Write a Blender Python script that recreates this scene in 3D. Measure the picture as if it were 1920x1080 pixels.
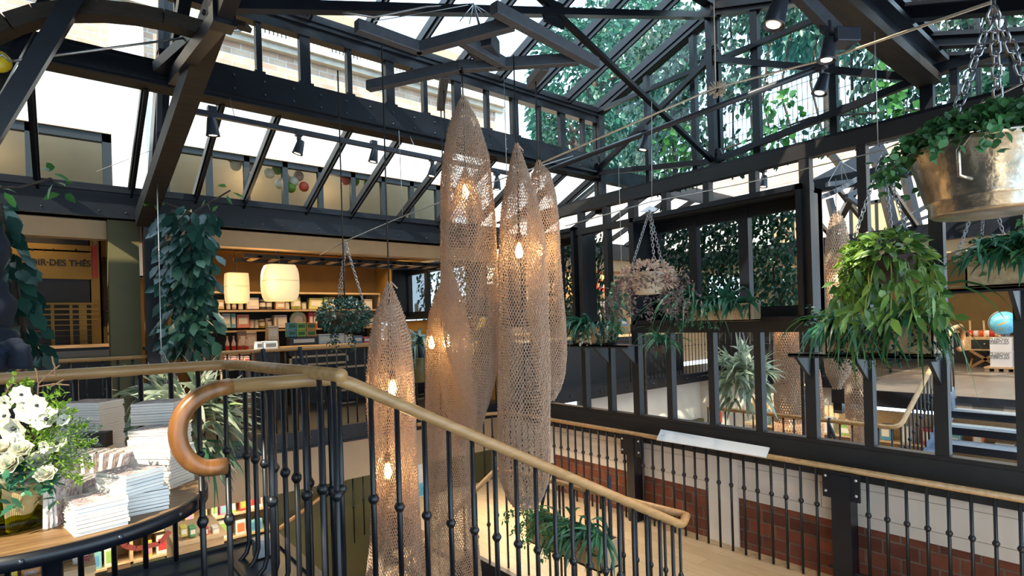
import bpy, math, random
import numpy as np
from mathutils import Vector, Matrix

for _o in list(bpy.data.objects):
    bpy.data.objects.remove(_o, do_unlink=True)
SC = bpy.context.scene
COL = SC.collection
RNG = np.random.default_rng(7)
random.seed(7)

# ------------------------------------------------------------------ camera
# room axes: X runs along the glazed left side, Y along the right wall, Z up (mezzanine floor at 0.08)
FPX, YAW, ROLL, SHIFT = 1040.2, math.radians(50.835), math.radians(-1.732), 65.7
EYE = np.array([0.0, 0.0, 1.2])
FWD = np.array([math.cos(YAW), math.sin(YAW), 0.0])
RGT = np.array([math.sin(YAW), -math.cos(YAW), 0.0])
UPV = np.array([0.0, 0.0, 1.0])
R2 = math.cos(ROLL) * RGT + math.sin(ROLL) * UPV
U2 = -math.sin(ROLL) * RGT + math.cos(ROLL) * UPV
cam_d = bpy.data.cameras.new('camera')
cam_d.sensor_width = 36.0
cam_d.lens = FPX / 1920 * 36.0
cam_d.shift_y = SHIFT / 1920
cam_d.clip_start, cam_d.clip_end = 0.05, 200
cam = bpy.data.objects.new('camera', cam_d)
cam.matrix_world = Matrix(((R2[0], U2[0], -FWD[0], EYE[0]), (R2[1], U2[1], -FWD[1], EYE[1]), (R2[2], U2[2], -FWD[2], EYE[2]), (0, 0, 0, 1)))
COL.objects.link(cam)
SC.camera = cam

# ------------------------------------------------------------------ light
SC.view_settings.view_transform = 'Standard'
SC.view_settings.look = 'None'
SC.view_settings.gamma = 1.0
SC.view_settings.use_curve_mapping = False
SC.view_settings.exposure = 0.18
SC.cycles.max_bounces = 8
SC.cycles.diffuse_bounces = 3
SC.cycles.glossy_bounces = 3
SC.cycles.transparent_max_bounces = 14
SC.cycles.sample_clamp_indirect = 6.0
SC.cycles.caustics_reflective = False
SC.cycles.caustics_refractive = False

world = bpy.data.worlds.new('world')
SC.world = world
world.use_nodes = True
wn = world.node_tree.nodes
wn['Background'].inputs[0].default_value = (0.62, 0.82, 1.0, 1)
wn['Background'].inputs[1].default_value = 3.3

SUN_TO = Vector((-0.70, -0.45, 0.72)).normalized()
sun_d = bpy.data.lights.new('sun', 'SUN')
sun_d.energy = 9.5
sun_d.angle = math.radians(0.6)
sun_d.color = (1.0, 0.86, 0.64)
sun = bpy.data.objects.new('sun', sun_d)
sun.rotation_euler = SUN_TO.to_track_quat('Z', 'Y').to_euler()
sun.location = (-6, 3, 9)
COL.objects.link(sun)


def area_light(name, loc, rot, sx, sy, power, color):
    d = bpy.data.lights.new(name, 'AREA')
    d.shape = 'RECTANGLE'
    d.size, d.size_y, d.energy, d.color = sx, sy, power, color
    o = bpy.data.objects.new(name, d)
    o.location, o.rotation_euler = loc, rot
    COL.objects.link(o)
    return o


def point_light(name, loc, power, color, r=0.05):
    d = bpy.data.lights.new(name, 'POINT')
    d.energy, d.color, d.shadow_soft_size = power, color, r
    o = bpy.data.objects.new(name, d)
    o.location = loc
    COL.objects.link(o)
    return o


WARM = (1.0, 0.68, 0.34)
# ceiling lights of the shops around the hall, and an added landing fill
area_light('shop_light', (3.0, 9.45, 2.44), (math.radians(-20), 0, 0), 3.4, 0.3, 60, WARM)
area_light('tea_light', (-0.6, 8.3, 2.44), (0, 0, 0), 1.2, 0.5, 4, WARM)
area_light('ground_shop_light', (0.7, 7.2, -0.45), (math.radians(-15), 0, 0), 3.0, 0.4, 70, (1.0, 0.85, 0.62))
area_light('ground_hall_light', (1.6, 4.6, -0.2), (0, 0, 0), 0.8, 0.8, 22, (1.0, 0.78, 0.5))
area_light('mirror_shop_light', (12.2, 3.4, 2.1), (0, 0, 0), 1.0, 5.0, 120, (1.0, 0.78, 0.5))
area_light('mirror_left_shop_light', (7.6, 8.0, 2.2), (0, 0, 0), 3.6, 0.8, 70, (1.0, 0.76, 0.45))
area_light('mirror_ground_light', (8.3, 4.2, -0.25), (0, 0, 0), 2.5, 2.5, 60, (1.0, 0.78, 0.48))
area_light('landing_fill', (3.9, 4.6, -0.3), (0, 0, 0), 0.5, 1.6, 26, (1.0, 0.8, 0.55))  # added warm fill over the landing, no lamp hangs there


# ------------------------------------------------------------------ helpers
def ray(x, y):
    return FWD + (x - 960) / FPX * R2 - (y - 540 - SHIFT) / FPX * U2


def on(x, y, ax, val):
    """the point of a real plane (x, y or z = val) that stands at a spot of the photograph"""
    d = ray(x, y)
    i = 'xyz'.index(ax)
    return EYE + (val - EYE[i]) / d[i] * d


def at(x, y, w):
    """a point at true distance w along the viewing axis"""
    return EYE + ray(x, y) * w


def V3(p):
    return Vector((float(p[0]), float(p[1]), float(p[2])))


def tag(o, label=None, cat=None, group=None, kind=None):
    if label: o['label'] = label
    if cat: o['category'] = cat
    if group: o['group'] = group
    if kind: o['kind'] = kind
    return o


def empty(name, loc, label=None, cat=None, group=None, kind=None, rz=0.0):
    o = bpy.data.objects.new(name, None)
    o.location = V3(loc)
    o.rotation_euler = (0, 0, rz)
    o.empty_display_size = 0.1
    COL.objects.link(o)
    return tag(o, label, cat, group, kind)


def link_mesh(name, me, mat, parent=None, smooth=False):
    o = bpy.data.objects.new(name, me)
    if mat is not None and not me.materials:
        for m in (mat if isinstance(mat, (list, tuple)) else [mat]):
            me.materials.append(m)
    if smooth:
        me.polygons.foreach_set('use_smooth', [True] * len(me.polygons))
    COL.objects.link(o)
    if parent is not None:
        o.parent = parent
    return o


def base_of(parent):
    """world location of a parent (things are not rotated when built in room coordinates)"""
    b = np.zeros(3)
    while parent is not None:
        b = b + np.array(parent.location)
        parent = parent.parent
    return b


def fast_mesh(name, V, F):
    """V (n,3) vertices, F (m,k) faces of one size"""
    V = np.asarray(V, dtype=np.float32)
    F = np.asarray(F, dtype=np.int32)
    me = bpy.data.meshes.new(name)
    me.vertices.add(len(V))
    me.vertices.foreach_set('co', V.ravel())
    m, k = F.shape
    me.loops.add(m * k)
    me.loops.foreach_set('vertex_index', F.ravel())
    me.polygons.add(m)
    me.polygons.foreach_set('loop_start', np.arange(0, m * k, k, dtype=np.int32))
    me.update(calc_edges=True)
    me.validate()
    return me


class MB:
    def __init__(self):
        self.v, self.f = [], []

    def _add(self, vs, fs):
        n = len(self.v)
        self.v += [tuple(map(float, p)) for p in vs]
        self.f += [tuple(i + n for i in f) for f in fs]
        return self

    def box(self, lo, hi):
        x0, y0, z0 = lo
        x1, y1, z1 = hi
        vs = [(x0, y0, z0), (x1, y0, z0), (x1, y1, z0), (x0, y1, z0), (x0, y0, z1), (x1, y0, z1), (x1, y1, z1), (x0, y1, z1)]
        return self._add(vs, [(0, 3, 2, 1), (4, 5, 6, 7), (0, 1, 5, 4), (1, 2, 6, 5), (2, 3, 7, 6), (3, 0, 4, 7)])

    def cbox(self, c, s, rz=0.0):
        n = len(self.v)
        self.box((-s[0] / 2, -s[1] / 2, -s[2] / 2), (s[0] / 2, s[1] / 2, s[2] / 2))
        ca, sa = math.cos(rz), math.sin(rz)
        for i in range(n, len(self.v)):
            x, y, z = self.v[i]
            self.v[i] = (c[0] + ca * x - sa * y, c[1] + sa * x + ca * y, c[2] + z)
        return self

    def bar(self, p, q, w, h=None, up=(0, 0, 1)):
        """rectangular bar from p to q, w across, h along up"""
        h = w if h is None else h
        p, q = V3(p), V3(q)
        d = (q - p).normalized()
        u = Vector(up)
        s = d.cross(u)
        if s.length < 1e-4:
            s = d.cross(Vector((1, 0, 0)))
        s.normalize()
        u = s.cross(d).normalized()
        a, b = s * (w / 2), u * (h / 2)
        vs = [p - a - b, p + a - b, p + a + b, p - a + b, q - a - b, q + a - b, q + a + b, q - a + b]
        return self._add(vs, [(0, 1, 2, 3), (7, 6, 5, 4), (0, 4, 5, 1), (1, 5, 6, 2), (2, 6, 7, 3), (3, 7, 4, 0)])

    def tube(self, pts, r, n=8, closed=False):
        pts = [V3(p) for p in pts]
        m = len(pts)
        rs = list(r) if isinstance(r, (list, tuple)) else [r] * m
        base = len(self.v)
        prev = None
        for i in range(m):
            if closed:
                d = pts[(i + 1) % m] - pts[i - 1]
            else:
                d = pts[min(i + 1, m - 1)] - pts[max(i - 1, 0)]
            d = d.normalized() if d.length > 1e-9 else Vector((0, 0, 1))
            if prev is None:
                a = d.cross(Vector((0, 0, 1)))
                if a.length < 1e-3:
                    a = d.cross(Vector((1, 0, 0)))
            else:
                a = prev - d * prev.dot(d)
                if a.length < 1e-5:
                    a = d.cross(Vector((1, 0, 0)))
            a.normalize()
            prev = a
            b = d.cross(a)
            for k in range(n):
                t = 2 * math.pi * k / n
                self.v.append(tuple(pts[i] + (a * math.cos(t) + b * math.sin(t)) * rs[i]))
        for i in range(m if closed else m - 1):
            j = (i + 1) % m
            for k in range(n):
                l = (k + 1) % n
                self.f.append((base + i * n + k, base + i * n + l, base + j * n + l, base + j * n + k))
        if not closed:
            self.f.append(tuple(base + k for k in reversed(range(n))))
            self.f.append(tuple(base + (m - 1) * n + k for k in range(n)))
        return self

    def lathe(self, prof, c=(0, 0, 0), n=16, cap=True):
        base = len(self.v)
        for r, z in prof:
            for k in range(n):
                t = 2 * math.pi * k / n
                self.v.append((c[0] + r * math.cos(t), c[1] + r * math.sin(t), c[2] + z))
        for i in range(len(prof) - 1):
            for k in range(n):
                l = (k + 1) % n
                self.f.append((base + i * n + k, base + i * n + l, base + (i + 1) * n + l, base + (i + 1) * n + k))
        if cap:
            self.f.append(tuple(base + k for k in reversed(range(n))))
            self.f.append(tuple(base + (len(prof) - 1) * n + k for k in range(n)))
        return self

    def ball(self, c, r, n=10, sx=1, sy=1, sz=1):
        base = len(self.v)
        m = max(4, n // 2 + 1)
        for i in range(m + 1):
            ph = math.pi * i / m
            for k in range(n):
                t = 2 * math.pi * k / n
                self.v.append((c[0] + r * sx * math.sin(ph) * math.cos(t), c[1] + r * sy * math.sin(ph) * math.sin(t), c[2] - r * sz * math.cos(ph)))
        for i in range(m):
            for k in range(n):
                l = (k + 1) % n
                self.f.append((base + i * n + k, base + i * n + l, base + (i + 1) * n + l, base + (i + 1) * n + k))
        return self

    def poly(self, pts):
        n = len(self.v)
        self.v += [tuple(map(float, p)) for p in pts]
        self.f.append(tuple(range(n, n + len(pts))))
        return self

    def prism(self, pts, off):
        """polygon pts extruded by the vector off"""
        n = len(self.v)
        k = len(pts)
        self.v += [tuple(map(float, p)) for p in pts]
        self.v += [(p[0] + off[0], p[1] + off[1], p[2] + off[2]) for p in pts]
        self.f.append(tuple(range(n, n + k)))
        self.f.append(tuple(n + k + i for i in reversed(range(k))))
        for i in range(k):
            j = (i + 1) % k
            self.f.append((n + j, n + i, n + k + i, n + k + j))
        return self

    def mesh(self, name, shift=(0, 0, 0)):
        me = bpy.data.meshes.new(name)
        vs = [(a - shift[0], b - shift[1], c - shift[2]) for a, b, c in self.v]
        me.from_pydata(vs, [], self.f)
        me.update()
        return me

    def build(self, name, mat, parent=None, smooth=False, bevel=0.0, local=False):
        sh = (0, 0, 0) if local or parent is None else base_of(parent)
        o = link_mesh(name, self.mesh(name, sh), mat, parent, smooth)
        if bevel:
            b = o.modifiers.new('bevel', 'BEVEL')
            b.width, b.segments, b.limit_method = bevel, 2, 'ANGLE'
        return o


def lerp(a, b, t):
    return np.asarray(a, float) * (1 - t) + np.asarray(b, float) * t


ORD = ['first', 'second', 'third', 'fourth', 'fifth', 'sixth', 'seventh', 'eighth', 'ninth', 'tenth', 'eleventh', 'twelfth', 'thirteenth', 'fourteenth', 'fifteenth', 'sixteenth', 'seventeenth', 'eighteenth', 'nineteenth', 'twentieth']
ORD += ['twenty-' + k for k in ORD[:9]] + ['thirtieth']


# ------------------------------------------------------------------ materials
def new_mat(name):
    m = bpy.data.materials.new(name)
    m.use_nodes = True
    nt = m.node_tree
    return m, nt, nt.nodes, nt.links, nt.nodes['Principled BSDF']


def mat(name, col, rough=0.5, metal=0.0, var=0.12, scale=12.0, bump=0.0, spec=None, emit=None, coord='Object', stretch=(1, 1, 1)):
    m, nt, N, L, P = new_mat(name)
    tc = N.new('ShaderNodeTexCoord')
    mp = N.new('ShaderNodeMapping')
    mp.inputs['Scale'].default_value = stretch
    L.new(tc.outputs[coord], mp.inputs[0])
    nz = N.new('ShaderNodeTexNoise')
    nz.inputs['Scale'].default_value = scale
    nz.inputs['Detail'].default_value = 3
    L.new(mp.outputs[0], nz.inputs['Vector'])
    cr = N.new('ShaderNodeValToRGB')
    c = np.array(col)
    lo, hi = np.clip(c * (1 - var), 0, 1), np.clip(c * (1 + var), 0, 1)
    cr.color_ramp.elements[0].position, cr.color_ramp.elements[1].position = 0.3, 0.7
    cr.color_ramp.elements[0].color = (*lo, 1)
    cr.color_ramp.elements[1].color = (*hi, 1)
    L.new(nz.outputs['Fac'], cr.inputs[0])
    L.new(cr.outputs[0], P.inputs['Base Color'])
    P.inputs['Roughness'].default_value = rough
    P.inputs['Metallic'].default_value = metal
    if spec is not None:
        P.inputs['Specular IOR Level'].default_value = spec
    if bump:
        b = N.new('ShaderNodeBump')
        b.inputs['Strength'].default_value = bump
        b.inputs['Distance'].default_value = 0.01
        L.new(nz.outputs['Fac'], b.inputs['Height'])
        L.new(b.outputs[0], P.inputs['Normal'])
    if emit:
        P.inputs['Emission Color'].default_value = (*emit[0], 1)
        P.inputs['Emission Strength'].default_value = emit[1]
    return m


def wood_mat(name, c1, c2, scale=4.0, rough=0.45, axis='X', stretch=12.0):
    m, nt, N, L, P = new_mat(name)
    tc = N.new('ShaderNodeTexCoord')
    mp = N.new('ShaderNodeMapping')
    st = [stretch] * 3
    st['XYZ'.index(axis)] = 1.0
    mp.inputs['Scale'].default_value = st
    L.new(tc.outputs['Object'], mp.inputs[0])
    nz = N.new('ShaderNodeTexNoise')
    nz.inputs['Scale'].default_value = scale
    nz.inputs['Detail'].default_value = 5
    nz.inputs['Distortion'].default_value = 0.6
    L.new(mp.outputs[0], nz.inputs['Vector'])
    cr = N.new('ShaderNodeValToRGB')
    cr.color_ramp.elements[0].position, cr.color_ramp.elements[1].position = 0.32, 0.68
    cr.color_ramp.elements[0].color = (*c1, 1)
    cr.color_ramp.elements[1].color = (*c2, 1)
    L.new(nz.outputs['Fac'], cr.inputs[0])
    L.new(cr.outputs[0], P.inputs['Base Color'])
    P.inputs['Roughness'].default_value = rough
    return m


def plank_mat(name, c1, c2, cm, bw=1.2, bh=0.14, rough=0.4, rot=0.0):
    m, nt, N, L, P = new_mat(name)
    tc = N.new('ShaderNodeTexCoord')
    mp = N.new('ShaderNodeMapping')
    mp.inputs['Rotation'].default_value = (0, 0, rot)
    L.new(tc.outputs['Object'], mp.inputs[0])
    br = N.new('ShaderNodeTexBrick')
    br.inputs['Scale'].default_value = 1.0
    br.inputs['Brick Width'].default_value = bw
    br.inputs['Row Height'].default_value = bh
    br.inputs['Mortar Size'].default_value = 0.002
    br.inputs['Color1'].default_value = (*c1, 1)
    br.inputs['Color2'].default_value = (*c2, 1)
    br.inputs['Mortar'].default_value = (*cm, 1)
    L.new(mp.outputs[0], br.inputs['Vector'])
    nz = N.new('ShaderNodeTexNoise')
    nz.inputs['Scale'].default_value = 6
    mp2 = N.new('ShaderNodeMapping')
    mp2.inputs['Scale'].default_value = (1, 8, 1)
    L.new(mp.outputs[0], mp2.inputs[0])
    L.new(mp2.outputs[0], nz.inputs['Vector'])
    mx = N.new('ShaderNodeMixRGB')
    mx.blend_type = 'MULTIPLY'
    mx.inputs[0].default_value = 0.35
    L.new(br.outputs['Color'], mx.inputs[1])
    L.new(nz.outputs['Fac'], mx.inputs[2])
    L.new(mx.outputs[0], P.inputs['Base Color'])
    P.inputs['Roughness'].default_value = rough
    return m


def brick_mat(name, c1, c2, cm, bw=0.22, bh=0.075, mortar=0.008, plane='YZ', rough=0.9, noise=0.5):
    """bricks on a vertical wall; plane says which room axes span it"""
    m, nt, N, L, P = new_mat(name)
    tc = N.new('ShaderNodeTexCoord')
    sp = N.new('ShaderNodeSeparateXYZ')
    cb = N.new('ShaderNodeCombineXYZ')
    L.new(tc.outputs['Object'], sp.inputs[0])
    L.new(sp.outputs[plane[0]], cb.inputs['X'])
    L.new(sp.outputs[plane[1]], cb.inputs['Y'])
    br = N.new('ShaderNodeTexBrick')
    br.inputs['Scale'].default_value = 1.0
    br.inputs['Brick Width'].default_value = bw
    br.inputs['Row Height'].default_value = bh
    br.inputs['Mortar Size'].default_value = mortar
    br.inputs['Mortar Smooth'].default_value = 0.3
    br.inputs['Color1'].default_value = (*c1, 1)
    br.inputs['Color2'].default_value = (*c2, 1)
    br.inputs['Mortar'].default_value = (*cm, 1)
    L.new(cb.outputs[0], br.inputs['Vector'])
    nz = N.new('ShaderNodeTexNoise')
    nz.inputs['Scale'].default_value = 5
    nz.inputs['Detail'].default_value = 6
    L.new(cb.outputs[0], nz.inputs['Vector'])
    mx = N.new('ShaderNodeMixRGB')
    mx.blend_type = 'OVERLAY'
    mx.inputs[0].default_value = noise
    L.new(br.outputs['Color'], mx.inputs[1])
    L.new(nz.outputs['Fac'], mx.inputs[2])
    L.new(mx.outputs[0], P.inputs['Base Color'])
    b = N.new('ShaderNodeBump')
    b.inputs['Strength'].default_value = 0.6
    b.inputs['Distance'].default_value = 0.01
    L.new(br.outputs['Fac'], b.inputs['Height'])
    b.invert = True
    L.new(b.outputs[0], P.inputs['Normal'])
    P.inputs['Roughness'].default_value = rough
    return m


def leaf_mat(name, dark, light, rough=0.35, trans=0.3, alt=None):
    m, nt, N, L, P = new_mat(name)
    g = N.new('ShaderNodeNewGeometry')
    cr = N.new('ShaderNodeValToRGB')
    cr.color_ramp.elements[0].color = (*dark, 1)
    cr.color_ramp.elements[1].color = (*light, 1)
    if alt:
        e = cr.color_ramp.elements.new(0.93)
        e.color = (*light, 1)
        cr.color_ramp.elements[-1].color = (*alt, 1)
    L.new(g.outputs['Random Per Island'], cr.inputs[0])
    L.new(cr.outputs[0], P.inputs['Base Color'])
    P.inputs['Roughness'].default_value = rough
    tr = N.new('ShaderNodeBsdfTranslucent')
    L.new(cr.outputs[0], tr.inputs[0])
    mx = N.new('ShaderNodeMixShader')
    mx.inputs[0].default_value = trans
    out = N['Material Output']
    L.new(P.outputs[0], mx.inputs[1])
    L.new(tr.outputs[0], mx.inputs[2])
    L.new(mx.outputs[0], out.inputs[0])
    return m


def glass_mat(name, tint=(0.9, 0.96, 1.0), refl=0.10, rough=0.0):
    m, nt, N, L, P = new_mat(name)
    N.remove(P)
    t = N.new('ShaderNodeBsdfTransparent')
    t.inputs[0].default_value = (*tint, 1)
    g = N.new('ShaderNodeBsdfGlossy')
    g.inputs['Roughness'].default_value = rough
    lw = N.new('ShaderNodeLayerWeight')
    lw.inputs['Blend'].default_value = refl
    nz = N.new('ShaderNodeTexNoise')
    nz.inputs['Scale'].default_value = 2.0
    mt = N.new('ShaderNodeMath')
    mt.operation = 'MULTIPLY'
    L.new(lw.outputs['Fresnel'], mt.inputs[0])
    mt.inputs[1].default_value = 0.8
    mx = N.new('ShaderNodeMixShader')
    L.new(mt.outputs[0], mx.inputs[0])
    L.new(t.outputs[0], mx.inputs[1])
    L.new(g.outputs[0], mx.inputs[2])
    L.new(mx.outputs[0], N['Material Output'].inputs[0])
    return m


def glow_mat(name, col, strength):
    m, nt, N, L, P = new_mat(name)
    N.remove(P)
    e = N.new('ShaderNodeEmission')
    e.inputs[0].default_value = (*col, 1)
    e.inputs[1].default_value = strength
    L.new(e.outputs[0], N['Material Output'].inputs[0])
    return m


def cloth_mat(name, col, trans=0.4, rough=0.9):
    m, nt, N, L, P = new_mat(name)
    nz = N.new('ShaderNodeTexNoise')
    nz.inputs['Scale'].default_value = 40
    tc = N.new('ShaderNodeTexCoord')
    L.new(tc.outputs['Object'], nz.inputs['Vector'])
    cr = N.new('ShaderNodeValToRGB')
    c = np.array(col)
    cr.color_ramp.elements[0].color = (*(c * 0.8), 1)
    cr.color_ramp.elements[1].color = (*np.clip(c * 1.12, 0, 1), 1)
    L.new(nz.outputs['Fac'], cr.inputs[0])
    L.new(cr.outputs[0], P.inputs['Base Color'])
    P.inputs['Roughness'].default_value = rough
    tr = N.new('ShaderNodeBsdfTranslucent')
    L.new(cr.outputs[0], tr.inputs[0])
    mx = N.new('ShaderNodeMixShader')
    mx.inputs[0].default_value = trans
    L.new(P.outputs[0], mx.inputs[1])
    L.new(tr.outputs[0], mx.inputs[2])
    L.new(mx.outputs[0], N['Material Output'].inputs[0])
    return m


def print_mat(name, cols, scale=9.0, rough=0.3):
    """a printed cover: random patches of a few colours"""
    m, nt, N, L, P = new_mat(name)
    tc = N.new('ShaderNodeTexCoord')
    vo = N.new('ShaderNodeTexNoise')
    vo.inputs['Scale'].default_value = scale
    vo.inputs['Distortion'].default_value = 1.5
    L.new(tc.outputs['Generated'], vo.inputs['Vector'])
    cr = N.new('ShaderNodeValToRGB')
    cr.color_ramp.interpolation = 'CONSTANT'
    n = len(cols)
    while len(cr.color_ramp.elements) < n:
        cr.color_ramp.elements.new(0.5)
    for i, c in enumerate(cols):
        cr.color_ramp.elements[i].position = 0.0 if i == 0 else 0.36 + 0.3 * (i - 1) / max(1, n - 2)
        cr.color_ramp.elements[i].color = (*c, 1)
    L.new(vo.outputs['Fac'], cr.inputs[0])
    L.new(cr.outputs[0], P.inputs['Base Color'])
    P.inputs['Roughness'].default_value = rough
    return m


M = {}
M['steel'] = mat('dark_steel', (0.005, 0.0065, 0.011), 0.36, 0.0, 0.3, 7, spec=0.45)
M['screen'] = mat('screen_steel', (0.014, 0.013, 0.014), 0.45, 0.0, 0.15, 9)
M['iron'] = mat('wrought_iron', (0.007, 0.008, 0.011), 0.38, 0.0, 0.2, 20)
M['rivet'] = mat('rivet_steel', (0.05, 0.06, 0.08), 0.35, 0.6, 0.2, 20)
M['beamwood'] = wood_mat('beam_wood', (0.014, 0.009, 0.005), (0.034, 0.020, 0.010), 3, 0.6, 'X')
M['fixture'] = mat('fixture_grey', (0.055, 0.060, 0.072), 0.5, 0.0, 0.15, 30)
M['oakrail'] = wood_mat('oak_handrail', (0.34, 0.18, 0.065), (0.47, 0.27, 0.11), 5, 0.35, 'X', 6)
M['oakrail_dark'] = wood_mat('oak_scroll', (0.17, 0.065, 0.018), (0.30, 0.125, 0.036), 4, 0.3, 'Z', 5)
M['oakfloor'] = plank_mat('oak_floor', (0.52, 0.37, 0.21), (0.60, 0.44, 0.27), (0.33, 0.22, 0.12), 1.4, 0.16, 0.42, math.pi / 2)
M['darkfloor'] = mat('dark_floor', (0.030, 0.028, 0.030), 0.35, 0, 0.35, 5)
M['platform'] = mat('platform_plate', (0.022, 0.028, 0.042), 0.30, 0, 0.4, 6)
M['greyfloor'] = plank_mat('grey_tile', (0.12, 0.10, 0.09), (0.15, 0.13, 0.115), (0.05, 0.045, 0.04), 0.6, 0.3, 0.4)
M['steptile'] = plank_mat('step_tile', (0.30, 0.31, 0.34), (0.34, 0.35, 0.38), (0.12, 0.12, 0.13), 0.9, 0.6, 0.4)
M['groundfloor'] = plank_mat('ground_tile', (0.42, 0.34, 0.25), (0.48, 0.39, 0.29), (0.25, 0.2, 0.15), 0.8, 0.4, 0.4)
M['white'] = mat('white_paint', (0.74, 0.68, 0.61), 0.7, 0, 0.06, 4, 0.15)
M['concrete'] = brick_mat('white_boards', (0.68, 0.60, 0.52), (0.73, 0.65, 0.57), (0.34, 0.29, 0.24), 4.0, 0.21, 0.003, 'YZ', 0.8, 0.12)
M['redbrick'] = brick_mat('red_brick', (0.11, 0.032, 0.018), (0.22, 0.062, 0.030), (0.16, 0.10, 0.07), 0.24, 0.115, 0.010, 'YZ', 0.9, 0.7)
M['palebrick'] = brick_mat('pale_brick', (0.46, 0.30, 0.22), (0.56, 0.45, 0.33), (0.58, 0.53, 0.47), 0.235, 0.085, 0.010, 'XZ', 0.9, 0.45)
M['palebrick_y'] = brick_mat('pale_brick_side', (0.46, 0.30, 0.22), (0.56, 0.45, 0.33), (0.58, 0.53, 0.47), 0.235, 0.085, 0.010, 'YZ', 0.9, 0.45)
M['render'] = mat('white_render', (0.80, 0.80, 0.79), 0.9, 0, 0.03, 3)
M['cornice'] = mat('stone_cornice', (0.50, 0.47, 0.40), 0.9, 0, 0.15, 8)
M['creamwall'] = mat('cream_wall', (0.40, 0.31, 0.19), 0.9, 0, 0.05, 3)
M['teal'] = mat('teal_frame', (0.004, 0.009, 0.012), 0.5, 0, 0.2, 8)
M['yellowwall'] = mat('ochre_wall', (0.30, 0.175, 0.040), 0.8, 0, 0.10, 3)
M['brownwall'] = mat('brown_wall', (0.22, 0.125, 0.035), 0.8, 0, 0.10, 3)
M['olive'] = mat('olive_paint', (0.10, 0.085, 0.028), 0.6, 0, 0.08, 4)
M['cream'] = mat('cream_soffit', (0.56, 0.36, 0.19), 0.7, 0, 0.06, 4)
M['beige'] = mat('beige_fascia', (0.52, 0.38, 0.25), 0.8, 0, 0.05, 4)
M['black'] = mat('black_board', (0.010, 0.010, 0.011), 0.6, 0, 0.2, 10)
M['shelfwood'] = wood_mat('shelf_oak', (0.50, 0.34, 0.18), (0.62, 0.45, 0.26), 4, 0.5, 'X', 8)
M['rustic'] = wood_mat('rustic_oak', (0.17, 0.085, 0.030), (0.33, 0.19, 0.085), 5, 0.5, 'X', 9)
M['cratewood'] = wood_mat('crate_wood', (0.42, 0.26, 0.13), (0.58, 0.40, 0.22), 4, 0.6, 'X', 6)
M['crateend'] = wood_mat('crate_end_wood', (0.36, 0.24, 0.14), (0.50, 0.37, 0.23), 4, 0.6, 'Z', 6)
M['soil'] = mat('soil', (0.03, 0.02, 0.012), 0.95, 0, 0.4, 40)
M['glass'] = glass_mat('roof_glass', (0.92, 0.97, 0.99), 0.10)
M['gableglass'] = glass_mat('gable_glass', (0.74, 0.88, 0.92), 0.22)
M['screenglass'] = glass_mat('screen_glass', (0.96, 0.97, 0.97), 0.05)
M['windowglass'] = glass_mat('window_glass', (0.80, 0.84, 0.86), 0.14)
M['wire'] = mat('wire_rope', (0.42, 0.42, 0.42), 0.35, 0.8, 0.1, 40)
M['rope'] = mat('jute_rope', (0.55, 0.45, 0.34), 0.8, 0, 0.15, 60)
M['chain'] = mat('steel_chain', (0.36, 0.36, 0.37), 0.3, 0.9, 0.1, 40)
M['cord'] = mat('black_cord', (0.01, 0.01, 0.01), 0.5)
M['net'] = cloth_mat('knitted_cord', (0.74, 0.57, 0.44), 0.5)
M['bulb'] = glow_mat('bulb_glow', (1.0, 0.62, 0.22), 60)
M['bulboff'] = glass_mat('bulb_glass', (0.9, 0.85, 0.7), 0.2)
M['brass'] = mat('brass_socket', (0.10, 0.065, 0.03), 0.4, 0.6)
M['paper'] = cloth_mat('rice_paper', (0.85, 0.75, 0.55), 0.5)
M['lantern'] = mat('lit_paper', (0.85, 0.72, 0.46), 0.8, 0, 0.03, 5, emit=((1.0, 0.70, 0.34), 0.5))
M['spotface'] = glow_mat('spot_lens', (1.0, 0.78, 0.55), 6)
M['spot'] = mat('spot_housing', (0.030, 0.034, 0.045), 0.35)
M['galv'] = mat('galvanised_tub', (0.46, 0.41, 0.33), 0.26, 0.9, 0.22, 30, 0.25)
M['pot'] = mat('stone_pot', (0.55, 0.45, 0.32), 0.8, 0, 0.15, 10)
M['terracotta'] = mat('terracotta', (0.35, 0.15, 0.07), 0.8)
M['page'] = mat('book_pages', (0.80, 0.74, 0.63), 0.8, 0, 0.04, 6)
M['cover'] = print_mat('book_cover', [(0.80, 0.78, 0.76), (0.72, 0.60, 0.56), (0.42, 0.30, 0.32), (0.78, 0.74, 0.72)], 4)
M['spine'] = mat('book_spine', (0.80, 0.76, 0.70), 0.6, 0, 0.04, 20)
M['silver'] = mat('silver_box', (0.45, 0.46, 0.48), 0.4, 0.7)
M['red'] = mat('red_lacquer', (0.50, 0.025, 0.012), 0.5)
M['orange'] = mat('red_orange_band', (0.60, 0.08, 0.03), 0.5)
M['signboard'] = mat('white_board', (0.80, 0.82, 0.84), 0.4, 0, 0.02)
M['ink'] = mat('grey_ink', (0.10, 0.10, 0.11), 0.7)
M['chalk'] = mat('chalkboard', (0.035, 0.025, 0.020), 0.7, 0, 0.5, 30)
M['globe'] = print_mat('globe_map', [(0.10, 0.42, 0.70), (0.14, 0.52, 0.78), (0.20, 0.60, 0.82), (0.62, 0.45, 0.16)], 2.4, 0.25)
M['carton'] = mat('white_carton', (0.66, 0.64, 0.66), 0.7, 0, 0.03)
M['kraft'] = mat('kraft_card', (0.45, 0.30, 0.16), 0.8)
M['navy'] = mat('navy_cloth', (0.005, 0.008, 0.018), 0.85, 0, 0.35, 9, 0.3)
M['strap'] = mat('navy_strap', (0.012, 0.018, 0.035), 0.7)
M['yellow'] = mat('yellow_plastic', (0.80, 0.50, 0.01), 0.4)
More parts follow.
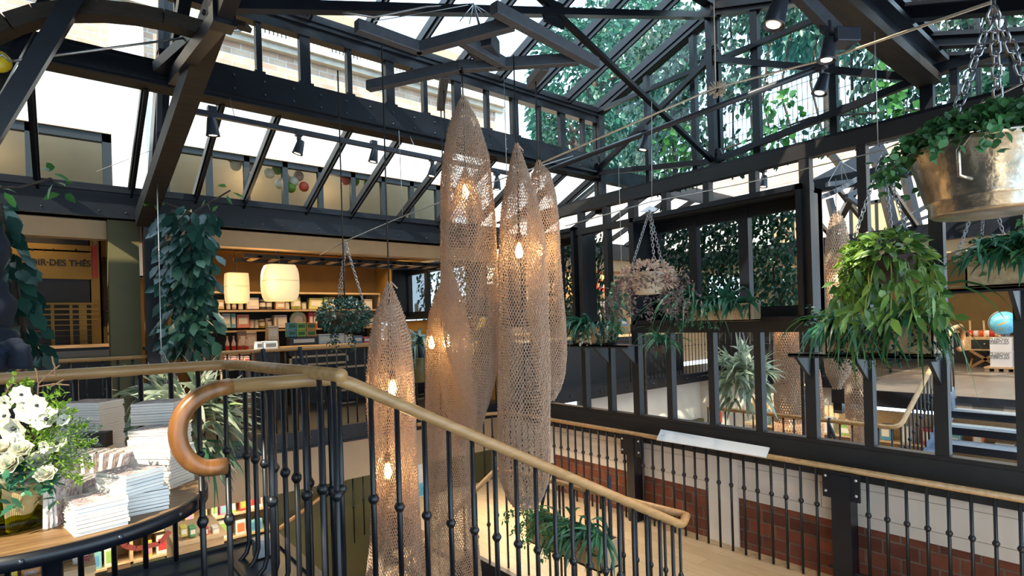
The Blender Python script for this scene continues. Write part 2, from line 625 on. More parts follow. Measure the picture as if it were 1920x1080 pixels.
# leaves
M['lf_fern'] = leaf_mat('fern_leaf', (0.020, 0.10, 0.060), (0.07, 0.24, 0.13), 0.35, 0.25)
M['lf_tub'] = leaf_mat('fig_leaf', (0.028, 0.11, 0.040), (0.09, 0.26, 0.08), 0.4, 0.25)
M['lf_philo'] = leaf_mat('philodendron_leaf', (0.030, 0.095, 0.022), (0.17, 0.30, 0.06), 0.3, 0.3, (0.35, 0.42, 0.10))
M['lf_flower'] = leaf_mat('pale_bract', (0.34, 0.20, 0.17), (0.70, 0.56, 0.42), 0.6, 0.35)
M['lf_purple'] = leaf_mat('mauve_leaf', (0.06, 0.04, 0.05), (0.20, 0.13, 0.13), 0.6, 0.2)
M['lf_strap'] = leaf_mat('olive_strap_leaf', (0.025, 0.09, 0.022), (0.085, 0.20, 0.045), 0.35, 0.3)
M['lf_ball'] = leaf_mat('glossy_dark_leaf', (0.008, 0.040, 0.035), (0.025, 0.085, 0.070), 0.3, 0.15)
M['lf_climb'] = leaf_mat('climber_leaf', (0.010, 0.045, 0.035), (0.035, 0.11, 0.085), 0.3, 0.2)
M['lf_stag'] = leaf_mat('staghorn_frond', (0.12, 0.20, 0.12), (0.50, 0.56, 0.44), 0.45, 0.3, (0.26, 0.45, 0.08))
M['lf_ivy'] = leaf_mat('ivy_leaf', (0.008, 0.035, 0.022), (0.030, 0.105, 0.060), 0.35, 0.3)
M['lf_hedge'] = leaf_mat('hedge_leaf', (0.010, 0.045, 0.030), (0.06, 0.16, 0.09), 0.22, 0.45, (0.45, 0.55, 0.50))  # few pale leaves put the ivy's bright glints into the colour
M['lf_tree'] = leaf_mat('tree_leaf', (0.012, 0.055, 0.045), (0.06, 0.20, 0.13), 0.4, 0.4)
M['lf_bright'] = leaf_mat('bright_leaf', (0.03, 0.13, 0.03), (0.10, 0.30, 0.07), 0.4, 0.4)
M['lf_spray'] = leaf_mat('spray_leaf', (0.10, 0.24, 0.02), (0.30, 0.46, 0.06), 0.5, 0.4)
M['lf_blue'] = leaf_mat('blue_spray_leaf', (0.10, 0.16, 0.12), (0.22, 0.30, 0.22), 0.5, 0.3)
M['petal'] = leaf_mat('white_petal', (0.72, 0.68, 0.52), (0.85, 0.83, 0.72), 0.6, 0.35)
M['flowereye'] = mat('anemone_eye', (0.03, 0.03, 0.05), 0.7)
M['stem'] = mat('green_stem', (0.14, 0.20, 0.04), 0.6)
M['twig'] = mat('bare_twig', (0.14, 0.08, 0.05), 0.8)
M['bark'] = mat('bark', (0.06, 0.04, 0.03), 0.9, 0, 0.4, 20, 0.4)
M['wrap'] = cloth_mat('gift_wrap', (0.62, 0.46, 0.22), 0.4, 0.4)
M['wrapgreen'] = glass_mat('yellow_green_vase', (0.55, 0.56, 0.05), 0.2)


def font(name, text, size, m, parent, loc, rot, extrude=0.001, align='LEFT', sx=1.0, bold=0.0):
    c = bpy.data.curves.new(name, 'FONT')
    c.body, c.size, c.extrude, c.align_x, c.align_y = text, size, extrude, align, 'CENTER'
    o = bpy.data.objects.new(name, c)
    c.offset = bold
    me = bpy.data.meshes.new_from_object(o)
    bpy.data.objects.remove(o)
    me.name = name
    me.materials.clear()
    o = link_mesh(name, me, m, parent)
    o.location = V3(np.asarray(loc, float) - (base_of(parent) if parent else 0))
    o.rotation_euler = rot
    o.scale = (sx, 1, 1)
    return o


# leaves -----------------------------------------------------------------
def unit(a):
    return a / np.maximum(np.linalg.norm(a, axis=-1, keepdims=True), 1e-9)


def leaves(name, P, D, L, W, m, parent=None, N=None, droop=0.25, fold=0.25, shape=(0.9, 0.75), world=True, kind=None):
    """one mesh of many leaves: P base points, D directions, L lengths, W widths, droop = tip falls by droop*L"""
    P = np.asarray(P, float)
    n = len(P)
    D = unit(np.asarray(D, float))
    L = np.broadcast_to(np.asarray(L, float), (n,))[:, None]
    W = np.broadcast_to(np.asarray(W, float), (n,))[:, None]
    if N is None:
        N = np.tile([0, 0, 1.0], (n, 1)) + RNG.normal(0, 0.45, (n, 3))
    S = unit(np.cross(D, N))
    Nn = np.cross(S, D)
    dz = np.array([0, 0, -1.0])
    st = [(0.0, 0.0), (0.33, shape[0]), (0.68, shape[1]), (1.0, 0.0)]
    vs = []
    for t, w in st:
        mid = P + D * L * t + dz * droop * L * t * t
        if w == 0:
            vs.append(mid)
        else:
            vs.append(mid + S * W * w / 2 + Nn * W * fold * w / 2)
            vs.append(mid)
            vs.append(mid - S * W * w / 2 + Nn * W * fold * w / 2)
    V = np.stack(vs, axis=1)               # n,8,3
    T = np.array([(0, 1, 2), (0, 2, 3), (1, 4, 5), (1, 5, 2), (2, 5, 6), (2, 6, 3), (4, 7, 5), (5, 7, 6)])
    F = (T[None] + (np.arange(n) * 8)[:, None, None]).reshape(-1, 3)
    V = V.reshape(-1, 3)
    if parent is not None and world:
        V = V - base_of(parent)
    o = link_mesh(name, fast_mesh(name, V, F), m, parent, False)
    if kind: o['kind'] = kind
    return o


def straps(name, P, D, L, W, m, parent=None, droop=1.0, seg=6, taper=0.7, rise=0.0):
    """long hanging ribbons that start along D and bend downwards"""
    P = np.asarray(P, float)
    n = len(P)
    D = unit(np.asarray(D, float))
    L = np.broadcast_to(np.asarray(L, float), (n,))
    W = np.broadcast_to(np.asarray(W, float), (n,))
    droop = np.broadcast_to(np.asarray(droop, float), (n,))
    pts = [P]
    cur = P.copy()
    d = D.copy()
    for k in range(seg):
        cur = cur + d * (L / seg)[:, None]
        pts.append(cur)
        d = unit(d + np.array([0, 0, -1.0]) * (droop * 1.4 / seg)[:, None] + RNG.normal(0, 0.05, (n, 3)))
    S = unit(np.cross(D, np.array([0, 0, 1.0])) + RNG.normal(0, 0.25, (n, 3)))
    V = []
    for k in range(seg + 1):
        t = k / seg
        w = math.sin(math.pi * min(1, 0.16 + 0.84 * t) ** taper) * 0.5 + 0.02
        if k == seg: w = 0.03
        V.append(pts[k] + S * (W * w)[:, None])
        V.append(pts[k] - S * (W * w)[:, None])
    V = np.stack(V, axis=1)
    k2 = 2 * (seg + 1)
    Q = np.array([(2 * k, 2 * k + 1, 2 * k + 3, 2 * k + 2) for k in range(seg)])
    F = (Q[None] + (np.arange(n) * k2)[:, None, None]).reshape(-1, 4)
    V = V.reshape(-1, 3)
    if parent is not None:
        V = V - base_of(parent)
    return link_mesh(name, fast_mesh(name, V, F), m, parent, True)


def shell_points(n, c, r, zmin=-1.0):
    """random points in the outer half of an ellipsoid with outward directions"""
    d = unit(RNG.normal(0, 1, (n * 3, 3)))
    d = d[d[:, 2] > zmin][:n]
    k = RNG.uniform(0.55, 1.0, (len(d), 1)) ** 0.5
    return np.asarray(c) + d * np.asarray(r) * k, d


def segs(name, A, B, r, m, parent=None, sides=3):
    """many short cords A->B as one mesh"""
    A, B = np.asarray(A, float), np.asarray(B, float)
    n = len(A)
    d = unit(B - A)
    ref = np.where(np.abs(d[:, 2:3]) > 0.9, np.array([[1.0, 0, 0]]), np.array([[0, 0, 1.0]]))
    a = unit(np.cross(d, ref))
    b = np.cross(d, a)
    r = np.broadcast_to(np.asarray(r, float), (n,))[:, None]
    V = []
    for E_ in (A - d * r * 0.5, B + d * r * 0.5):
        for k in range(sides):
            t = 2 * math.pi * k / sides
            V.append(E_ + (a * math.cos(t) + b * math.sin(t)) * r)
    V = np.stack(V, axis=1)
    Q = np.array([(k, (k + 1) % sides, sides + (k + 1) % sides, sides + k) for k in range(sides)])
    F = (Q[None] + (np.arange(n) * 2 * sides)[:, None, None]).reshape(-1, 4)
    V = V.reshape(-1, 3)
    if parent is not None:
        V = V - base_of(parent)
    return link_mesh(name, fast_mesh(name, V, F), m, parent, True)


def chain_mesh(name, p, q, parent, link=0.035, r=0.003):
    p, q = np.asarray(p, float), np.asarray(q, float)
    Ln = np.linalg.norm(q - p)
    d = (q - p) / Ln
    a = unit(np.cross(d, [0.3, 0.5, 0.8]))
    b = np.cross(d, a)
    mb = MB()
    n = max(2, int(Ln / (link * 0.72)))
    for i in range(n):
        c = p + d * (Ln * (i + 0.5) / n)
        s = a if i % 2 else b
        h, w = link / 2, link * 0.26
        pts = [c + d * h * x + s * w * y for x, y in ((1, 0), (0.6, 1), (-0.6, 1), (-1, 0), (-0.6, -1), (0.6, -1))]
        mb.tube(pts, r, 4, True)
    return mb.build(name, M['chain'], parent, True)

# ================================================================== THE SETTING
YE, YC, YR, XM, XG = 6.28, 4.9, 3.2, 4.93, 5.55      # eave, girder, ridge, mirror-framed right wall, gable


def struct(name, mb, m, label=None, cat=None, parent=None, bevel=0.0, smooth=False):
    o = mb.build(name, m, parent, smooth, bevel)
    if parent is None:
        tag(o, label, cat, None, 'structure')
    return o


def sroot(name, loc, label, cat):
    return empty(name, loc, label, cat, None, 'structure')


# floors -------------------------------------------------------------
struct('floor', MB().box((-4, YE, -0.08), (XM, 10.6, 0.08)).box((-4, 3.3, -0.08), (-0.28, YE, 0.08)), M['darkfloor'], 'dark mezzanine floor of the tea shop behind the far railing', 'floor')
struct('floor', MB().box((2.95, -1.5, -1.10), (4.93, 6.25, -0.98)), M['oakfloor'], 'pale oak plank floor of the lower landing by the brick wall', 'floor')
t = sroot('floor', (0.0, 1.0, 0.08), 'dark blue steel floor plate of the upper landing in front', 'floor')
MB().box((-2.5, -2.0, -0.10), (0.90, 3.22, 0.08)).build('floor_slab', M['platform'], t)
f = MB()
f.bar((-2.5, 3.0, 0.083), (0.62, 3.0, 0.083), 0.02, 0.012).bar((0.62, 3.0, 0.083), (0.62, 0.5, 0.083), 0.02, 0.012)
f.bar((-2.5, 3.19, 0.086), (0.88, 3.19, 0.086), 0.05, 0.016).bar((0.875, 3.2, 0.086), (0.875, 2.0, 0.086), 0.05, 0.016)
f.build('edge_frame', M['steel'], t)
struct('floor', MB().box((-5, -3, -2.5), (16, 12, -2.4)), M['groundfloor'], 'light tiled ground floor at the bottom of the hall', 'floor')
# landing edge stringer
struct('trim_1', MB().box((2.90, 2.1, -1.2), (2.95, 4.35, -0.93)).box((2.90, 5.35, -1.2), (2.95, 6.25, -0.93)), M['steel'], 'dark steel edge of the oak landing above the stairs', 'edge trim')

# mezzanine edge beam with bolts, beige fascia under it
t = sroot('trim_2', (0, YE, 0), 'black steel edge beam with bolts under the far railing', 'edge beam')
MB().box((-4, YE - 0.10, -0.10), (XM, YE + 0.04, 0.085)).box((-4, YE - 0.13, -0.105), (XM, YE - 0.1, -0.085)).build('beam', M['steel'], t)
b = MB()
for i in range(24):
    b.ball((-3.8 + i * 0.37, YE - 0.105, 0.0), 0.014, 8)
b.build('bolt_row', M['rivet'], t, True)
struct('wall_back', MB().box((-4, 6.45, -0.62), (XM, 6.6, -0.10)), M['beige'], 'beige bulkhead under the far mezzanine edge', 'wall')
struct('ceiling', MB().box((-4, 6.4, -0.16), (XM, 12, -0.10)), M['cream'], 'cream ceiling over the ground floor shop', 'ceiling')
struct('wall_ground', MB().box((-4, 9.0, -2.4), (XM + 3, 9.15, -0.1)), M['olive'], 'olive wall at the back of the ground floor', 'wall')
struct('wall_stair', MB().box((1.85, 6.62, -2.4), (4.9, 6.75, -0.62)), M['olive'], 'olive wall beside the lower stairs', 'wall')

# tea shop shell
struct('wall_shop', MB().box((0.62, 10.35, 0.08), (XM, 10.5, 2.5)), M['brownwall'], 'brown back wall above the shop shelves', 'wall')
struct('wall_tea', MB().box((-4, 9.2, 0.08), (0.45, 9.35, 2.5)).box((0.35, 9.2, 0.08), (0.64, 10.5, 2.5)), M['yellowwall'], 'ochre back wall of the tea counter', 'wall')
struct('wall_right_shop', MB().box((XM, YE, 0.08), (XM + 0.12, 9.55, 1.30)).box((XM, 9.5, 1.30), (XM + 0.12, 10.5, 2.5)).box((XM, YE, 2.32), (XM + 0.12, 9.5, 2.5)), M['yellowwall'], 'ochre side wall around the dark window box', 'wall')
struct('ceiling', MB().box((-4, YE + 0.3, 2.50), (XM, 10.5, 2.56)), M['brownwall'], 'dim ceiling of the tea shop', 'ceiling')
struct('trim_3', MB().box((-4, 6.42, 2.10), (XM, 6.56, 2.32)), M['cream'], 'cream soffit board under the black eave beam', 'soffit')
struct('column', MB().box((0.36, 6.32, 0.08), (0.60, 6.56, 2.32)), M['olive'], 'olive green square column beside the climbing plant', 'column')
struct('column', MB().box((0.63, 6.20, 0.08), (0.80, 6.36, 2.5)).box((0.61, 6.18, 1.05), (0.82, 6.38, 1.08)), M['steel'], 'black steel post behind the climbing plant', 'post')

# eave beam
t = sroot('trim_4', (0, YE, 2.4), 'black riveted eave beam above the tea shop', 'beam')
MB().box((-4, 6.24, 2.27), (XM, 6.38, 2.53)).box((-4, 6.20, 2.27), (XM, 6.42, 2.285)).box((-4, 6.18, 2.50), (XM, 6.36, 2.56)).build('beam', M['steel'], t)
b = MB()
for i in range(44):
    b.ball((-3.9 + i * 0.2, 6.235, 2.33), 0.008, 6)
b.build('rivet_row', M['rivet'], t, True)

# left girder, clerestory, plate
t = sroot('roof_girder', (0, YC, 3.2), 'long riveted steel girder along the left clerestory', 'girder')
MB().box((0.62, YC - 0.05, 3.06), (5.5, YC + 0.05, 3.34)).box((-4, YC - 0.05, 3.06), (0.62, YC + 0.05, 3.195)).box((-4, YC - 0.10, 3.10), (5.5, YC + 0.10, 3.125)).box((0.62, YC - 0.04, 3.31), (5.5, YC + 0.10, 3.345)).build('web', M['steel'], t)
MB().box((-4, YC - 0.06, 3.05), (5.5, YC + 0.10, 3.062)).build('soffit_board', M['beamwood'], t)
b = MB()
for i in range(40):
    for z in (3.16, 3.27):
        if i > 19: b.ball((-3.8 + i * 0.235, YC - 0.052, z), 0.011, 6)
b.build('rivet_row', M['rivet'], t, True)

t = sroot('window_1', (3, YC, 3.6), 'clerestory window strip above the long girder', 'window')
mx = [on(px, y, 'y', YC)[0] for px, y in ((484, 95), (570, 105), (653, 125), (729, 150), (795, 170), (856, 190), (912, 200), (964, 230), (1010, 235), (1053, 245), (1092, 255))]
mx = [0.78] + mx
for i, x in enumerate(mx):
    w = 0.09 if i % 2 == 0 else 0.045
    MB().box((x - w / 2, YC - 0.03, 3.34), (x + w / 2, YC + 0.03, 3.80)).box((x - w / 2 - 0.02, YC - 0.045, 3.34), (x + w / 2 + 0.02, YC + 0.02, 3.36)).build('mullion', M['steel'], t)
MB().box((0.7, YC - 0.04, 3.77), (5.5, YC + 0.06, 3.86)).box((0.7, YC - 0.06, 3.86), (5.5, YC + 0.08, 3.97)).box((0.7, YC - 0.075, 3.90), (5.5, YC - 0.06, 3.93)).build('head_rail', M['steel'], t)
MB().poly([(-4, YC + 0.01, 3.34), (5.5, YC + 0.01, 3.34), (5.5, YC + 0.01, 3.8), (-4, YC + 0.01, 3.8)]).build('pane', M['glass'], t)

# main roof slopes
ZT, ZR = 3.97, 3.97 + 0.335 * (YC - YR)
t = sroot('roof', (3, 4.2, 4.2), 'sloping glass roof with steel rafters above the hall', 'roof')
rx = [5.50 - 0.535 * k for k in range(0, 10)]
for x in rx:
    MB().bar((x, YC, ZT), (x, YR, ZR), 0.055, 0.085).bar((x, YC, ZT - 0.06), (x, YR, ZR - 0.06), 0.022, 0.07).build('rafter', M['steel'], t)
MB().poly([(1.2, YC, ZT + 0.03), (5.55, YC, ZT + 0.03), (5.55, YR, ZR + 0.03), (1.2, YR, ZR + 0.03)]).build('pane', M['glass'], t)
t = sroot('roof', (3, 2.2, 4.2), 'right hand glass slope of the main roof', 'roof')
for x in rx:
    MB().bar((x, 1.5, ZT), (x, YR, ZR), 0.055, 0.085).build('rafter', M['steel'], t)
MB().poly([(5.0, 1.4, ZT + 0.03), (5.55, 1.4, ZT + 0.03), (5.55, YR, ZR + 0.03), (5.0, YR, ZR + 0.03)]).build('pane', M['glass'], t)
struct('roof_ridge', MB().box((-4, YR - 0.05, ZR - 0.02), (5.55, YR + 0.05, ZR + 0.12)), M['steel'], 'steel ridge bar of the main glass roof', 'ridge')


# added sun-blocking panels out of view, with holes aimed at books and plants
def deck(y0, z0, y1, z1, holes, x0=-6.0, x1=2.9):
    mb = MB()
    xs = sorted({x0, x1, *[h[0] for h in holes], *[h[1] for h in holes]})
    ys = sorted({y0, y1, *[h[2] for h in holes], *[h[3] for h in holes]})
    zz = lambda y: z0 + (z1 - z0) * (y - y0) / (y1 - y0)
    for a, b_ in zip(xs[:-1], xs[1:]):
        for c, d in zip(ys[:-1], ys[1:]):
            cx, cy = (a + b_) / 2, (c + d) / 2
            if any(h[0] < cx < h[1] and h[2] < cy < h[3] for h in holes):
                continue
            mb.prism([(a, c, zz(c)), (b_, c, zz(c)), (b_, d, zz(d)), (a, d, zz(d))], (0, 0, 0.06))
    return mb


def roof_hit(p, z):
    """where the sun's ray to point p crosses height z"""
    k = (z - p[2]) / SUN_TO.z
    return (p[0] + SUN_TO.x * k, p[1] + SUN_TO.y * k)


hA = roof_hit((0.05, 2.40, 0.75), 3.28)
hB = roof_hit((4.0, 1.47, 1.62), 3.13)
hD = roof_hit((0.62, 4.05, 0.72), 4.22)
HOLES = [(hD[0] - 0.35, hD[0] + 0.35, hD[1] - 0.3, hD[1] + 0.3)]
AISLE_HOLES = [(hA[0] - 0.62, hA[0] + 0.55, hA[1] - 0.50, 1.2), (hB[0] - 0.20, hB[0] + 0.20, hB[1] - 0.20, hB[1] + 0.22)]
struct('roof_sun_blocker', deck(YR, ZR + 0.06, YC + 0.05, ZT + 0.06, [(h[0], h[1], max(h[2], YR + 0.001), h[3]) for h in HOLES if h[3] > YR], -6, 1.2), M['black'], 'added dark sun-blocking panels over the entrance end', 'roof')
struct('roof_sun_blocker', deck(YR, ZR + 0.06, 4.0, ZT + 0.06 + 0.335 * 0.95, [], 1.2, 2.9), M['black'], 'added dark sun-blocking panel beside the ridge', 'roof')
struct('roof_sun_blocker', deck(1.3, ZT + 0.06, YR, ZR + 0.06, [(h[0], h[1], h[2], min(h[3], YR - 0.001)) for h in HOLES if h[2] < YR], -6, 5.0), M['black'], 'added dark sun-blocking panels on the right slope of the entrance end', 'roof')
struct('wall_sun_block', MB().box((-6.1, -3, -2.4), (-6, 10.5, 4.6)), M['brownwall'], 'added brown wall stopping the sun at the entrance end of the hall', 'wall')  # unseen wall added to stop the sun at this end

# aisle roof (left), sloping from girder to eave
t = sroot('roof', (2, 5.6, 2.8), 'lower glass roof over the left aisle with slanting bars', 'roof')
ax_ = [on(px, py, 'y', YE)[0] for px, py in ((70, 340), (245, 358), (365, 378), (455, 388), (572, 400), (655, 410), (745, 420))]
ax_ += [ax_[-1] + 0.56, ax_[-1] + 1.12, ax_[-1] + 1.68, ax_[-1] + 2.2, ax_[0] - 0.6, ax_[0] - 1.2]
for x in ax_:
    MB().bar((x, YE, 2.53), (x, YC + 0.05, 3.11), 0.05, 0.07).bar((x, YE, 2.49), (x, YC + 0.05, 3.07), 0.022, 0.06).build('glazing_bar', M['steel'], t)
MB().poly([(-4, YE, 2.56), (5.55, YE, 2.56), (5.55, YC, 3.13), (-4, YC, 3.13)]).build('pane', M['glass'], t)

struct('roof_sun_blocker', deck(-1.6, 2.40, 1.3, 3.43, AISLE_HOLES, -6, 4.5), M['black'], 'added sun-blocking panels over the viewer side of the right aisle', 'roof')  # more unseen panels added to block the sun outside the holes
# right girder and right aisle roof
t = sroot('roof_girder', (2, 1.33, 3.2), 'heavy dark girder with wooden underside on the right of the roof', 'girder')
MB().box((-4, 1.27, 3.10), (5.6, 1.39, 3.38)).box((-4, 1.22, 3.34), (5.6, 1.42, 3.40)).box((-4, 1.2, 3.2), (5.6, 1.27, 3.24)).build('web', M['steel'], t)
MB().box((-4, 1.24, 3.03), (5.55, 1.40, 3.10)).build('soffit_board', M['beamwood'], t)
t = sroot('roof', (4, 0.2, 2.9), 'right hand aisle roof of wide glass strips', 'roof')
for i, x in enumerate([3.2, 3.95, 4.70, 5.36, 5.9]):
    MB().bar((x, 1.33, 3.34), (x, -1.6, 2.30), 0.09, 0.10).bar((x - 0.07, 1.33, 3.37), (x - 0.07, -1.6, 2.33), 0.04, 0.03).build('glazing_bar', M['steel'], t)
MB().poly([(-4, 1.33, 3.40), (6.2, 1.33, 3.40), (6.2, -1.6, 2.36), (-4, -1.6, 2.36)]).build('pane', M['glass'], t)
struct('wall_left_clerestory', MB().box((-4, 1.36, 3.4), (2.9, 1.42, 4.05)), M['steel'], 'dark panel above the right girder', 'wall')
MBr = MB()
for x in (3.4, 3.95, 4.5, 5.05, 5.5):
    MBr.box((x - 0.02, 1.36, 3.4), (x + 0.02, 1.42, 4.0))
MBr.box((2.9, 1.34, 3.97), (5.55, 1.46, 4.06))
struct('window_2', MBr, M['steel'], 'steel clerestory bars above the right girder', 'window')

# gable ------------------------------------------------------------
t = sroot('window_3', (XG, 3.2, 3.4), 'tall glazed gable wall with dark mullions in front of the ivy', 'window')


def roofz(y):
    if y > YC or y < 1.3: return 3.1
    return ZR - 0.335 * abs(y - YR)


for y, w in ((4.11, 0.05), (3.47, 0.06), (3.24, 0.035), (3.17, 0.035), (2.76, 0.075), (2.04, 0.06), (1.34, 0.09), (1.16, 0.05), (0.80, 0.06), (0.2, 0.06)):
    MB().box((XG - 0.035, y - w / 2, 2.72), (XG + 0.035, y + w / 2, roofz(y))).build('mullion', M['steel'], t)
MB().box((XG - 0.05, YC - 0.07, 2.6), (XG + 0.05, YC + 0.05, 3.97)).box((XG - 0.06, YC - 0.01, 2.6), (XG - 0.02, YC + 0.015, 3.97)).build('corner_post', M['steel'], t)
g = MB()
g.bar((XG, YC, ZT - 0.02), (XG, YR, ZR - 0.02), 0.10, 0.16).bar((XG, 1.4, ZT - 0.02), (XG, YR, ZR - 0.02), 0.10, 0.16)
g.build('gable_rafter', M['steel'], t)
MB().bar((XG - 0.05, YC, 3.93), (XG - 0.05, 1.4, 3.93), 0.045, 0.05).build('transom', M['steel'], t)
MB().box((XG - 0.06, -1.6, 2.70), (XG + 0.06, 6.3, 2.78)).build('sill', M['steel'], t)
MB().box((XG - 0.05, -1.6, 3.10), (XG + 0.05, 1.3, 3.18)).build('transom', M['steel'], t)
MB().poly([(XG, 1.34, 2.75), (XG, YC, 2.75), (XG, YC, ZT), (XG, YR, ZR), (XG, 1.34, ZT)]).build('pane', M['gableglass'], t)
MB().poly([(XG, -1.6, 2.75), (XG, 1.3, 2.75), (XG, 1.3, 3.1), (XG, -1.6, 3.1)]).build('pane', M['gableglass'], t)
MB().poly([(XG, YC, 2.75), (XG, 6.2, 2.75), (XG, 6.2, 2.6), (XG, YC, 3.1)]).build('pane', M['gableglass'], t)


# roof trusses: raised ties, low centre node, one at the gable and one near the entrance
def truss(x, label, s=0.06):
    t = sroot('roof_truss', (x, YR, 3.0), label, 'roof truss')
    A, B = (x, YC, 3.12), (x, 1.36, 3.08)
    C, Mn = (x, YR, 3.96), (x, YR, 2.86)
    for p, q in ((A, C), (C, B), (A, Mn), (Mn, B)):
        MB().bar(p, q, s * 0.8, s).build('tie', M['steel'], t)
    MB().bar((x, YR, 2.8), (x, YR, ZR), s * 1.2, s * 1.2).build('king_post', M['steel'], t)
    gb = MB()
    for c in (A, B, C, Mn):
        gb.prism([(x - 0.012, c[1] - 0.13, c[2] - 0.02), (x - 0.012, c[1] + 0.13, c[2] - 0.02), (x - 0.012, c[1] + 0.08, c[2] + 0.12), (x - 0.012, c[1] - 0.08, c[2] + 0.12)], (0.024, 0, 0))
        for k in range(6):
            gb.ball((x - 0.015, c[1] + 0.09 * math.cos(k), c[2] + 0.04 + 0.05 * math.sin(k)), 0.012, 6)
    gb.build('gusset', M['steel'], t)
    return t


truss(XG - 0.10, 'roof truss bars standing just inside the glazed gable')
t = truss(0.70, 'heavy roof truss at the entrance end above the climbing plant', 0.09)
# its strut, curved brace and plates
pA, pB = at(270, 412, 4.95), at(428, -40, 3.3)
MB().bar(pA, pB, 0.15, 0.13, (1, 0, 0)).build('strut', M['beamwood'], t)
MB().bar(at(300, 130, 4.1), at(385, 55, 3.7), 0.10, 0.08).build('strut', M['steel'], t)
MB().bar(at(292, 330, 5.0), at(318, -60, 4.95), 0.26, 0.10, (1, 0, 0)).build('post', M['steel'], t)
MB().bar(at(297, 300, 4.86), at(303, -60, 4.82), 0.05, 0.04, (1, 0, 0)).build('post_angle', M['steel'], t)
pts = [at(-60, 82, 3.0), at(20, 46, 3.05), at(70, 30, 3.1), at(130, 21, 3.15), at(190, 21, 3.2), at(250, 27, 3.25), at(310, 38, 3.3), at(395, 62, 3.4)]
mbx = MB()
for p, q in zip(pts[:-1], pts[1:]):
    mbx.bar(p, q, 0.10, 0.085)
mbx.build('curved_brace', M['beamwood'], t)
MB().bar(at(386, 28, 3.45), at(466, 52, 3.45), 0.08, 0.03).build('cable_plate', M['beamwood'], t)
b = MB()
for px, py in ((393, 31), (427, 43), (441, 50)):
    b.ball(at(px, py, 3.42), 0.018, 8)
b.build('bolt', M['rivet'], t, True)

# longitudinal bracing in the ridge plane (crosses at a gusset)
t = sroot('roof_brace', (3.1, YR, 3.6), 'cross brace bars running under the ridge to the gable', 'roof brace')
MB().bar(on(395, 10, 'y', YR), on(1345, 30, 'y', YR - 0.02), 0.07, 0.055).build('brace_bar', M['steel'], t)
MB().bar(on(985, -30, 'y', YR), on(1347, 312, 'y', YR), 0.05, 0.035).build('brace_bar', M['steel'], t)
MB().cbox(on(1038, 24, 'y', YR), (0.22, 0.02, 0.2)).build('gusset', M['steel'], t)
# braces at the far left
t = sroot('roof_brace', (0.0, 4.4, 3.2), 'pair of slanting riveted braces at the far left', 'roof brace')
MB().bar(at(-45, 300, 2.9), at(150, -20, 3.1), 0.085, 0.10, (0, 1, 0)).build('brace_bar', M['steel'], t)
MB().bar(at(-20, 190, 3.1), at(90, -10, 3.3), 0.05, 0.06, (0, 1, 0)).build('brace_bar', M['steel'], t)
# window ledge strip seen behind at left
struct('trim_5', MB().box((-4, YC - 0.02, 3.195), (0.62, YC + 0.03, 3.21)).box((-4, YC + 0.0, 3.21), (0.62, YC + 0.02, 3.235)).box((-4, YC - 0.03, 3.235), (0.62, YC + 0.04, 3.255)), M['steel'], 'dark sill bar above the girder at the far left', 'sill')

# right wall: brick below, white boards, black beam ---------------------
struct('wall_right', MB().box((XM, -2.0, -2.4), (XM + 0.25, 6.3, -0.51)), M['redbrick'], 'old red brick wall behind the landing railing', 'wall')
struct('wall_right', MB().box((XM - 0.012, -2.0, -0.51), (XM + 0.25, 6.3, -0.12)), M['concrete'], 'white boarded band above the red brick', 'wall')
struct('column', MB().box((XM - 0.02, 2.74, -1.2), (XM + 0.2, 3.05, -0.12)), M['white'], 'white painted pier between the two brick panels', 'pier')
struct('wall_right_end', MB().box((XM - 0.02, 5.25, -2.4), (XM + 0.2, 6.5, -0.12)), M['white'], 'white end of the landing wall', 'wall')
struct('trim_6', MB().box((XM - 0.06, -2.0, -0.14), (XM + 0.12, 6.2, 0.12)), M['black'], 'deep black beam under the framed screen', 'beam')
for i, (y, w) in enumerate(((1.78, 0.14), (3.86, 0.10))):
    t = sroot('column', (XM - 0.12, y, -0.98), ['black steel post with bolted plates below the landing handrail', 'black steel post between brick panels farther along the landing'][i], 'post')
    MB().box((XM - 0.20, y - w / 2, -2.4), (XM - 0.06, y + w / 2, -0.08)).build('post', M['steel'], t)
    MB().box((XM - 0.19, y - 0.135, -0.27), (XM - 0.17, y + 0.135, -0.06)).build('plate', M['steel'], t)
    b = MB()
    for dy in (-0.11, 0.11):
        for z in (-0.10, -0.22):
            b.ball((XM - 0.193, y + dy, z), 0.012, 8)
    b.build('bolt', M['silver'], t, True)

# framed mirror wall, built as open glass bays
t = sroot('window_4', (XM, 2.9, 0.14), 'black framed mirror wall, built as glass bays along the right wall', 'framed screen')
yp = [4.65, 4.25, 3.87, 3.44, 2.96, 2.495, 2.045, 1.615, 1.155, 0.72, 0.28, -0.2]
PW = 0.065
for y in yp:
    spans = [(0.10, 2.62)]
    if y in (3.44, 2.96, 2.495):
        spans = [(0.10, 1.12), (2.30, 2.62)]
    for z0, z1 in spans:
        w = 0.085 if y in (1.155, 2.045, 3.87) else PW
        MB().box((XM - 0.05, y - w / 2, z0), (XM + 0.03, y + w / 2, z1)).build('post', M['screen'], t)
for z0, z1, nm in ((0.09, 0.155, 'bottom_rail'), (2.51, 2.63, 'top_rail'), (2.24, 2.31, 'middle_rail')):
    y1 = 2.0 if nm == 'middle_rail' else -0.4
    MB().box((XM - 0.055, y1, z0), (XM + 0.035, 5.25, z1)).build(nm, M['screen'], t)
MB().box((XM - 0.055, 2.0, 1.05), (XM + 0.035, 3.92, 1.15)).build('sill_rail', M['screen'], t)
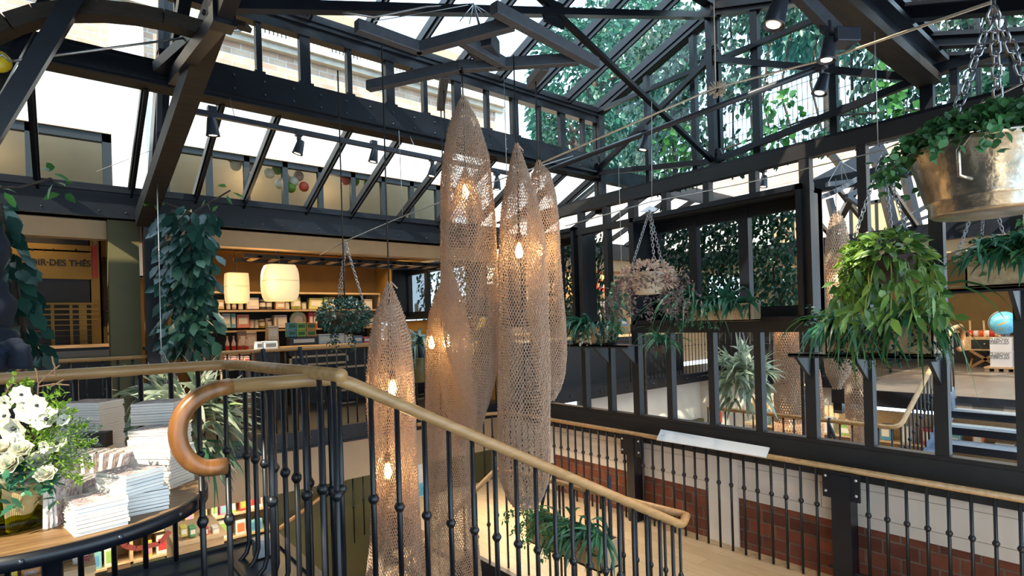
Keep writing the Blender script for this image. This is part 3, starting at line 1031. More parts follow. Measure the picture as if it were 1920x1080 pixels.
for a, b_ in zip(yp[:-1], yp[1:]):
    z1 = 1.05 if 2.0 < b_ < 3.8 else 2.51
    if a > 3.8 or b_ < 2.0 or True:
        MB().poly([(XM, a, 0.15), (XM, b_, 0.15), (XM, b_, z1), (XM, a, z1)]).build('pane', M['screenglass'], t)


# window boxes with ivy behind
def window_box(nm, y0, y1, z0, z1, d, label, muls):
    t = sroot(nm, (XM, y0, z0), label, 'window')
    f = MB()
    k = 0.045
    f.box((XM - 0.09, y0, z0), (XM + d, y0 + k, z1)).box((XM - 0.09, y1 - k, z0), (XM + d, y1, z1))
    f.box((XM - 0.09, y0, z1 - k), (XM + d, y1, z1)).box((XM - 0.09, y0, z0), (XM + d, y1, z0 + k))
    f.build('reveal_box', M['steel'], t)
    s = MB()
    a, b_ = y0 + k, y1 - k
    s.box((XM + d - 0.08, a, z0 + k), (XM + d - 0.02, b_, z0 + k + 0.10)).box((XM + d - 0.08, a, z1 - k - 0.10), (XM + d - 0.02, b_, z1 - k))
    for y, w in muls:
        s.box((XM + d - 0.09, y - w / 2, z0 + k), (XM + d - 0.01, y + w / 2, z1 - k))
    s.build('sash', M['steel'], t)
    MB().poly([(XM + d - 0.05, a, z0), (XM + d - 0.05, b_, z0), (XM + d - 0.05, b_, z1), (XM + d - 0.05, a, z1)]).build('pane', M['windowglass'], t)
    MB().box((XM + d - 0.13, a + 0.05, z0 + k + 0.12), (XM + d - 0.115, a + 0.09, z0 + k + 0.3)).build('handle', M['iron'], t)


D2 = 0.34
ym = [on(px, 480, 'x', XM + D2)[1] for px in (1308, 1403)]
window_box('window_5', 2.06, 3.86, 1.14, 2.30, D2, 'black window box in the framed screen, ivy behind its three panes', [(2.10, 0.08), (3.80, 0.1), (ym[0], 0.09), (ym[1], 0.10)])
window_box('window_6', 4.72, 6.15, 1.14, 2.34, 0.30, 'narrow black window seen right beside the knitted lamps', [(4.8, 0.1), (5.3, 0.08), (6.1, 0.08)])
window_box('window_7', 7.0, 9.48, 1.32, 2.30, 0.30, 'black window box in the ochre wall left of the knitted lamps', [(7.05, 0.1), (8.0, 0.08), (8.75, 0.08), (9.43, 0.1)])
MB().box((XM + 0.27, 9.15, 1.36), (XM + 0.28, 9.28, 1.62)).build('notice', M['signboard'], bpy.data.objects['window_7'])


def ivy_panel(name, x, y0, y1, z0, z1, n, label, size=0.07):
    t = empty(name, (x, (y0 + y1) / 2, z0), label, 'ivy')
    segs('trellis', [(x + 0.1, y0 + k * 0.2, z0) for k in range(int((y1 - y0) / 0.2))], [(x + 0.1, y0 + k * 0.2, z1) for k in range(int((y1 - y0) / 0.2))], 0.005, M['bark'], t, 4)
    P = np.stack([RNG.uniform(x - 0.12, x + 0.10, n), RNG.uniform(y0, y1, n), RNG.uniform(z0, z1, n)], 1)
    D = np.stack([RNG.normal(-0.4, 0.4, n), RNG.normal(0, 0.6, n), RNG.normal(-0.7, 0.5, n)], 1)
    Nn = np.stack([-np.ones(n), RNG.normal(0, 0.5, n), RNG.normal(0.4, 0.4, n)], 1)
    leaves('leaves', P, D, RNG.uniform(0.7, 1.3, n) * size, RNG.uniform(0.5, 0.8, n) * size, M['lf_hedge'], t, Nn)
    MB().bar((x + 0.1, y0 + 0.03, -0.98), (x + 0.1, y0 + 0.03, z1), 0.03).bar((x + 0.1, y1 - 0.03, -0.98), (x + 0.1, y1 - 0.03, z1), 0.03).build('post', M['bark'], t)
    st = MB()
    for k in range(7):
        yy = y0 + (y1 - y0) * (k + 0.5) / 7
        st.tube([(x + 0.04, yy, z0), (x - 0.02, yy + 0.1, z0 + 0.4 * (z1 - z0)), (x + 0.03, yy - 0.05, z1)], 0.012, 5)
    st.build('stem', M['bark'], t)


ivy_panel('ivy', XM + 0.95, 2.55, 4.62, 1.1, 2.5, 7500, 'dense dark ivy seen through the three panes of the black window box', 0.05)
ivy_panel('ivy', XM + 0.56, 4.75, 6.25, 1.1, 2.4, 1800, 'strip of ivy seen through the narrow window beside the knitted lamps', 0.06)
ivy_panel('ivy', XM + 0.56, 6.9, 9.5, 1.2, 2.2, 900, 'ivy seen through the window box in the ochre wall', 0.08)
# flat lead roof between the framed screen and the gable
struct('roof_strip', MB().prism([(XM - 0.03, -1.6, 2.63), (XM - 0.03, 6.3, 2.63), (XG, 6.3, 2.72), (XG, -1.6, 2.72)], (0, 0, 0.03)), M['steel'], 'narrow dark flashing between the framed screen and the gable', 'roof')

# ------------------------------------------------------------------ stairs
t = sroot('stairs', (2.0, 1.7, -1.0), 'dark steel stairs going down from the upper landing', 'stairs')
for i in range(7):
    x = 0.92 + i * 0.31
    z = 0.08 - (i + 1) * 0.1515
    MB().box((x, 1.15, z - 0.03), (x + 0.34, 2.12, z)).build('tread', M['platform'], t)
MB().bar((0.9, 2.15, -0.02), (3.1, 2.15, -1.05), 0.03, 0.22).bar((0.9, 1.12, -0.02), (3.1, 1.12, -1.05), 0.03, 0.22).build('stringer', M['steel'], t)
t = sroot('stairs', (2.2, 4.85, -1.7), 'lower flight of oak stairs with black stringers behind the knitted lamps', 'stairs')
for i in range(9):
    x = 2.92 - i * 0.27
    z = -0.98 - (i + 1) * 0.150
    MB().box((x - 0.30, 4.40, z - 0.04), (x, 5.30, z)).build('tread', M['oakfloor'], t)
MB().bar((2.95, 4.37, -1.06), (0.5, 4.37, -2.42), 0.04, 0.2).bar((2.95, 5.33, -1.06), (0.5, 5.33, -2.42), 0.04, 0.2).build('stringer', M['steel'], t)

# ================================================================== OUTSIDE
FY = 8.0
t = empty('building', (1.5, FY, 2.0), 'brick and white rendered building seen through the left glass roof', 'building')
MB().box((-5, FY, 4.15), (6.55, FY + 0.3, 5.16)).build('brick_wall', M['palebrick'], t)
w = MB().box((-5, FY - 0.03, 3.56), (6.55, FY + 0.3, 4.17))
for a, b_ in ((-5, -2.2), (0.53, 1.0), (5.75, 6.55)):
    w.box((a, FY - 0.03, 1.9), (b_, FY + 0.3, 3.56))
w.box((6.25, FY - 0.03, 4.17), (6.55, FY + 0.3, 5.16))
w.build('rendered_band', M['render'], t)
MB().box((0.52, FY - 0.07, 1.9), (0.86, FY + 0.2, 5.3)).build('pilaster', M['render'], t)
MB().box((-5, FY - 0.16, 5.14), (6.4, FY + 0.3, 5.22)).box((-5, FY - 0.10, 5.06), (6.4, FY + 0.3, 5.14)).build('cornice', M['cornice'], t)
for i in range(90):
    x = 1.35 + i * 0.055
    if i == 0:
        bal = MB().lathe([(0.016, 0), (0.02, 0.06), (0.012, 0.12), (0.017, 0.17), (0.01, 0.22)], (0, 0, 0), 8).mesh('baluster')
    o = link_mesh('baluster', bal, M['render'], t, True)
    o.location = (x - t.location.x, -0.10, 5.22 - t.location.z)
MB().box((1.3, FY - 0.13, 5.43), (6.35, FY - 0.07, 5.46)).build('balustrade_rail', M['render'], t)
MB().box((-5, FY + 1.0, 5.1), (6.4, FY + 1.2, 6.5)).build('attic_wall', M['creamwall'], t)
for x in (2.4, 3.6, 4.8):
    MB().box((x, FY + 0.97, 5.5), (x + 0.5, FY + 1.01, 6.3)).build('attic_window', M['teal'], t)


def facade_window(t, x0, x1, z0, z1, muls):
    f = MB().box((x0, FY, z1 - 0.10), (x1, FY + 0.08, z1)).box((x0, FY, z0), (x1, FY + 0.08, z0 + 0.05))
    for x, w_ in muls:
        f.box((x - w_ / 2, FY, z0), (x + w_ / 2, FY + 0.08, z1))
    fr = f.build('window_frame', M['teal'], t)
    MB().poly([(x0, FY + 0.05, z0), (x1, FY + 0.05, z0), (x1, FY + 0.05, z1), (x0, FY + 0.05, z1)]).build('pane', M['windowglass'], fr)
    bx = MB().box((x0 - 0.1, FY + 0.9, z0 - 0.1), (x1 + 0.1, FY + 1.0, z1 + 0.3)).box((x0 - 0.1, FY + 0.1, z0 - 0.1), (x1 + 0.1, FY + 1.0, z0 - 0.05))
    bx.box((x0 - 0.1, FY + 0.85, z0 + 0.28), (x1 + 0.1, FY + 0.9, z0 + 0.36))
    bx.build('room', M['creamwall'], t)
    MB().box((x0, FY + 0.55, z0 + 0.38), (x1, FY + 0.58, z0 + 0.46)).box((x0, FY + 0.5, z0 + 0.16), (x1, FY + 0.55, z0 + 0.2)).build('inner_rail', M['teal'], t)


facade_window(t, -2.2, 0.53, 2.55, 3.56, [(-2.15, 0.1), (-1.4, 0.1), (-0.75, 0.1), (-0.2, 0.1), (0.48, 0.1)])
facade_window(t, 1.0, 5.75, 2.5, 3.58, [(1.05, 0.1), (1.55, 0.07), (2.0, 0.07), (2.5, 0.07), (3.0, 0.07), (3.5, 0.07), (4.0, 0.07), (4.5, 0.07), (5.0, 0.08), (5.7, 0.1)])
point_light('window_room_light', (2.2, FY + 0.6, 3.45), 5, (1, 0.7, 0.4), 0.08)
point_light('window_room_light', (3.4, FY + 0.6, 3.45), 4, (1, 0.7, 0.4), 0.08)
point_light('window_room_light', (-0.6, FY + 0.6, 3.4), 3, (1, 0.75, 0.5), 0.08)
kb = [(435, 295, 'lf_flower'), (455, 300, 'petal'), (442, 310, 'petal'), (470, 312, 'lf_flower'), (505, 325, 'petal'), (520, 318, 'lf_spray'), (535, 335, 'lf_flower'), (550, 340, 'petal'), (525, 345, 'petal'), (545, 352, 'lf_spray'), (560, 330, 'lf_flower'), (570, 350, 'orange'), (648, 338, 'orange'), (665, 340, 'lf_spray'), (690, 345, 'lf_spray')]
for i, (px, py, mm) in enumerate(kb):  # balls added in place of shop goods reflected in the glass
    p = on(px, py, 'y', FY + 0.22)
    q = MB().ball((0, 0, 0), 0.075, 10).build('goods_reflection', M[mm], None, True)
    q.location = V3(p)
    tag(q, f'{ORD[i]} ball from the left for goods reflected in the lit upstairs window', 'decoration', 'reflected goods in the upstairs window')

# facade reflection, built as a low wing behind the framed screen
t = empty('building', (9, FY, 2.0), 'reflected facade built as a white wing, seen through the upper bays of the framed screen', 'building')
MB().box((6.56, FY, 2.4), (12.5, FY + 0.3, 4.35)).box((12.5, -3, 2.6), (12.8, FY + 0.3, 4.6)).build('wall', M['render'], t)
MB().box((12.48, -3, 4.1), (12.5, FY, 4.6)).build('brick_band', M['palebrick_y'], t)
for y0 in (0.4, 1.9, 3.4, 5.0):
    fr = MB().box((12.44, y0, 2.6), (12.5, y0 + 0.06, 3.4)).box((12.44, y0 + 0.9, 2.6), (12.5, y0 + 0.96, 3.4)).box((12.44, y0, 3.34), (12.5, y0 + 0.96, 3.4)).box((12.44, y0 + 0.45, 2.6), (12.5, y0 + 0.5, 3.4)).build('window_frame', M['teal'], t)
    MB().box((12.46, y0 + 0.06, 2.6), (12.49, y0 + 0.9, 3.34)).build('pane', M['creamwall'], fr)

# trees and ivy beyond the gable and roof


def tree(name, c, r, n, m, label, size=0.16, trunk=True, cat='tree', zmin=-1.0, hole=None):
    t = empty(name, (c[0], c[1], c[2] - r[2]), label, cat)
    P, d = shell_points(n, c, r, zmin)
    if hole is not None:
        k = np.array([not hole(p) for p in P])
        P, d = P[k], d[k]
    n = len(P)
    D = unit(d + np.stack([RNG.normal(0, 0.6, n), RNG.normal(0, 0.6, n), RNG.normal(-0.5, 0.5, n)], 1))
    leaves('foliage', P, D, RNG.uniform(0.7, 1.3, n) * size, RNG.uniform(0.45, 0.7, n) * size, m, t, d + RNG.normal(0, 0.5, (n, 3)))
    if trunk:
        tr = MB().tube([(c[0], c[1], -2.4), (c[0] + 0.1, c[1], c[2] - r[2] * 0.4), (c[0], c[1] + 0.1, c[2] + r[2] * 0.4)], [0.14, 0.11, 0.04], 8)
        for k in range(7):
            a = k * 0.9
            tr.tube([(c[0], c[1], c[2] - r[2] * 0.5 + k * 0.12 * r[2]), (c[0] + r[0] * 0.75 * math.cos(a), c[1] + r[1] * 0.75 * math.sin(a), c[2] + r[2] * (0.1 * k - 0.2))], [0.04, 0.012], 6)
        tr.build('trunk', M['bark'], t, True)
    return t


tree('tree', (12.2, 10.8, 7.4), (2.2, 1.7, 2.8), 5200, M['lf_tree'], 'tall leafy tree beyond the left roof slope', 0.22)
tree('tree', (16.4, 12.5, 10.1), (2.2, 2.0, 3.0), 3600, M['lf_tree'], 'green tree behind the corner of the gable', 0.28)
tree('tree', (19.0, 7.2, 11.9), (2.3, 2.4, 2.7), 3200, M['lf_tree'], 'tree crown above the gable peak', 0.29)
tree('tree', (9.55, 9.2, 5.5), (0.95, 0.8, 0.95), 1500, M['lf_ivy'], 'dark bush beyond the right end of the clerestory', 0.15, True)
g = lambda px, py: on(px, py, 'x', 7.0)
HB = [(g(1500, 145), 0.56), (g(1450, 85), 0.24), (g(1455, 200), 0.46), (g(1395, 235), 0.28), (g(1520, 205), 0.30), (g(1350, 215), 0.14)]


def hole(p):
    return any((p[1] - c[1]) ** 2 + (p[2] - c[2]) ** 2 < (r_ * (0.9 + 0.2 * math.sin(p[1] * 23 + p[2] * 31))) ** 2 for c, r_ in HB)


t = empty('ivy', (7.0, 3.2, 3.05), 'hanging curtain of ivy and leaves outside the glazed gable', 'ivy')
n = 12000
P = np.stack([RNG.uniform(6.75, 7.35, n), RNG.uniform(0.4, 5.6, n), RNG.uniform(3.15, 5.6, n)], 1)
P = P[[not hole(p) for p in P]]
dens = np.sin(P[:, 1] * 5.1 + 1.3) * np.sin(P[:, 2] * 6.3) + np.sin(P[:, 1] * 11 + P[:, 2] * 9) * 0.5
P = P[dens + RNG.normal(0, 0.5, len(P)) > -0.55]
n = len(P)
D = np.stack([RNG.normal(-0.3, 0.4, n), RNG.normal(0, 0.6, n), RNG.normal(-0.7, 0.5, n)], 1)
leaves('leaves', P, D, RNG.uniform(0.06, 0.11, n), RNG.uniform(0.045, 0.08, n), M['lf_ivy'], t, np.stack([-np.ones(n), RNG.normal(0, 0.5, n), RNG.normal(0.4, 0.4, n)], 1))
sm = MB()
for k in range(16):
    yy = 0.6 + k * 0.31
    sm.tube([(7.3, yy, 3.1), (7.1, yy + 0.15 * math.sin(k), 4.0), (7.2, yy - 0.1, 5.4)], 0.014, 5)
sm.build('stem', M['bark'], t)
n = 420
P = np.stack([RNG.uniform(6.33, 6.48, n), RNG.uniform(1.6, 4.6, n), RNG.uniform(3.1, 3.75, n)], 1)
P = P[(np.sin(P[:, 1] * 4.7) > 0.1)]
n = len(P)
t = empty('ivy', (6.6, 3.0, 3.1), 'bright sunlit ivy leaves climbing the wire fence outside the gable', 'ivy')
leaves('leaves', P, RNG.normal(0, 1, (n, 3)) + [0, 0, -0.5], RNG.uniform(0.06, 0.12, n), RNG.uniform(0.05, 0.10, n), M['lf_bright'], t, np.stack([-np.ones(n), RNG.normal(0, 0.4, n), RNG.normal(0.3, 0.3, n)], 1))
MB().tube([(6.44, 1.5, 3.1), (6.42, 2.6, 3.35), (6.44, 4.6, 3.2)], 0.012, 5).build('stem', M['bark'], t)
t = empty('wire_fence', (6.56, 2.6, 3.0), 'wire mesh fence outside the gable among the ivy', 'fence')
A, B = [], []
for k in range(60):
    y = 1.2 + k * 0.055
    A.append((6.56, y, 3.0)); B.append((6.56, y, 4.0))
for k in range(6):
    A.append((6.56, 1.2, 3.05 + k * 0.19)); B.append((6.56, 4.45, 3.05 + k * 0.19))
segs('wire_mesh', A, B, 0.004, M['steel'], t, 4)
MB().bar((6.58, 1.2, 3.0), (6.58, 1.2, 4.05), 0.04).bar((6.58, 4.45, 3.0), (6.58, 4.45, 4.05), 0.04).build('post', M['steel'], t)

# ================================================================== THE HALL'S MIRROR REFLECTION, BUILT AS A ROOM BEYOND THE SCREEN
X2, X3 = 9.0, 10.5
struct('floor', MB().box((X2, -1.5, -0.08), (16, 3.45, 0.08)), M['greyfloor'], 'grey tiled upper floor beyond the framed screen at right', 'floor')
struct('floor', MB().box((X3, 3.45, -0.08), (16, 7.5, 0.08)), M['darkfloor'], 'dark upper floor behind the railing beyond the screen', 'floor')
struct('floor', MB().box((XM + 0.3, 6.45, -0.08), (X3, 8.2, 0.08)), M['darkfloor'], 'dark walkway floor on the left beyond the screen', 'floor')
struct('floor', MB().box((XM + 0.25, -1.5, -1.10), (6.95, 6.2, -0.98)), M['oakfloor'], 'oak landing floor beyond the framed screen', 'floor')
struct('trim_7', MB().box((XM + 0.3, 6.33, -0.10), (X3, 6.45, 0.085)).box((X3 - 0.1, 3.3, -0.10), (X3, 6.45, 0.085)).box((X2, 3.33, -0.30), (X3, 3.45, 0.085)).box((X2 - 0.05, 2.1, -0.14), (X2, 3.45, 0.085)), M['steel'], 'black floor edge beam around the opening beyond the screen', 'edge beam')
b = MB()
for k in range(14):
    b.ball((5.6 + k * 0.36, 6.32, 0.0), 0.014, 8)
b.build('bolt_row', M['rivet'], bpy.data.objects['trim_7'], True)
struct('wall_far', MB().box((X3 + 0.1, 3.45, -2.4), (X3 + 0.2, 6.7, -0.1)).box((7.2, 6.7, -2.4), (X3 + 0.2, 6.85, -0.1)), M['white'], 'pale wall below the walkway beyond the screen', 'wall')
struct('wall_far', MB().box((8.6, 6.60, -2.4), (X3 + 0.05, 6.72, -0.95)), M['olive'], 'olive dado on the lower wall beyond the screen', 'wall')
struct('wall_far', MB().box((5.9, 8.2, 0.08), (X3 + 3, 8.3, 2.3)), M['shelfwood'], 'wood lined shop wall on the left beyond the screen', 'wall')
struct('wall_far', MB().box((15.4, -2, 0.08), (15.6, 8.2, 2.4)), M['brownwall'], 'brown shop wall at the far end beyond the screen', 'wall')
struct('ceiling', MB().box((X3 + 0.1, -2, 2.3), (15.6, 8.2, 2.4)).box((5.9, 6.7, 2.3), (X3 + 0.1, 8.3, 2.4)), M['cream'], 'cream ceiling of the shop beyond the screen', 'ceiling')
struct('trim_8', MB().box((XM + 0.3, 6.42, 2.27), (X3, 6.56, 2.54)).box((X3 - 0.05, -2, 2.27), (X3 + 0.1, 6.5, 2.54)), M['steel'], 'black eave beam beyond the framed screen', 'beam')
struct('trim_9', MB().box((XM + 0.3, 6.58, 2.08), (X3, 6.66, 2.27)).box((X3 + 0.12, -2, 2.08), (X3 + 0.2, 6.6, 2.27)), M['cream'], 'cream soffit under the eave beam beyond the screen', 'soffit')
t = sroot('roof', (8, 5.8, 2.8), 'aisle roof bars seen through the upper bays of the screen', 'roof')
for k in range(9):
    x = 5.75 + k * 0.55
    MB().bar((x, 6.45, 2.53), (x, 4.95, 3.12), 0.05, 0.07).build('glazing_bar', M['steel'], t)
for k in range(10):
    y = -1.0 + k * 0.62
    MB().bar((X3, y, 2.53), (X3 - 1.5, y, 3.12), 0.05, 0.07).build('glazing_bar', M['steel'], t)
MB().bar((5.6, 4.95, 3.14), (X3 - 1.5, 4.95, 3.14), 0.1, 0.2).bar((X3 - 1.5, -1, 3.14), (X3 - 1.5, 4.95, 3.14), 0.1, 0.2).build('girder', M['steel'], t)
MB().bar((X3, 4.0, 2.5), (X3 - 1.5, 3.0, 3.12), 0.09, 0.09).bar((X3 - 0.3, 1.2, 2.3), (X3 - 2.2, 1.7, 3.1), 0.1, 0.12).bar((X3 - 0.1, 2.2, 2.4), (X3 - 1.6, 0.2, 2.9), 0.05, 0.05).build('brace_bar', M['steel'], t)
for lb, lo, hi in (('added dark counter that darkens the space behind the left railing beyond the screen', (5.8, 6.95, 0.08), (10.4, 7.4, 0.90)), ('added dark cabinet that darkens the space behind the end railing beyond the screen', (10.75, 3.62, 0.08), (11.2, 6.6, 0.92)), ('added dark base that darkens the space under the display carts beyond the screen', (14.5, -1.8, 0.08), (15.0, 4.5, 0.75))):
    t = empty('shop_counter', ((lo[0] + hi[0]) / 2, (lo[1] + hi[1]) / 2, lo[2]), lb, 'counter')  # added boxes that stand in for the darkness of these spaces
    MB().box(lo, (hi[0], hi[1], hi[2] - 0.03)).build('body', M['black'], t)
    MB().box((lo[0] - 0.02, lo[1] - 0.02, hi[2] - 0.03), (hi[0] + 0.02, hi[1] + 0.02, hi[2])).build('worktop', M['shelfwood'], t)
# reflected stairs, built at the right edge
t = sroot('stairs', (8.0, 1.0, -0.5), 'grey tiled steps with patterned steel risers at the right edge', 'stairs')
for i in range(6):
    x = X2 - 0.02 - i * 0.31
    z = 0.08 - i * 0.1515
    if i:
        MB().box((x - 0.01, -0.4, z - 0.045), (x + 0.34, 1.95, z)).build('tread', M['steptile'], t)
    MB().box((x - 0.02, -0.4, z - 0.085), (x - 0.008, 1.95, z + 0.002)).build('nosing', M['steel'], t)
MB().bar((9.02, 1.99, 0.06), (7.0, 1.99, -0.99), 0.04, 0.32).build('stringer', mat('blue_grey_plate', (0.09, 0.12, 0.18), 0.4), t)
# dark roof members seen through the upper right bays
t = sroot('roof_brace', at(1600, 330, 9.0), 'dark roof members seen through the upper bays beside the big trailing plant', 'roof brace')
for p, q, w_, s_ in (((1520, 352), (1650, 283), 9.0, 0.28), ((1640, 285), (1684, 460), 9.2, 0.14), ((1690, 300), (1726, 450), 9.4, 0.13), ((1555, 372), (1568, 425), 9.3, 0.10), ((1675, 425), (1760, 372), 8.8, 0.07), ((1650, 440), (1760, 398), 8.9, 0.06), ((1530, 255), (1575, 310), 9.6, 0.10)):
    MB().bar(at(*p, w_), at(*q, w_), s_, s_ * 0.8).build('brace_bar', M['steel'], t)

# ================================================================== RAILINGS
_bal = {}


def baluster_mesh(h, r, cd, curve=False):
    key = (round(h, 2), r, cd, curve)
    if key not in _bal:
        h = key[0]
        mb = MB()
        if curve:
            mb.tube([(0, 0, 0), (0, 0, -h + 0.10), (-0.015, 0, -h + 0.05), (-0.05, 0, -h + 0.015), (-0.09, 0, -h)], r, 8)
        else:
            mb.tube([(0, 0, 0), (0, 0, -h)], r, 8)
        c = r * 1.15
        mb.lathe([(c, -cd + 0.020), (c * 1.3, -cd + 0.013), (r * 1.9, -cd + 0.004), (r * 1.9, -cd - 0.004), (c * 1.3, -cd - 0.013), (c, -cd - 0.020)], (0, 0, 0), 10)
        _bal[key] = mb.mesh('baluster')
    return _bal[key]


def round_path(pts, r=0.05, n=4):
    pts = [np.asarray(p, float) for p in pts]
    out = [pts[0]]
    for a, b, c in zip(pts[:-2], pts[1:-1], pts[2:]):
        la, lc = np.linalg.norm(a - b), np.linalg.norm(c - b)
        k = min(r, la * 0.4, lc * 0.4)
        p, q = b + (a - b) / la * k, b + (c - b) / lc * k
        for i in range(n + 1):
            t = i / n
            out.append(p * (1 - t) ** 2 + 2 * b * t * (1 - t) + q * t * t)
    out.append(pts[-1])
    return out


def railing(label, path, posts, rr=0.023, br=0.011, cd=0.31, m='oakrail', cat='railing', group=None, corner=0.05, name='railing'):
    """posts: list of (top point on the rail, bottom z, curved?)"""
    p0 = np.asarray(path[0], float)
    t = empty(name, (p0[0], p0[1], min([b[1] for b in posts] + [p0[2] - 0.5])), label, cat, group)
    MB().tube(round_path(path, corner), rr, 12).build('handrail', M[m], t, True)
    base = base_of(t)
    for p, zb, cv in posts:
        me = baluster_mesh(p[2] - zb, br, cd, cv)
        o = link_mesh('baluster', me, M['iron'], t, True)
        o.location = V3(np.asarray(p, float) - base)
    return t


def along(p, q, sp, zb, off=0.0, cv=False, drop=0.015):
    p, q = np.asarray(p, float), np.asarray(q, float)
    Ln = np.linalg.norm((q - p)[:2])
    n = int((Ln - off) / sp + 1e-6)
    out = []
    for i in range(n + 1):
        t = (off + i * sp) / Ln
        pt = p * (1 - t) + q * t
        z = zb(pt) if callable(zb) else zb
        out.append((pt - [0, 0, drop], z, cv))
    return out


# far railing of the mezzanine
a, b_, c = (-0.26, 3.3, 0.985), (-0.22, 6.27, 0.985), (4.86, 6.27, 0.985)
t = railing('long oak handrail on black bars in front of the tea shop', [a, b_, c], along(a, b_, 0.13, 0.08) + along(b_, c, 0.115, 0.08, 0.05)[:44], 0.019, 0.009, 0.31, corner=0.12)
sb = MB()
for px in (492, 561, 785):
    p = on(px, 655, 'y', 6.27)
    MB().tube([(p[0], 6.245, 0.985 + 0.02), (p[0], 6.24, 0.97), (p[0] + 0.03, 6.2, 0.7)], 0.022, 6).build('strap', M['strap'], t)
# platform railing behind the book table
z2 = 1.03
a, b_, c, d = (-1.3, 3.17, z2), on(425, 683.5, 'z', z2), on(455, 685, 'z', z2), on(640, 704, 'z', z2)
b_[1] = 3.17
ps = []
for px in (9, 80, 147, 210, 269, 326, 377, 427):
    q = on(px, 900, 'y', 3.17)
    ps.append((np.array([q[0], 3.17, z2 - 0.015]), 0.09, False))
for i in range(9):
    q = lerp(c, d, 0.02 + i * 0.115)
    ps.append((q - [0, 0, 0.015], 0.06, True))
railing('oak handrail behind the flowers turning at the far corner of the landing', [a, b_, c, d], ps, 0.026, 0.0115, 0.43, corner=0.10)

# stair railing with the scroll
scroll = [on(px, py, 'y', 2.22) for px, py in ((425, 873), (385, 879), (357, 867), (338, 843), (331, 810), (340, 776), (364, 748), (397, 731))]
top0 = on(432, 724, 'z', 1.0)
top1 = on(634, 709, 'z', 1.0)
low = on(1279, 985, 'z', -0.12)
turn = on(1287, 967, 'z', -0.12)
land = on(1050, 905, 'z', -0.12)
lcor = on(930, 880, 'z', -0.12)
ldown = on(789, 1023, 'y', lcor[1])
ldown2 = ldown + (ldown - lcor) * 0.9
t = railing('oak stair handrail with a scrolled end sweeping down across the foreground', [top0, top1, low, turn], [], 0.027, 0.011, 0.43, corner=0.07)
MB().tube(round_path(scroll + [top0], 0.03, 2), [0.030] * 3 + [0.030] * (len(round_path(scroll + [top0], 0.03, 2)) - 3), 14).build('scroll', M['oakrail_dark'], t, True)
base = base_of(t)


def stair_z(p):
    return 0.08 - max(0.0, (p[0] - 0.9)) * 0.4886 - 0.12


bars = []
q0, q1 = top1, low
for px in (694, 743, 794, 840, 884, 926, 966, 1003, 1038, 1070, 1101, 1131, 1159, 1186, 1211, 1236, 1260):
    # where this bar meets the sloping rail
    dr = ray(px, 700 + (px - 640) * 0.44)
    k = (q0[1] * dr[0] - q0[0] * dr[1]) / ((q1[0] - q0[0]) * dr[1] - (q1[1] - q0[1]) * dr[0])
    bars.append((lerp(q0, q1, k), None))
for px in (500, 565, 598, 616, 634):
    k = (px - 432) / (634 - 432)
    bars.append((lerp(top0, top1, k), 0.08))
for q, zb in bars:
    zb = stair_z(q) if zb is None else zb
    o = link_mesh('baluster', baluster_mesh(q[2] - 0.015 - zb, 0.012, 0.43), M['iron'], t, True)
    o.location = V3(q - [0, 0, 0.015] - base)
for px, y0 in ((377, 872), (427, 870)):
    q = on(px, y0, 'y', 2.22)
    o = link_mesh('baluster', baluster_mesh(q[2] - 0.08, 0.010, 0.2), M['iron'], t, True)
    o.location = V3(q - base)

ps = along(land, turn, 0.118, -0.98, 0.03) + along(lcor, land, 0.118, -0.98, 0.0) + along(lcor, ldown2, 0.13, lambda p: -1.1 + (p[0] - lcor[0]) * 0.55, 0.1)
railing('oak handrail around the stairwell of the lower landing', [turn + [0.01, 0.02, 0], land, lcor, ldown, ldown2], ps, 0.023, 0.010, 0.40, corner=0.06)

# railing along the brick wall
rx_ = XM - 0.15
far_c = on(936, 776, 'z', -0.035)
far_e = on(904, 785, 'z', -0.035)
far_e2 = on(805, 815, 'z', -0.035)
a, b_ = np.array([rx_, -1.4, -0.035]), np.array([rx_, min(far_c[1], 6.15), -0.035])
ps = [(np.array([rx_, 2.229 + 0.125 * k, -0.05]), -0.97, False) for k in range(-28, 32)]
ps = [p for p in ps if abs(p[0][1] - 1.78) > 0.10 and abs(p[0][1] - 3.86) > 0.08]
far_e = np.array([b_[0] - 0.35, 6.15, -0.035])
ps += along(far_e, b_, 0.12, -0.97, 0.02)
t = railing('oak handrail on black bars in front of the brick wall', [a, b_, far_e, far_e + [-1.0, 0, 0]], ps, 0.024, 0.0115, 0.31, corner=0.05)
MB().bar((rx_, -1.4, -0.84), (rx_, 1.9, -0.84), 0.02).build('bottom_bar', M['iron'], t)
# handrail on the olive wall of the lower stairs
p, q = on(692, 864, 'y', 6.5), on(523, 992, 'y', 6.5)
ps = [(lerp(p, q, k) - [0, 0, 0.01], lerp(p, q, k)[2] - 0.85, False) for k in (0.08, 0.2, 0.45, 0.7)]
railing('oak handrail rising along the olive wall of the lower stairs', [q, p], ps, 0.022, 0.009, 0.4)
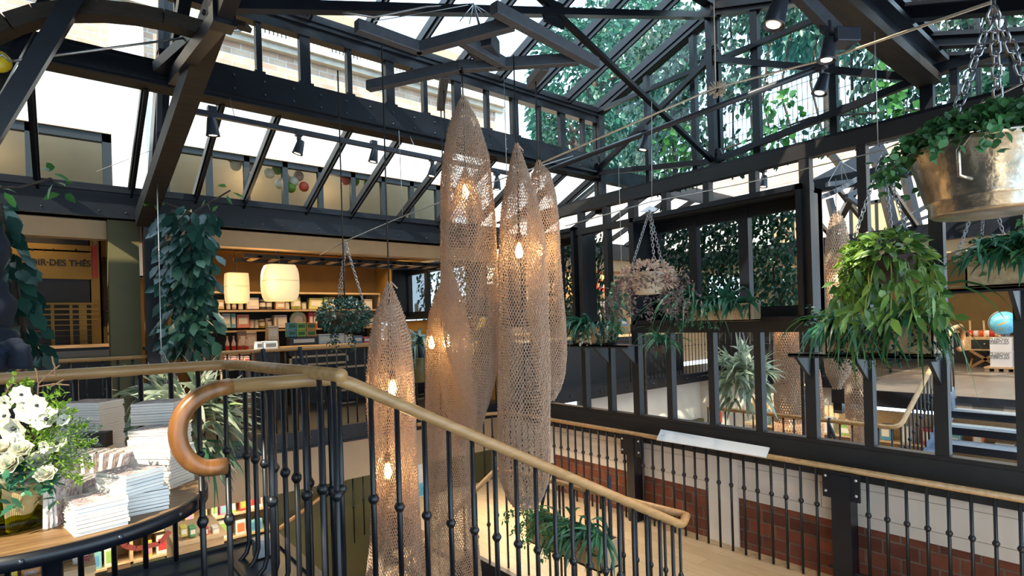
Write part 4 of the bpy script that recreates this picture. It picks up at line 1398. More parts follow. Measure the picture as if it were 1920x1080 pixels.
# reflection side: railings beyond the screen
p, q, r_ = on(1180, 624, 'y', 6.38), on(1306, 614.5, 'y', 6.38), np.array([X3 - 0.05, 6.38, 0.97])
p[2] = q[2] = 0.97
s_ = np.array([X3 - 0.05, 3.4, 0.97])
railing('thin oak handrail on black bars around the opening beyond the screen', [p, r_, s_, (X2 + 0.05, 3.4, 0.97)], along(p, r_, 0.115, 0.08)[:48] + along(s_, r_, 0.13, 0.08) + along((X2 + 0.05, 3.4, 0.97), s_, 0.14, 0.08), 0.02, 0.008, 0.31)
a, b_, c, d = np.array([6.98, 4.3, -0.06]), np.array([6.98, 2.02, -0.06]), np.array([8.98, 1.98, 0.96]), np.array([9.35, 1.98, 0.98])
ps = along(a, b_, 0.13, -0.98) + along(b_, c, 0.13, lambda p: -1.05 + (p[0] - 6.98) * 0.52, 0.05)
t = railing('oak handrail bending up the steps beyond the framed screen', [a, b_, c, d], ps, 0.026, 0.0105, 0.31, corner=0.12)
MB().tube([(9.35 + 0.16 * math.sin(k), 1.98, 0.82 + 0.16 * math.cos(k)) for k in np.linspace(0, 3.6, 12)], 0.03, 10).build('scroll', M['oakrail_dark'], t, True)
sb = MB()
for y in (3.0, 2.72):
    MB().tube([(6.98, y, -0.03), (6.95, y, -0.09), (6.93, y - 0.03, -0.5)], 0.02, 6).build('strap', M['strap'], t)
    MB().tube([(6.98, y, -0.03), (6.95, y + 0.0, -0.09), (6.93, y - 0.17, -0.5)], 0.02, 6).build('strap', M['strap'], t)

# ================================================================== KNITTED LAMPS


def net_lamp(label, rows, w, bulbs, cords, row_h=0.0165, cell=0.0165, thread=0.00245, group='tall knitted cord lamps', lit=True, inner=None, name='knitted_lamp', power=12.0, vert=True):
    ys = [r[0] for r in rows]
    P = [at((r[1] + r[2]) / 2, r[0], w) for r in rows]
    R = [(r[2] - r[1]) / 2 * w / FPX for r in rows]
    zt, zb = P[0][2], P[-1][2]
    t = empty(name, (P[-1][0], P[-1][1], zb), label, 'lamp', group)
    zs = np.arange(zb, zt, row_h)
    pz = np.array([p[2] for p in P])[::-1]
    f = lambda vals: np.interp(zs, pz, np.array(vals)[::-1])
    X, Y, Rr = f([p[0] for p in P]), f([p[1] for p in P]), f(R)
    A, B = [], []
    ph = RNG.uniform(0, 6.28, 4)
    nmax = max(14, int(2 * math.pi * max(R) / cell))
    nn = nmax * 2
    ang = np.linspace(0, 2 * math.pi, nn, endpoint=False)
    for j, z in enumerate(zs):
        r0 = max(Rr[j], 0.004)
        rr = r0 * (1 + 0.035 * np.sin(3 * ang + ph[0] + z * 2.2) + 0.02 * np.sin(7 * ang + ph[1] - z * 4)) + RNG.normal(0, 0.0013, nn)
        sgn = np.where((np.arange(nn) + j) % 2 == 0, 1.0, -1.0)
        zz = z + sgn * row_h * (0.50 + 0.16 * np.sin(5 * ang + ph[3] + z * 1.7)) + RNG.normal(0, 0.0016, nn) + 0.010 * np.sin(2 * ang + ph[2] + z * 3) * min(1, r0 * 12)
        rr = rr + sgn * 0.0022
        pt = np.stack([X[j] + rr * np.cos(ang), Y[j] + rr * np.sin(ang), zz], 1)
        if r0 < 0.05:                         # the gathered tip: fewer strands
            m_ = 2 * max(5, int(2 * math.pi * r0 / cell * 1.3))
            an = np.linspace(0, 2 * math.pi, m_, endpoint=False) + j * 0.37
            sg = np.where(np.arange(m_) % 2 == 0, 1.0, -1.0)
            pt = np.stack([X[j] + r0 * np.cos(an), Y[j] + r0 * np.sin(an), z + sg * row_h * 0.7 + RNG.normal(0, 0.001, m_)], 1)
        A.append(pt)
        B.append(np.roll(pt, -1, 0))
    A, B = np.concatenate(A), np.concatenate(B)
    segs('shade', A, B, RNG.uniform(0.8, 1.2, len(A)) * thread, M['net'], t)
    MB().tube([P[0], P[0] + [0.02, 0.01, 0.004], P[0] + [0.05, 0.0, -0.03]], 0.004, 5).build('tie_end', M['net'], t, True)
    for px, py, on_ in bulbs:
        c = at(px, py, w) - base_of(t)
        bo = MB().lathe([(0.003, -0.052), (0.014, -0.047), (0.021, -0.03), (0.022, -0.015), (0.016, 0.012), (0.010, 0.034)], c, 12).build('bulb', M['bulb'] if on_ else M['bulboff'], t, True, local=True)
        MB().lathe([(0.013, 0.034), (0.016, 0.045), (0.016, 0.08), (0.008, 0.09)], c, 12).build('socket', M['brass'], t, True, local=True)
        top = P[0] + [0, 0, 0.02]
        MB().tube([c + base_of(t) + [0, 0, 0.085], (c + base_of(t)) * 0.3 + top * 0.7, top], 0.0035, 6).build('inner_cord', M['cord'], t, True)
        if on_:
            point_light('lamp_light', at(px, py, w), power, (1.0, 0.60, 0.24), 0.03)
    for p, q in cords:
        if vert: q = np.array([p[0], p[1], ZF - 0.02])
        MB().tube([p, q], 0.0042, 6).build('cord', M['cord'], t, True)
    if inner:
        net_inner(t, inner, w)
    return t


def net_inner(t, rows, w):
    P = [at((r[1] + r[2]) / 2, r[0], w) for r in rows]
    R = [(r[2] - r[1]) / 2 * w / FPX for r in rows]
    A, B = [], []
    n = 50
    ang = np.linspace(0, 2 * math.pi, n, endpoint=False)
    zt, zb = P[0][2], P[-1][2]
    pz = np.array([p[2] for p in P])[::-1]
    for j, z in enumerate(np.arange(zb, zt, 0.017)):
        x, y, r0 = (np.interp(z, pz, np.array(v)[::-1]) for v in ([p[0] for p in P], [p[1] for p in P], R))
        sg = np.where((np.arange(n) + j) % 2 == 0, 1, -1)
        pt = np.stack([x + r0 * np.cos(ang), y + r0 * np.sin(ang), z + sg * 0.009], 1)
        A.append(pt); B.append(np.roll(pt, -1, 0))
    segs('inner_shade', np.concatenate(A), np.concatenate(B), 0.003, M['net'], t)


ZF = 2.74
LA = [(182, 866, 871), (200, 857, 880), (240, 842, 898), (300, 832, 915), (350, 827, 920), (420, 826, 928), (500, 826, 931), (560, 826, 932), (640, 834, 932), (700, 850, 930), (740, 866, 921), (780, 884, 909), (806, 893, 902)]
net_lamp('tallest knitted lamp in the middle, glowing high up', LA, 3.28, [(873, 357, True)], [(at(868, 182, 3.28), on(867, 128, 'z', ZF))], inner=[(318, 870, 874), (345, 858, 888), (380, 848, 900), (410, 842, 908)])
LD = [(302, 1007, 1012), (330, 998, 1032), (370, 992, 1043), (420, 990, 1049), (500, 990, 1052), (600, 992, 1059), (660, 996, 1061), (700, 1005, 1058), (730, 1018, 1050), (748, 1029, 1040)]
net_lamp('knitted lamp at the right rear of the cluster, ending in a closed tip', LD, 3.48, [(1012, 464, True)], [(at(1009, 302, 3.48), on(1004, 152, 'z', ZF))])
LC = [(270, 966, 971), (300, 958, 982), (340, 950, 996), (380, 942, 1008), (430, 937, 1018), (480, 934, 1024), (600, 933, 1026), (700, 933, 1030), (800, 934, 1031), (860, 935, 1032), (900, 941, 1030), (930, 952, 1018), (948, 965, 1003)]
net_lamp('broad knitted lamp at the right front with the brightest bulb', LC, 3.15, [(973, 467, True), (986, 770, False)], [(at(968, 270, 3.15), on(966, 45, 'z', ZF))])
LB2 = [(512, 834, 838), (550, 819, 852), (590, 804, 868), (660, 797, 878), (760, 797, 884), (860, 802, 888), (960, 805, 893), (1080, 808, 903), (1140, 808, 906)]
net_lamp('wide lower knitted lamp behind the slim one, left of centre', LB2, 3.87, [(809, 640, True)], [(at(836, 512, 3.87), on(829, 195, 'z', ZF))], power=16)
LB1 = [(500, 840, 844), (530, 831, 856), (570, 824, 870), (620, 822, 880), (700, 823, 884), (760, 833, 884), (810, 851, 881), (835, 862, 873)]
net_lamp('slim knitted lamp with pointed ends hanging close behind the tallest one', LB1, 3.57, [(838, 637, True)], [(at(842, 500, 3.57), on(842, 178, 'z', ZF))], power=12)
LE = [(530, 726, 732), (560, 716, 744), (600, 703, 758), (640, 696, 770), (700, 691, 776), (760, 691, 779), (860, 697, 782), (940, 699, 784), (1000, 697, 788), (1050, 692, 796), (1080, 687, 802), (1120, 682, 808)]
net_lamp('leftmost knitted lamp behind the stair handrail, reaching below the view', LE, 2.98, [(736, 725, True), (727, 880, True)], [(at(729, 530, 2.98), on(717, 72, 'z', ZF)), (at(721, 545, 2.98) + [-0.05, 0.42, 0], on(707, 160, 'z', ZF))])
# lamp reflections, built as lamps beyond the screen
VW = 6.9
net_lamp('reflected tall knitted lamp beyond the screen left of the big trailing plant', [(395, 1566, 1571), (420, 1556, 1582), (450, 1551, 1588), (520, 1549, 1595), (650, 1547, 1600), (700, 1552, 1590), (725, 1562, 1576)], VW, [(1569, 520, True)], [(at(1568, 395, VW), at(1567, 335, VW))], 0.036, 0.034, 0.0068, 'reflected knitted lamps beyond the screen', power=8, vert=False)
net_lamp('reflected knitted lamp beyond the screen hanging below the black window box', [(560, 1470, 1475), (590, 1455, 1490), (620, 1452, 1494), (700, 1453, 1498), (760, 1455, 1502), (815, 1455, 1505), (850, 1455, 1505)], VW + 0.6, [(1470, 612, True)], [(at(1472, 560, VW), at(1472, 450, VW))], 0.036, 0.034, 0.0068, 'reflected knitted lamps beyond the screen', power=8, vert=False)
net_lamp('reflected small pointed knitted lamp with a bare glowing bulb beyond the screen', [(640, 1508, 1512), (670, 1500, 1525), (700, 1497, 1535), (760, 1498, 1541), (800, 1500, 1541), (850, 1502, 1541)], VW + 0.7, [(1507, 717, True)], [(at(1510, 640, VW + 0.7), at(1510, 480, VW + 0.7))], 0.036, 0.034, 0.0068, 'reflected knitted lamps beyond the screen', power=8, vert=False)
net_lamp('reflected knitted lamp beyond the screen half hidden by the wooden planters', [(560, 1605, 1612), (600, 1592, 1628), (660, 1587, 1633), (740, 1587, 1633), (790, 1590, 1632), (830, 1600, 1620)], VW + 0.6, [(1610, 640, False)], [(at(1608, 560, VW), at(1608, 430, VW))], 0.036, 0.034, 0.0068, 'reflected knitted lamps beyond the screen', vert=False)

# branching timber fixture that carries the lamps
t = empty('branching_hanger', on(880, 110, 'z', ZF), 'zigzag grey timber hanger that carries the knitted lamps', 'lamp hanger')
for p, q in (((668, 48), (790, 92)), ((782, 92), (962, 44)), ((926, 15), (1118, 120)), ((690, 162), (868, 124)), ((860, 125), (1086, 111)), ((866, 74), (942, 118)), ((834, 138), (826, 200)), ((1022, 122), (994, 158))):
    MB().bar(on(*p, 'z', ZF), on(*q, 'z', ZF), 0.052, 0.062).build('bar', M['fixture'], t, bevel=0.004)
hb = MB().cbox(on(905, 85, 'z', ZF + 0.05), (0.16, 0.16, 0.10), 0.6)
hb.build('junction_box', M['spot'], t, bevel=0.008)
for px, py in ((774, 134), (1052, 73)):
    c = on(px, py, 'z', ZF + 0.05)
    MB().tube([c + np.array([0.018 * math.cos(a), 0.0, 0.018 * math.sin(a)]) for a in np.linspace(0, 6.28, 9)[:-1]], 0.004, 5, True).build('eye_bolt', M['iron'], t, True)
top = on(888, 8, 'y', YR)
for px, py in ((700, 40), (862, 40), (912, 32), (880, 45), (925, 30)):
    MB().tube([on(px, py, 'z', ZF + 0.03), top], 0.003, 5).build('sling', M['wire'], t, True)
MB().tube([on(640, 22, 'y', YR), on(700, 32, 'y', YR - 0.05), on(800, 12, 'y', YR - 0.05), top, on(905, 70, 'z', ZF + 0.1)], 0.008, 6).build('supply_cable', M['wire'], t, True)

t = empty('branching_hanger', at(1600, 350, 7.4), 'reflected zigzag hanger built beyond the screen above the big trailing plant', 'lamp hanger')
for p, q in (((1522, 377), (1562, 361)), ((1562, 361), (1618, 330)), ((1550, 346), (1592, 341)), ((1587, 368), (1626, 350)), ((1588, 368), (1622, 390)), ((1640, 334), (1682, 347)), ((1640, 352), (1668, 341))):
    MB().bar(at(*p, 7.4), at(*q, 7.5), 0.05, 0.06).build('bar', M['fixture'], t)
for px, py in ((1552, 344), (1590, 340), (1618, 328), (1580, 352)):
    MB().tube([at(1576, 303, 7.4), at(px, py, 7.4)], 0.004, 4).build('sling', M['wire'], t)

# ================================================================== SPOTLIGHTS
def spotlight(label, px, py, w, size, tilt=(0.25, 0.1), group=None, flip=1, arm=True, beam=85):
    """px,py: centre of the housing in the picture, size: length in m, mounted on a track above"""
    c = at(px, py, w)
    t = empty('spotlight', c, label, 'spotlight', group)
    s = size
    h = MB().lathe([(s * 0.20, s * 0.5), (s * 0.24, s * 0.46), (s * 0.36, -s * 0.42), (s * 0.38, -s * 0.5), (s * 0.34, -s * 0.5), (s * 0.33, -s * 0.44)], (0, 0, 0), 18)
    ho = h.build('housing', M['spot'], t, True, local=True)
    ho.rotation_euler = (tilt[0], tilt[1], 0)
    lo = MB().lathe([(s * 0.01, -s * 0.455), (s * 0.22, -s * 0.455)], (0, 0, 0), 18, True).build('lens', M['spotface'], ho, local=True)
    sd = bpy.data.lights.new('spot_beam', 'SPOT')
    sd.energy, sd.color, sd.spot_size, sd.spot_blend, sd.shadow_soft_size = beam, (1.0, 0.78, 0.55), math.radians(75), 0.7, 0.03
    so = bpy.data.objects.new('spot_beam', sd)
    so.location = V3(c - np.array([0, 0, s * 0.6]))
    so.rotation_euler = (tilt[0] * 0.5, tilt[1] * 0.5, 0)
    COL.objects.link(so)
    if arm:
        MB().bar((0, 0, s * 0.45), (0, 0, s * 0.95), s * 0.12, s * 0.3).cbox((0, flip * s * 0.0, s * 0.95), (s * 0.45, s * 0.45, s * 0.35)).build('adapter', M['spot'], t, local=True)
    return t


g1 = 'spotlights on the left track'
WL = lambda px: on(px, 280, 'y', 4.7) @ FWD
for i, (px, py, s, lb) in enumerate(((398, 238, 0.135, 'leftmost spotlight on the left track, aimed straight down'), (561, 276, 0.12, 'second spotlight from the left on the left track, turned sideways'), (701, 292, 0.12, 'third spotlight on the left track, near the two black lamp cords'), (811, 320, 0.12, 'spotlight on the left track just left of the tallest knitted lamp'), (932, 345, 0.12, 'spotlight on the left track between the two tall knitted lamps'))):
    spotlight(lb, px, py, WL(px), s, ((0.1, -0.08), (0.15, 0.25), (0.1, 0.15), (0.1, 0.2), (0.1, 0.0))[i], g1)
t = empty('light_track', (2.5, 4.7, 2.86), 'black lighting track hanging below the long girder', 'track')
MB().bar(on(347, 205, 'y', 4.7), on(985, 331, 'y', 4.7), 0.035, 0.04).build('rail', M['spot'], t)
for px in (440, 780):
    p = on(px, 230, 'y', 4.7)
    MB().tube([(p[0], 4.7, 2.88), (p[0], 4.85, 3.1)], 0.003, 5).build('hanger', M['wire'], t)
g2 = 'spotlights on the right track'
TX = 3.9
tz = on(1207, 256, 'x', TX)
spotlight('small spotlight on the sloping looking right track below the gable', 1208, 268, on(1207, 256, 'x', TX) @ FWD, 0.13, (0.2, 0.15), g2)
spotlight('lower spotlight of the pair at the end of the right track', 1541, 158, 3.62, 0.13, (0.2, 0.25), g2)
spotlight('upper spotlight of the pair at the end of the right track', 1552, 93, 3.0, 0.125, (0.1, 0.1), g2)
spotlight('largest spotlight at the top edge, right of centre', 1457, 22, 2.75, 0.15, (0.2, 0.25), g2)
t = empty('light_track', (TX, 3.0, 2.85), 'long black tube track running under the gable beside a rope', 'track')
MB().tube([on(1000, 330, 'x', TX), on(1535, 128, 'x', TX)], 0.022, 10).build('rail', M['spot'], t, True)
t = empty('light_track', at(1545, 40, 3.0), 'short grey channel track above the pair of right spotlights', 'track')
MB().bar(at(1488, -20, 3.0), at(1578, 72, 3.0), 0.06, 0.06).build('rail', M['fixture'], t)
MB().cbox(at(1580, 72, 3.0), (0.13, 0.11, 0.075), -0.6).build('driver_box', M['spot'], t, bevel=0.005)
spotlight('reflected spotlight seen in the screen bay above the window box', 1432, 340, 6.2, 0.13, (0.1, 0.1), 'reflected spotlights beyond the screen')
spotlight('reflected spotlight seen in the screen bay above the pale flower basket', 1246, 385, 6.0, 0.13, (0.1, 0.1), 'reflected spotlights beyond the screen')
t = empty('light_track', at(1500, 318, 6.0), 'reflected black track seen in the upper bays of the screen', 'track')
MB().bar(at(1340, 330, 6.2), at(1752, 245, 5.9), 0.05, 0.05).build('rail', M['spot'], t)

# ================================================================== WIRES
def wire(label, pts, r=0.004, m='wire', cat='cable', name='steel_cable'):
    t = empty(name, pts[0], label, cat)
    MB().tube(pts, r, 6).build('strand', M[m], t, True)
    return t


wire('thick steel cable from the left edge to the plate on the roof strut', [at(-10, 119, 3.0), at(466, 55, 4.15)], 0.0075)
wire('thin plumb wire carrying the staghorn fern at left', [at(293, 275, 4.75), at(302, 655, 3.72)], 0.0035)
wire('thin steel cable slanting to the left post', [at(180, 322, 4.9), at(293, 278, 4.9)], 0.003)
wire('steel cable rising right from the hanging dark green ball plant', [at(600, 478, 5.3), at(648, 452, 5.0), at(755, 406, 4.6), at(955, 330, 4.3), at(1075, 292, 4.2)], 0.0045)
wire('jute rope running along the black tube track', [at(1010, 308, 4.0), at(1340, 165, 3.6), at(1545, 112, 3.35), at(1860, 4, 2.0)], 0.0065, 'rope', 'rope', 'rope')
wire('thin cable stretched across the framed screen bays', [at(1060, 424, 4.4), at(1222, 378, 4.2), at(1390, 345, 4.1), at(1655, 282, 3.65), at(1930, 150, 2.4)], 0.0045)
wire('wire drop from the roof to the knot above the gable', [at(1338, -5, 3.5), at(1342, 163, 3.6)], 0.004, 'rope')
wire('wire drop to the pale flower basket', [at(1222, 190, 4.1), at(1222, 378, 4.2)], 0.003)
wire('wire drop to the big trailing plant basket', [at(1640, 60, 3.4), at(1646, 275, 3.65)], 0.003)
wire('wire drop between the two tall knitted lamps', [at(945, 140, 4.3), at(950, 330, 4.3)], 0.003)
wire('wire drop to the cable left of the knitted lamps', [at(748, 245, 4.6), at(755, 404, 4.6)], 0.003)
t = empty('rope_knot', at(1345, 167, 3.6), 'frayed rope knot hanging in front of the gable', 'knot')
P, d = shell_points(60, at(1345, 167, 3.6), (0.035, 0.035, 0.03))
segs('knot', P, P + d * 0.03, 0.0035, M['rope'], t, 4)
t = empty('yellow_reel', at(-4, 115, 3.0), 'yellow disc cut off by the left edge', 'reel')
MB().ball((0, 0, 0), 0.06, 16, 1, 0.5, 1).build('disc', M['yellow'], t, True, local=True)
MB().tube([(0.05, -0.03, 0.0), (0.02, -0.035, 0.03), (0.0, -0.04, 0.0)], 0.006, 6).build('clip', M['silver'], t, True, local=True)

# ================================================================== HANGING PLANTS
def hang(t, top, cx, n=3, r=0.2, zr=None, link=0.035, lr=0.003, a0=0.4):
    for k in range(n):
        a = a0 + 2 * math.pi * k / n
        chain_mesh('chain', np.asarray(cx) + [r * math.cos(a), r * math.sin(a), 0], top, t, link, lr)


def strap_tuft(name, c, spread, n, L, W, m, parent, droop=1.0, up=0.5, taper=0.7):
    P = np.asarray(c) + RNG.uniform(-1, 1, (n, 3)) * np.asarray(spread)
    D = np.stack([RNG.normal(0, 1, n), RNG.normal(0, 1, n), np.abs(RNG.normal(up, 0.35, n))], 1)
    return straps(name, P, D, RNG.uniform(0.6, 1.15, n) * L, RNG.uniform(0.7, 1.2, n) * W, m, parent, RNG.uniform(0.7, 1.2, n) * droop, taper=taper)


def vine(P0, n, steps, step, sway=0.5, fall=1.0, d0=None):
    """stems that creep outwards and hang; returns nodes and directions"""
    nodes, dirs, lines = [], [], []
    for i in range(n):
        p = np.asarray(P0[i % len(P0)], float).copy()
        d = unit(np.array(d0[i % len(d0)] if d0 is not None else RNG.normal(0, 1, 3), float))
        ln = [p.copy()]
        for k in range(steps):
            d = unit(d + np.array([0, 0, -fall]) * 0.35 + RNG.normal(0, sway * 0.3, 3))
            p = p + d * step
            nodes.append(p.copy()); dirs.append(d.copy()); ln.append(p.copy())
        lines.append(ln)
    return np.array(nodes), np.array(dirs), lines


# big galvanised tub top right
c = at(1852, 335, 1.72)
t = empty('hanging_planter', c, 'large galvanised tub of small leaved creeping fig hanging on chains at the top right', 'hanging planter', 'hanging planters')
k = 1.72 / FPX
tub = MB().lathe([(0.02, -66 * k), (85 * k, -66 * k), (90 * k, -62 * k), (92 * k, -44 * k), (95 * k, -42 * k), (97 * k, -36 * k), (120 * k, 52 * k), (128 * k, 56 * k), (126 * k, 62 * k), (116 * k, 60 * k), (112 * k, 50 * k), (0.02, 50 * k)], (0, 0, 0), 40)
tub.build('tub', M['galv'], t, True, local=True)
MB().tube([(-128 * k, 0, 58 * k), (-0.245, 0.02, 0.05), (-0.24, 0.02, -0.02), (-0.205, 0, -0.03)], 0.006, 6).build('handle', M['galv'], t, True, local=True)
P, d = shell_points(1500, c + [0, 0, 66 * k], (128 * k, 128 * k, 62 * k), -0.25)
leaves('foliage', P, d + RNG.normal(0, 0.7, (len(P), 3)), RNG.uniform(0.022, 0.036, len(P)), RNG.uniform(0.018, 0.028, len(P)), M['lf_tub'], t, d + [0, 0, 0.6] + RNG.normal(0, 0.4, (len(P), 3)), droop=0.15)
a_ = np.linspace(0, 6.28, 16)
N_, D_, ln = vine([c + [125 * k * math.cos(a), 125 * k * math.sin(a), 72 * k] for a in a_], 16, 6, 0.022, 0.6, 1.0, [(math.cos(a), math.sin(a), 0.4) for a in a_])
N_ = np.repeat(N_, 5, 0) + RNG.normal(0, 0.014, (len(N_) * 5, 3))
leaves('trailing_foliage', N_, RNG.normal(0, 1, N_.shape), RNG.uniform(0.02, 0.034, len(N_)), RNG.uniform(0.016, 0.026, len(N_)), M['lf_tub'], t, -FWD + [0, 0, 0.5] + RNG.normal(0, 0.4, N_.shape), droop=0.1)
top = at(1863, 12, 1.72)
for px, py, dd in ((1765, 290, 0.06), (1872, 205, 0.13), (1985, 290, -0.02)):
    chain_mesh('chain', at(px, py, 1.72 + dd), top, t, 0.05, 0.0042)
MB().tube([top, top + [0, 0, 0.05]], 0.006, 6).build('hook', M['chain'], t)

# pale flowering basket
w = 4.2
c = at(1214, 530, w)
t = empty('hanging_planter', c, 'round pot of pale pink variegated trailing plant hanging in front of the black window box', 'hanging planter', 'hanging planters')
MB().lathe([(0.06, -0.09), (0.10, -0.085), (0.125, 0.06), (0.135, 0.075), (0.12, 0.075), (0.11, 0.05)], (0, 0, 0), 20).build('pot', M['pot'], t, True, local=True)
P, d = shell_points(620, c + [0, 0, 0.03], (0.21, 0.21, 0.135), -0.55)
leaves('foliage', P, d + RNG.normal(0, 0.6, (len(P), 3)), RNG.uniform(0.03, 0.055, len(P)), RNG.uniform(0.012, 0.022, len(P)), M['lf_flower'], t, d + RNG.normal(0, 0.6, d.shape), droop=0.2)
a_ = np.linspace(0, 6.28, 22)
N_, D_, ln = vine([c + [0.17 * math.cos(a), 0.17 * math.sin(a), 0.04] for a in a_], 22, 9, 0.038, 0.7, 1.3, [(math.cos(a), math.sin(a), 0.0) for a in a_])
N_ = np.repeat(N_, 4, 0) + RNG.normal(0, 0.016, (len(N_) * 4, 3))
leaves('trailing_foliage', N_, RNG.normal(0, 1, N_.shape), RNG.uniform(0.025, 0.045, len(N_)), RNG.uniform(0.012, 0.022, len(N_)), M['lf_purple'], t, droop=0.2)
top = at(1218, 395, w)
for px, dd in ((1183, 0.0), (1228, 0.14), (1244, -0.1)):
    chain_mesh('chain', at(px, 505, w + dd), top, t, 0.034, 0.0032)
MB().prism([at(1199, 398, w), at(1218, 385, w), at(1233, 391, w), at(1228, 396, w)], (0.01, 0.01, 0)).build('hanger_plate', M['signboard'], t)

# big trailing philodendron basket
w = 3.65
c = at(1663, 500, w)
t = empty('hanging_planter', c, 'big sunlit basket of broad leaved trailing philodendron above the wooden planters', 'hanging planter', 'hanging planters')
MB().lathe([(0.06, -0.11), (0.13, -0.09), (0.17, 0.06), (0.18, 0.07), (0.16, 0.05)], (0, 0, 0), 20).build('pot', M['bark'], t, True, local=True)
P, d = shell_points(230, c + [0, 0, 0.06], (0.22, 0.22, 0.16), -0.3)
leaves('foliage', P, d + RNG.normal(0, 0.45, d.shape), RNG.uniform(0.085, 0.13, len(P)), RNG.uniform(0.04, 0.065, len(P)), M['lf_philo'], t, d + [0, 0, 0.7] + RNG.normal(0, 0.35, d.shape), droop=0.45)
a_ = np.linspace(0, 6.28, 17)
N_, D_, ln = vine([c + [0.19 * math.cos(a), 0.19 * math.sin(a), 0.03] for a in a_], 17, 8, 0.046, 0.5, 2.2, [(math.cos(a), math.sin(a), -0.1) for a in a_])
N_ = np.repeat(N_, 2, 0) + RNG.normal(0, 0.02, (len(N_) * 2, 3))
leaves('trailing_foliage', N_, RNG.normal(0, 0.8, N_.shape) + [0, 0, -0.8], RNG.uniform(0.08, 0.125, len(N_)), RNG.uniform(0.038, 0.06, len(N_)), M['lf_philo'], t, -FWD + RNG.normal(0, 0.6, N_.shape), droop=0.3)
sm = MB()
for l in ln: sm.tube(l, 0.004, 5)
sm.build('stem', M['stem'], t)
l_ = c - RGT * 0.22
P, d = shell_points(420, l_ + [0, 0, -0.04], (0.10, 0.10, 0.20), -1)
leaves('fine_foliage', P, d + RNG.normal(0, 0.6, d.shape) + [0, 0, -0.4], RNG.uniform(0.02, 0.04, len(P)), RNG.uniform(0.01, 0.018, len(P)), M['lf_spray'], t, droop=0.2)
top = at(1655, 288, w)
for px, dd in ((1602, 0.0), (1673, 0.2), (1703, -0.12)):
    chain_mesh('chain', at(px, 445, w + dd), top, t, 0.040, 0.0036)

# dark green ball plant on the left
w = 5.0
c = at(645, 592, w)
t = empty('hanging_planter', c, 'dark glossy ball shaped plant hanging on chains before the shop shelves', 'hanging planter', 'hanging planters')
MB().lathe([(0.05, -0.10), (0.12, -0.06), (0.15, 0.03), (0.13, 0.03)], (0, 0, 0), 16).build('pot', M['bark'], t, True, local=True)
P, d = shell_points(1500, c, (0.235, 0.235, 0.16), -0.9)
leaves('foliage', P, d + RNG.normal(0, 0.6, d.shape), RNG.uniform(0.025, 0.045, len(P)), RNG.uniform(0.013, 0.022, len(P)), M['lf_ball'], t, d + RNG.normal(0, 0.4, d.shape), droop=0.2)
N_, D_, ln = vine([c + [-0.1, 0.05, -0.1], c + [0.02, 0, -0.12], c + [-0.06, -0.08, -0.1]], 7, 6, 0.035, 0.5, 1.6)
N_ = np.repeat(N_, 4, 0) + RNG.normal(0, 0.012, (len(N_) * 4, 3))
leaves('trailing_foliage', N_, RNG.normal(0, 1, N_.shape), 0.032, 0.016, M['lf_ball'], t)
top = at(648, 456, w)
for px, py, dd in ((634, 556, 0.05), (640, 556, 0.15), (680, 562, -0.05)):
    chain_mesh('chain', at(px, py, w + dd), top, t, 0.036, 0.0034)


# staghorn ferns
def staghorn(label, c, R, n, parent_top, pot_m, lw=0.055):
    t = empty('staghorn_fern', c, label, 'hanging planter', 'hanging planters')
    MB().lathe([(0.03, -0.11), (0.07, -0.09), (0.09, 0.04), (0.10, 0.06), (0.07, 0.04)], (0, 0, 0), 14).build('pot', pot_m, t, True, local=True)
    P = np.tile(np.asarray(c), (n, 1)) + RNG.normal(0, 0.03, (n, 3))
    D = unit(RNG.normal(0, 1, (n, 3)) + [0, 0, 0.15])
    L = RNG.uniform(0.7, 1.1, n) * R
    dz = RNG.uniform(0.3, 1.0, n)
    straps('frond', P, D, L * 0.62, lw, M['lf_stag'], t, dz * 0.5, 5, 0.5)
    tips = P + D * (L * 0.50)[:, None] + np.array([0, 0, -1.0]) * (L * dz * 0.16)[:, None]
    TP = np.repeat(tips, 3, 0)
    TD = np.repeat(D, 3, 0) * 1.0 + RNG.normal(0, 0.42, TP.shape) + [0, 0, -0.25]
    straps('antler_lobe', TP, TD, np.repeat(L, 3) * RNG.uniform(0.35, 0.6, len(TP)), lw * 0.62, M['lf_stag'], t, RNG.uniform(0.3, 1.0, len(TP)), 4, 0.6)
    for k in range(3):
        a = 1.0 + k * 2.1
        chain_mesh('chain', np.asarray(c) + [0.085 * math.cos(a), 0.085 * math.sin(a), 0.04], parent_top, t, 0.03, 0.0028)
    return t


STAG = staghorn('large staghorn fern hanging in the well behind the book stacks', at(345, 775, 3.72), 0.56, 84, at(303, 660, 3.72), M['terracotta'], 0.08)
staghorn('pale staghorn fern seen through the screen bay below the black window box', at(1392, 695, 6.75), 0.54, 84, at(1388, 600, 6.75), M['pot'], 0.085)
# a strap leaved trailing plant below the staghorn and others
strap_tuft('hanging_strap', at(380, 850, 3.74), (0.10, 0.10, 0.04), 46, 0.52, 0.028, M['lf_fern'], STAG, 1.6, 0.1)
t = empty('trailing_fern', at(785, 640, 5.35), 'dark strap leaved plant in an olive pot between the lamps on the far railing', 'plant')
strap_tuft('frond', at(785, 640, 5.35), (0.04, 0.04, 0.03), 30, 0.55, 0.03, M['lf_ball'], t, 1.7, 0.1)
MB().lathe([(0.05, -0.25), (0.07, -0.02), (0.06, -0.02)], at(785, 668, 5.35) - base_of(t), 12).build('pot', M['olive'], t, True, local=True)


